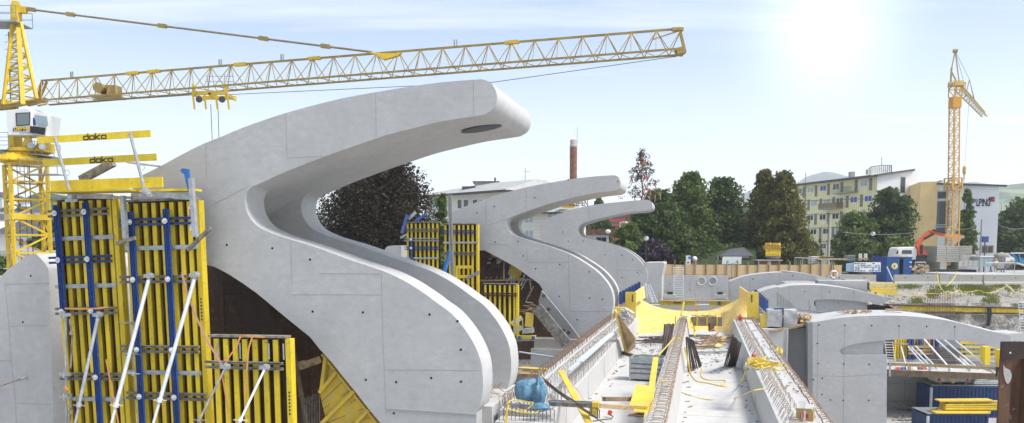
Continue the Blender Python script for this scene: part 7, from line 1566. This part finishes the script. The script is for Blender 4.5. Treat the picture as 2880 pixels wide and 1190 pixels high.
# jumble along the street
def jbox(name,label,cat,x0,x1,y0,y1,Y,d,mt,extra=None,r='T'):
    a=V(r,x0,y1,Y);b=V(r,x1,y0,Y);t=thing(name,label,cat,((a.x+b.x)/2,Y,max(0,a.z)));MB().box(a.x,b.x,Y,Y+d,max(a.z,.0),b.z).build('body',mt,t,bevel=.03)
    if extra:extra(t,a.x,b.x,Y,max(a.z,0),b.z)
    return t
def slats(t,x0,x1,Y,z0,z1,mt=DGREY):
    for k in range(4):z=z0+(z1-z0)*(k+.5)/4;MB().box(x0-.01,x1+.01,Y-.03,Y-.002,z-.03,z+.03).build('slat',mt,t)
def vert(t,x0,x1,Y,z0,z1):
    n=max(2,int((x1-x0)/.5))
    for k in range(n+1):x=x0+(x1-x0)*k/n;MB().box(x-.03,x+.03,Y-.04,Y-.002,z0,z1).build('upright',GALV,t)
jbox('precast_wall','long pale precast concrete wall behind the ballast block','concrete wall',1155,1445,500,585,101,.3,CONCS,vert)
jbox('glazed_cabin','small green-grey glazed cabin left of the two walking workers','cabin',1470,1665,440,585,104,2,GLASSL,lambda t,a,b,Y,z0,z1:(vert(t,a,b,Y,z0,z1),MB().box(a-.1,b+.1,Y-.1,Y+2.1,z1,z1+.12).build('roof',WHITE,t)))
jbox('pallet_stack','stack of grey pallets behind the left barrier','pallets',600,668,822,870,100,1.2,GREY,slats,'K')
jbox('white_bench','white covered stack behind the hoarding beside the grey poles','stack',300,362,832,895,101,1,WHITE,slats,'K')
jbox('leaning_sheet','white panel leaning right of the workers','panel',1740,1838,545,612,104,.1,WHITE,slats)
jbox('white_board','large white board behind the workers','panel',1850,1978,452,512,107,.1,WHITE,None);bpy.data.objects[-1]
mb=blob(V('T',1790,470,108)-UP*.2,1.3,1.,.95,.5,1.2,30,18,None,.3);single(mb,'rubble_heap',GRAV,'heap of earth and debris behind the workers','rubble',smooth=50)
mb=MB()
for i in range(40):
    p=V('T',random.uniform(480,650),random.uniform(585,650),97+random.uniform(-1,1));d=Vector((random.uniform(-1,1),random.uniform(-.5,.5),random.uniform(-.3,.3))).normalized()*.5;mb.bar(p-d,p+d,.3,.15)
single(mb,'timber_offcuts',WOOD,'heap of timber offcuts between the blue container and the ballast block','timber offcuts')
structure(MB().box(V('T',1230,0,96).x,62,96.2,126,.01,.9),'raised_pavement',CONCW)
t=jbox('plank_stack','pale planks laid on trestles left of the blue container','planks',365,600,850,862,100,1.5,WOOD,vert,'K')
t=jbox('yellow_board_stack','yellow boards stacked behind the hoarding left of the grey pallets','boards',370,492,832,850,101,1.,YELP,slats,'K')
t=thing('white_pipe_rack','cluster of white upright pipes on a stack left of the blue container','pipes',V('K',730,865,100))
for x in (700,715,745,760):MB().tube(V('K',x,865,100),V('K',x,808,100),.09,7).build('pipe',WHITE,t)
MB().bar(V('K',692,850,100),V('K',772,850,100),.3,.2).build('pallet',WOOD,t)
# mesh banner
t=thing('banner','blue and white patterned banner stretched on the fence left of the blue container','banner',GR('K',735,960,0)*1);t.location=(V('K',735,0,94).x,94,0)
MB().ext([V('K',x,y,94) for x,y in [(655,880),(878,880),(878,960),(655,960)]],Vector((0,.04,0))).build('sheet',WHITE,t);random.seed(4)
for r_ in range(5):
    for c_ in range(9):
        if random.random()<.72:
            x=660+c_*24+random.uniform(0,6);y=886+r_*15;MB().ext([V('K',a_,b_,93.98) for a_,b_ in [(x,y),(x+18,y),(x+18,y+8),(x,y+8)]],Vector((0,.01,0))).build('printed_block',random.choice([BLUE,BLUEL,GREY,BLUE]),t)
t=thing('banner','plain blue banner end left of the patterned banner','banner',(V('K',622,0,94.2).x,94.2,0));MB().ext([V('K',x,y,94.2) for x,y in [(590,890),(652,884),(652,960),(590,955)]],Vector((0,.04,0))).build('sheet',M('banner_blue',(.22,.36,.52),(.4,.5,.6),.8),t)
def meshfence(label,r,x0,x1,y0,Y):
    t=thing('mesh_fence',label,'fence',(V(r,(x0+x1)/2,0,Y).x,Y,0),group='mesh fence panels on the street');a=V(r,x0,y0,Y);b=V(r,x1,y0,Y);mb=MB()
    for x in (a.x,b.x):mb.tube((x,Y,0),(x,Y,a.z),.04,6)
    mb.tube((a.x,Y,a.z),(b.x,Y,a.z),.04,6).tube((a.x,Y,.3),(b.x,Y,.3),.04,6);mb.build('frame',GALV,t);mb=MB();n=int((b.x-a.x)/.22)
    for i in range(n):mb.tube((a.x+(b.x-a.x)*i/n,Y,.3),(a.x+(b.x-a.x)*i/n,Y,a.z),.012,3)
    mb.build('wire_mesh',GALV,t)
meshfence('mesh fence panel left of the white covered stack','K',165,225,842,103);meshfence('mesh fence panel right before the white covered stack','K',228,285,845,102.5);meshfence('mesh fence panel behind the walking workers','T',1555,1990,530,99);meshfence('mesh fence panel between the blue container and the ballast block','T',500,660,520,95)
t=thing('blue_skip','light blue open skip at the right edge behind the workers','skip',(V('T',2020,0,112).x,112,0));LB_=M('light_blue_skip',(.06,.28,.48),(.04,.2,.36),2,rough=.45)
P=[V('T',x,y,112) for x,y in [(1890,450),(1935,382),(2200,380),(2200,560),(2000,560)]];MB().ext(P,Vector((0,.12,0))).ext([p+Vector((0,.12,0)) for p in (P[1],P[2],P[3],P[4])],Vector((0,2.2,0)),True,True).build('side_wall',LB_,t)
MB().ext([V('T',x,y,111.95) for x,y in [(1985,398),(2200,394),(2200,455),(2060,455)]],Vector((0,-.03,0))).build('dark_interior',BLACK,t);MB().bar(V('T',1925,384,111.8),V('T',2200,380,111.8),.3,.14).build('rim',WHITE,t)
for x in (1960,2050):MB().bar(V('T',x,395,111.8),V('T',x+35,545,111.8),.14,.2).build('rib',LB_,t)
single(MB().bar(V('T',2010,530,104),V('T',2160,580,103),1.,.1),'timber_board',WOOD,'pale timber board leaning at the right edge below the light blue skip','board')
# parked cars at the foot of the dark trees
def car(label,x,y,Y,rz,mt,L=4.2):
    p=V('T',x,y,Y);t=thing('parked_car',label,'car',(p.x,Y,0),rz,'parked cars under the dark trees')
    side=[(-2.1,.35),(-2.12,.75),(-1.9,.92),(-1.25,1.0),(-.75,1.42),(.85,1.45),(1.6,.98),(2.05,.86),(2.12,.5),(2.1,.3)]
    MB().ext([(a,-.85,b) for a,b in side],(0,1.7,0)).build('body',mt,t,local=True,bevel=.08)
    MB().ext([(a,-.87,b) for a,b in [(-1.1,1.0),(-.68,1.34),(.78,1.36),(1.35,1.0)]],(0,1.74,0)).build('windows',GLASS,t,local=True)
    for wx in (-1.35,1.35):
        for wy in (-.88,.7):w_=MB().tube((wx,wy,.32),(wx,wy+.18,.32),.32,16).build('wheel',BLACK,t,local=True,smooth=40);MB().tube((wx,wy-.01,.32),(wx,wy,.32),.18,10).build('rim',GREY,w_,local=True)
    for wy in (-.6,.45):MB().box(-2.15,-2.11,wy,wy+.18,.62,.74).build('headlight',WHITE,t,local=True)
car('white parked car under the dark tree at the far right',1760,420,150,.1,WHITE);car('dark parked car behind the light blue skip',1700,420,146,.0,DGREY);car('silver parked car beyond the heap of debris',1850,410,154,.15,GALV);car('white parked car at the right edge beyond the skip',2110,420,152,.1,WHITE)
# ---- camera, world, sun
cd=bpy.data.cameras.new('camera');cam=bpy.data.objects.new('camera',cd);COL.objects.link(cam)
cam.location=EYEV;cam.rotation_euler=(R(90)-PITCH,0,0);cd.sensor_width=36;cd.lens=36*F/2880;cd.shift_y=(PY-595)/2880;cd.clip_end=20000;cd.clip_start=.1
scene.camera=cam
w=bpy.data.worlds.new("World");scene.world=w;w.use_nodes=True;nt=w.node_tree;bg=nt.nodes['Background']
SE,SA=R(54),R(112)     # sun elevation, azimuth right of the view
sky=nd(nt,'ShaderNodeTexSky',sky_type='NISHITA',sun_disc=False);sky.sun_elevation=SE;sky.sun_rotation=SA;sky.air_density=1.0;sky.dust_density=1.6;sky.ozone_density=1.5;sky.altitude=400
tc=nd(nt,'ShaderNodeTexCoord');sp=nd(nt,'ShaderNodeSeparateXYZ');nt.links.new(tc.outputs['Generated'],sp.inputs[0])
def mth(op,a,b=None):
    n=nd(nt,'ShaderNodeMath',operation=op)
    for i,x in enumerate((a,b)):
        if x is None:continue
        if hasattr(x,'links'):nt.links.new(x,n.inputs[i])
        else:n.inputs[i].default_value=x
    return n.outputs[0]
def mr(x,a,b,c=0,d=1):
    n=nd(nt,'ShaderNodeMapRange',interpolation_type='SMOOTHSTEP');nt.links.new(x,n.inputs[0])
    for i,q in enumerate((a,b,c,d)):n.inputs[i+1].default_value=q
    return n.outputs[0]
z=sp.outputs[2]
zz=mth('MAXIMUM',mth('ADD',z,.06),.02)
cmb=nd(nt,'ShaderNodeCombineXYZ');nt.links.new(mth('DIVIDE',sp.outputs[0],zz),cmb.inputs[0]);nt.links.new(mth('DIVIDE',sp.outputs[1],zz),cmb.inputs[1])
cl=nz(nt,.5,(.22,1.3,1),8,.48,.66,.62,cmb.outputs[0])
cl2=nz(nt,.9,(.3,1,1),6,.30,.85,.6,cmb.outputs[0])
hz=mr(z,-.03,.27,1.0,.10)
fac=mth('MAXIMUM',hz,mth('MULTIPLY',cl,mr(z,.02,.12,0,.85)))
fac=mth('MAXIMUM',fac,mth('MULTIPLY',cl2,.38))
c=mixc(nt,fac,sky.outputs[0],SKYW)
# thin high cloud lit up round the sun as in the photograph
gd=ray('W',2078,82).normalized()
dp=nd(nt,'ShaderNodeVectorMath',operation='DOT_PRODUCT');nt.links.new(tc.outputs['Generated'],dp.inputs[0]);dp.inputs[1].default_value=gd
ang=mth('ARCCOSINE',mth('MINIMUM',dp.outputs['Value'],.99999))
gl=mth('ADD',mr(ang,.0,.040,7,0),mth('MULTIPLY',mth('POWER',mr(ang,0,.17,1,0),2.6),3.2))
cc=nd(nt,'ShaderNodeCombineColor')
for i,k in enumerate((1,1,1)):nt.links.new(gl,cc.inputs[i])
c=mixc(nt,1.0,c,cc.outputs[0],'ADD')
nt.links.new(c,bg.inputs[0]);bg.inputs[1].default_value=SKYS
sl=bpy.data.lights.new('sun','SUN');sl.energy=SUNE;sl.angle=R(16);sl.color=(1,.96,.9);so=bpy.data.objects.new('sun',sl);COL.objects.link(so)
so.rotation_euler=(R(90)-SE,0,math.pi-SA)
scene.view_settings.view_transform='Standard';scene.view_settings.look='None';scene.view_settings.exposure=EXPO;scene.view_settings.gamma=1
scene.render.resolution_x=1024;scene.render.resolution_y=423
scene.cycles.max_bounces=6;scene.cycles.volume_bounces=2

me=bpy.data.meshes.new('haze');mbh=MB().box(-4000,4000,-300,3900,-10.2,420);me.from_pydata([tuple(p) for p in mbh.v],[],mbh.f)
hm=bpy.data.materials.new('haze_air');hm.use_nodes=True;hn=hm.node_tree;hn.nodes.remove(hn.nodes['Principled BSDF'])
pv=hn.nodes.new('ShaderNodeVolumePrincipled');pv.inputs['Color'].default_value=(.91,.955,1,1);pv.inputs['Density'].default_value=HAZE;pv.inputs['Anisotropy'].default_value=.2
hn.links.new(pv.outputs[0],[n for n in hn.nodes if n.type=='OUTPUT_MATERIAL'][0].inputs['Volume']);me.materials.append(hm)
ho=bpy.data.objects.new('haze',me);COL.objects.link(ho);ho['kind']='stuff'
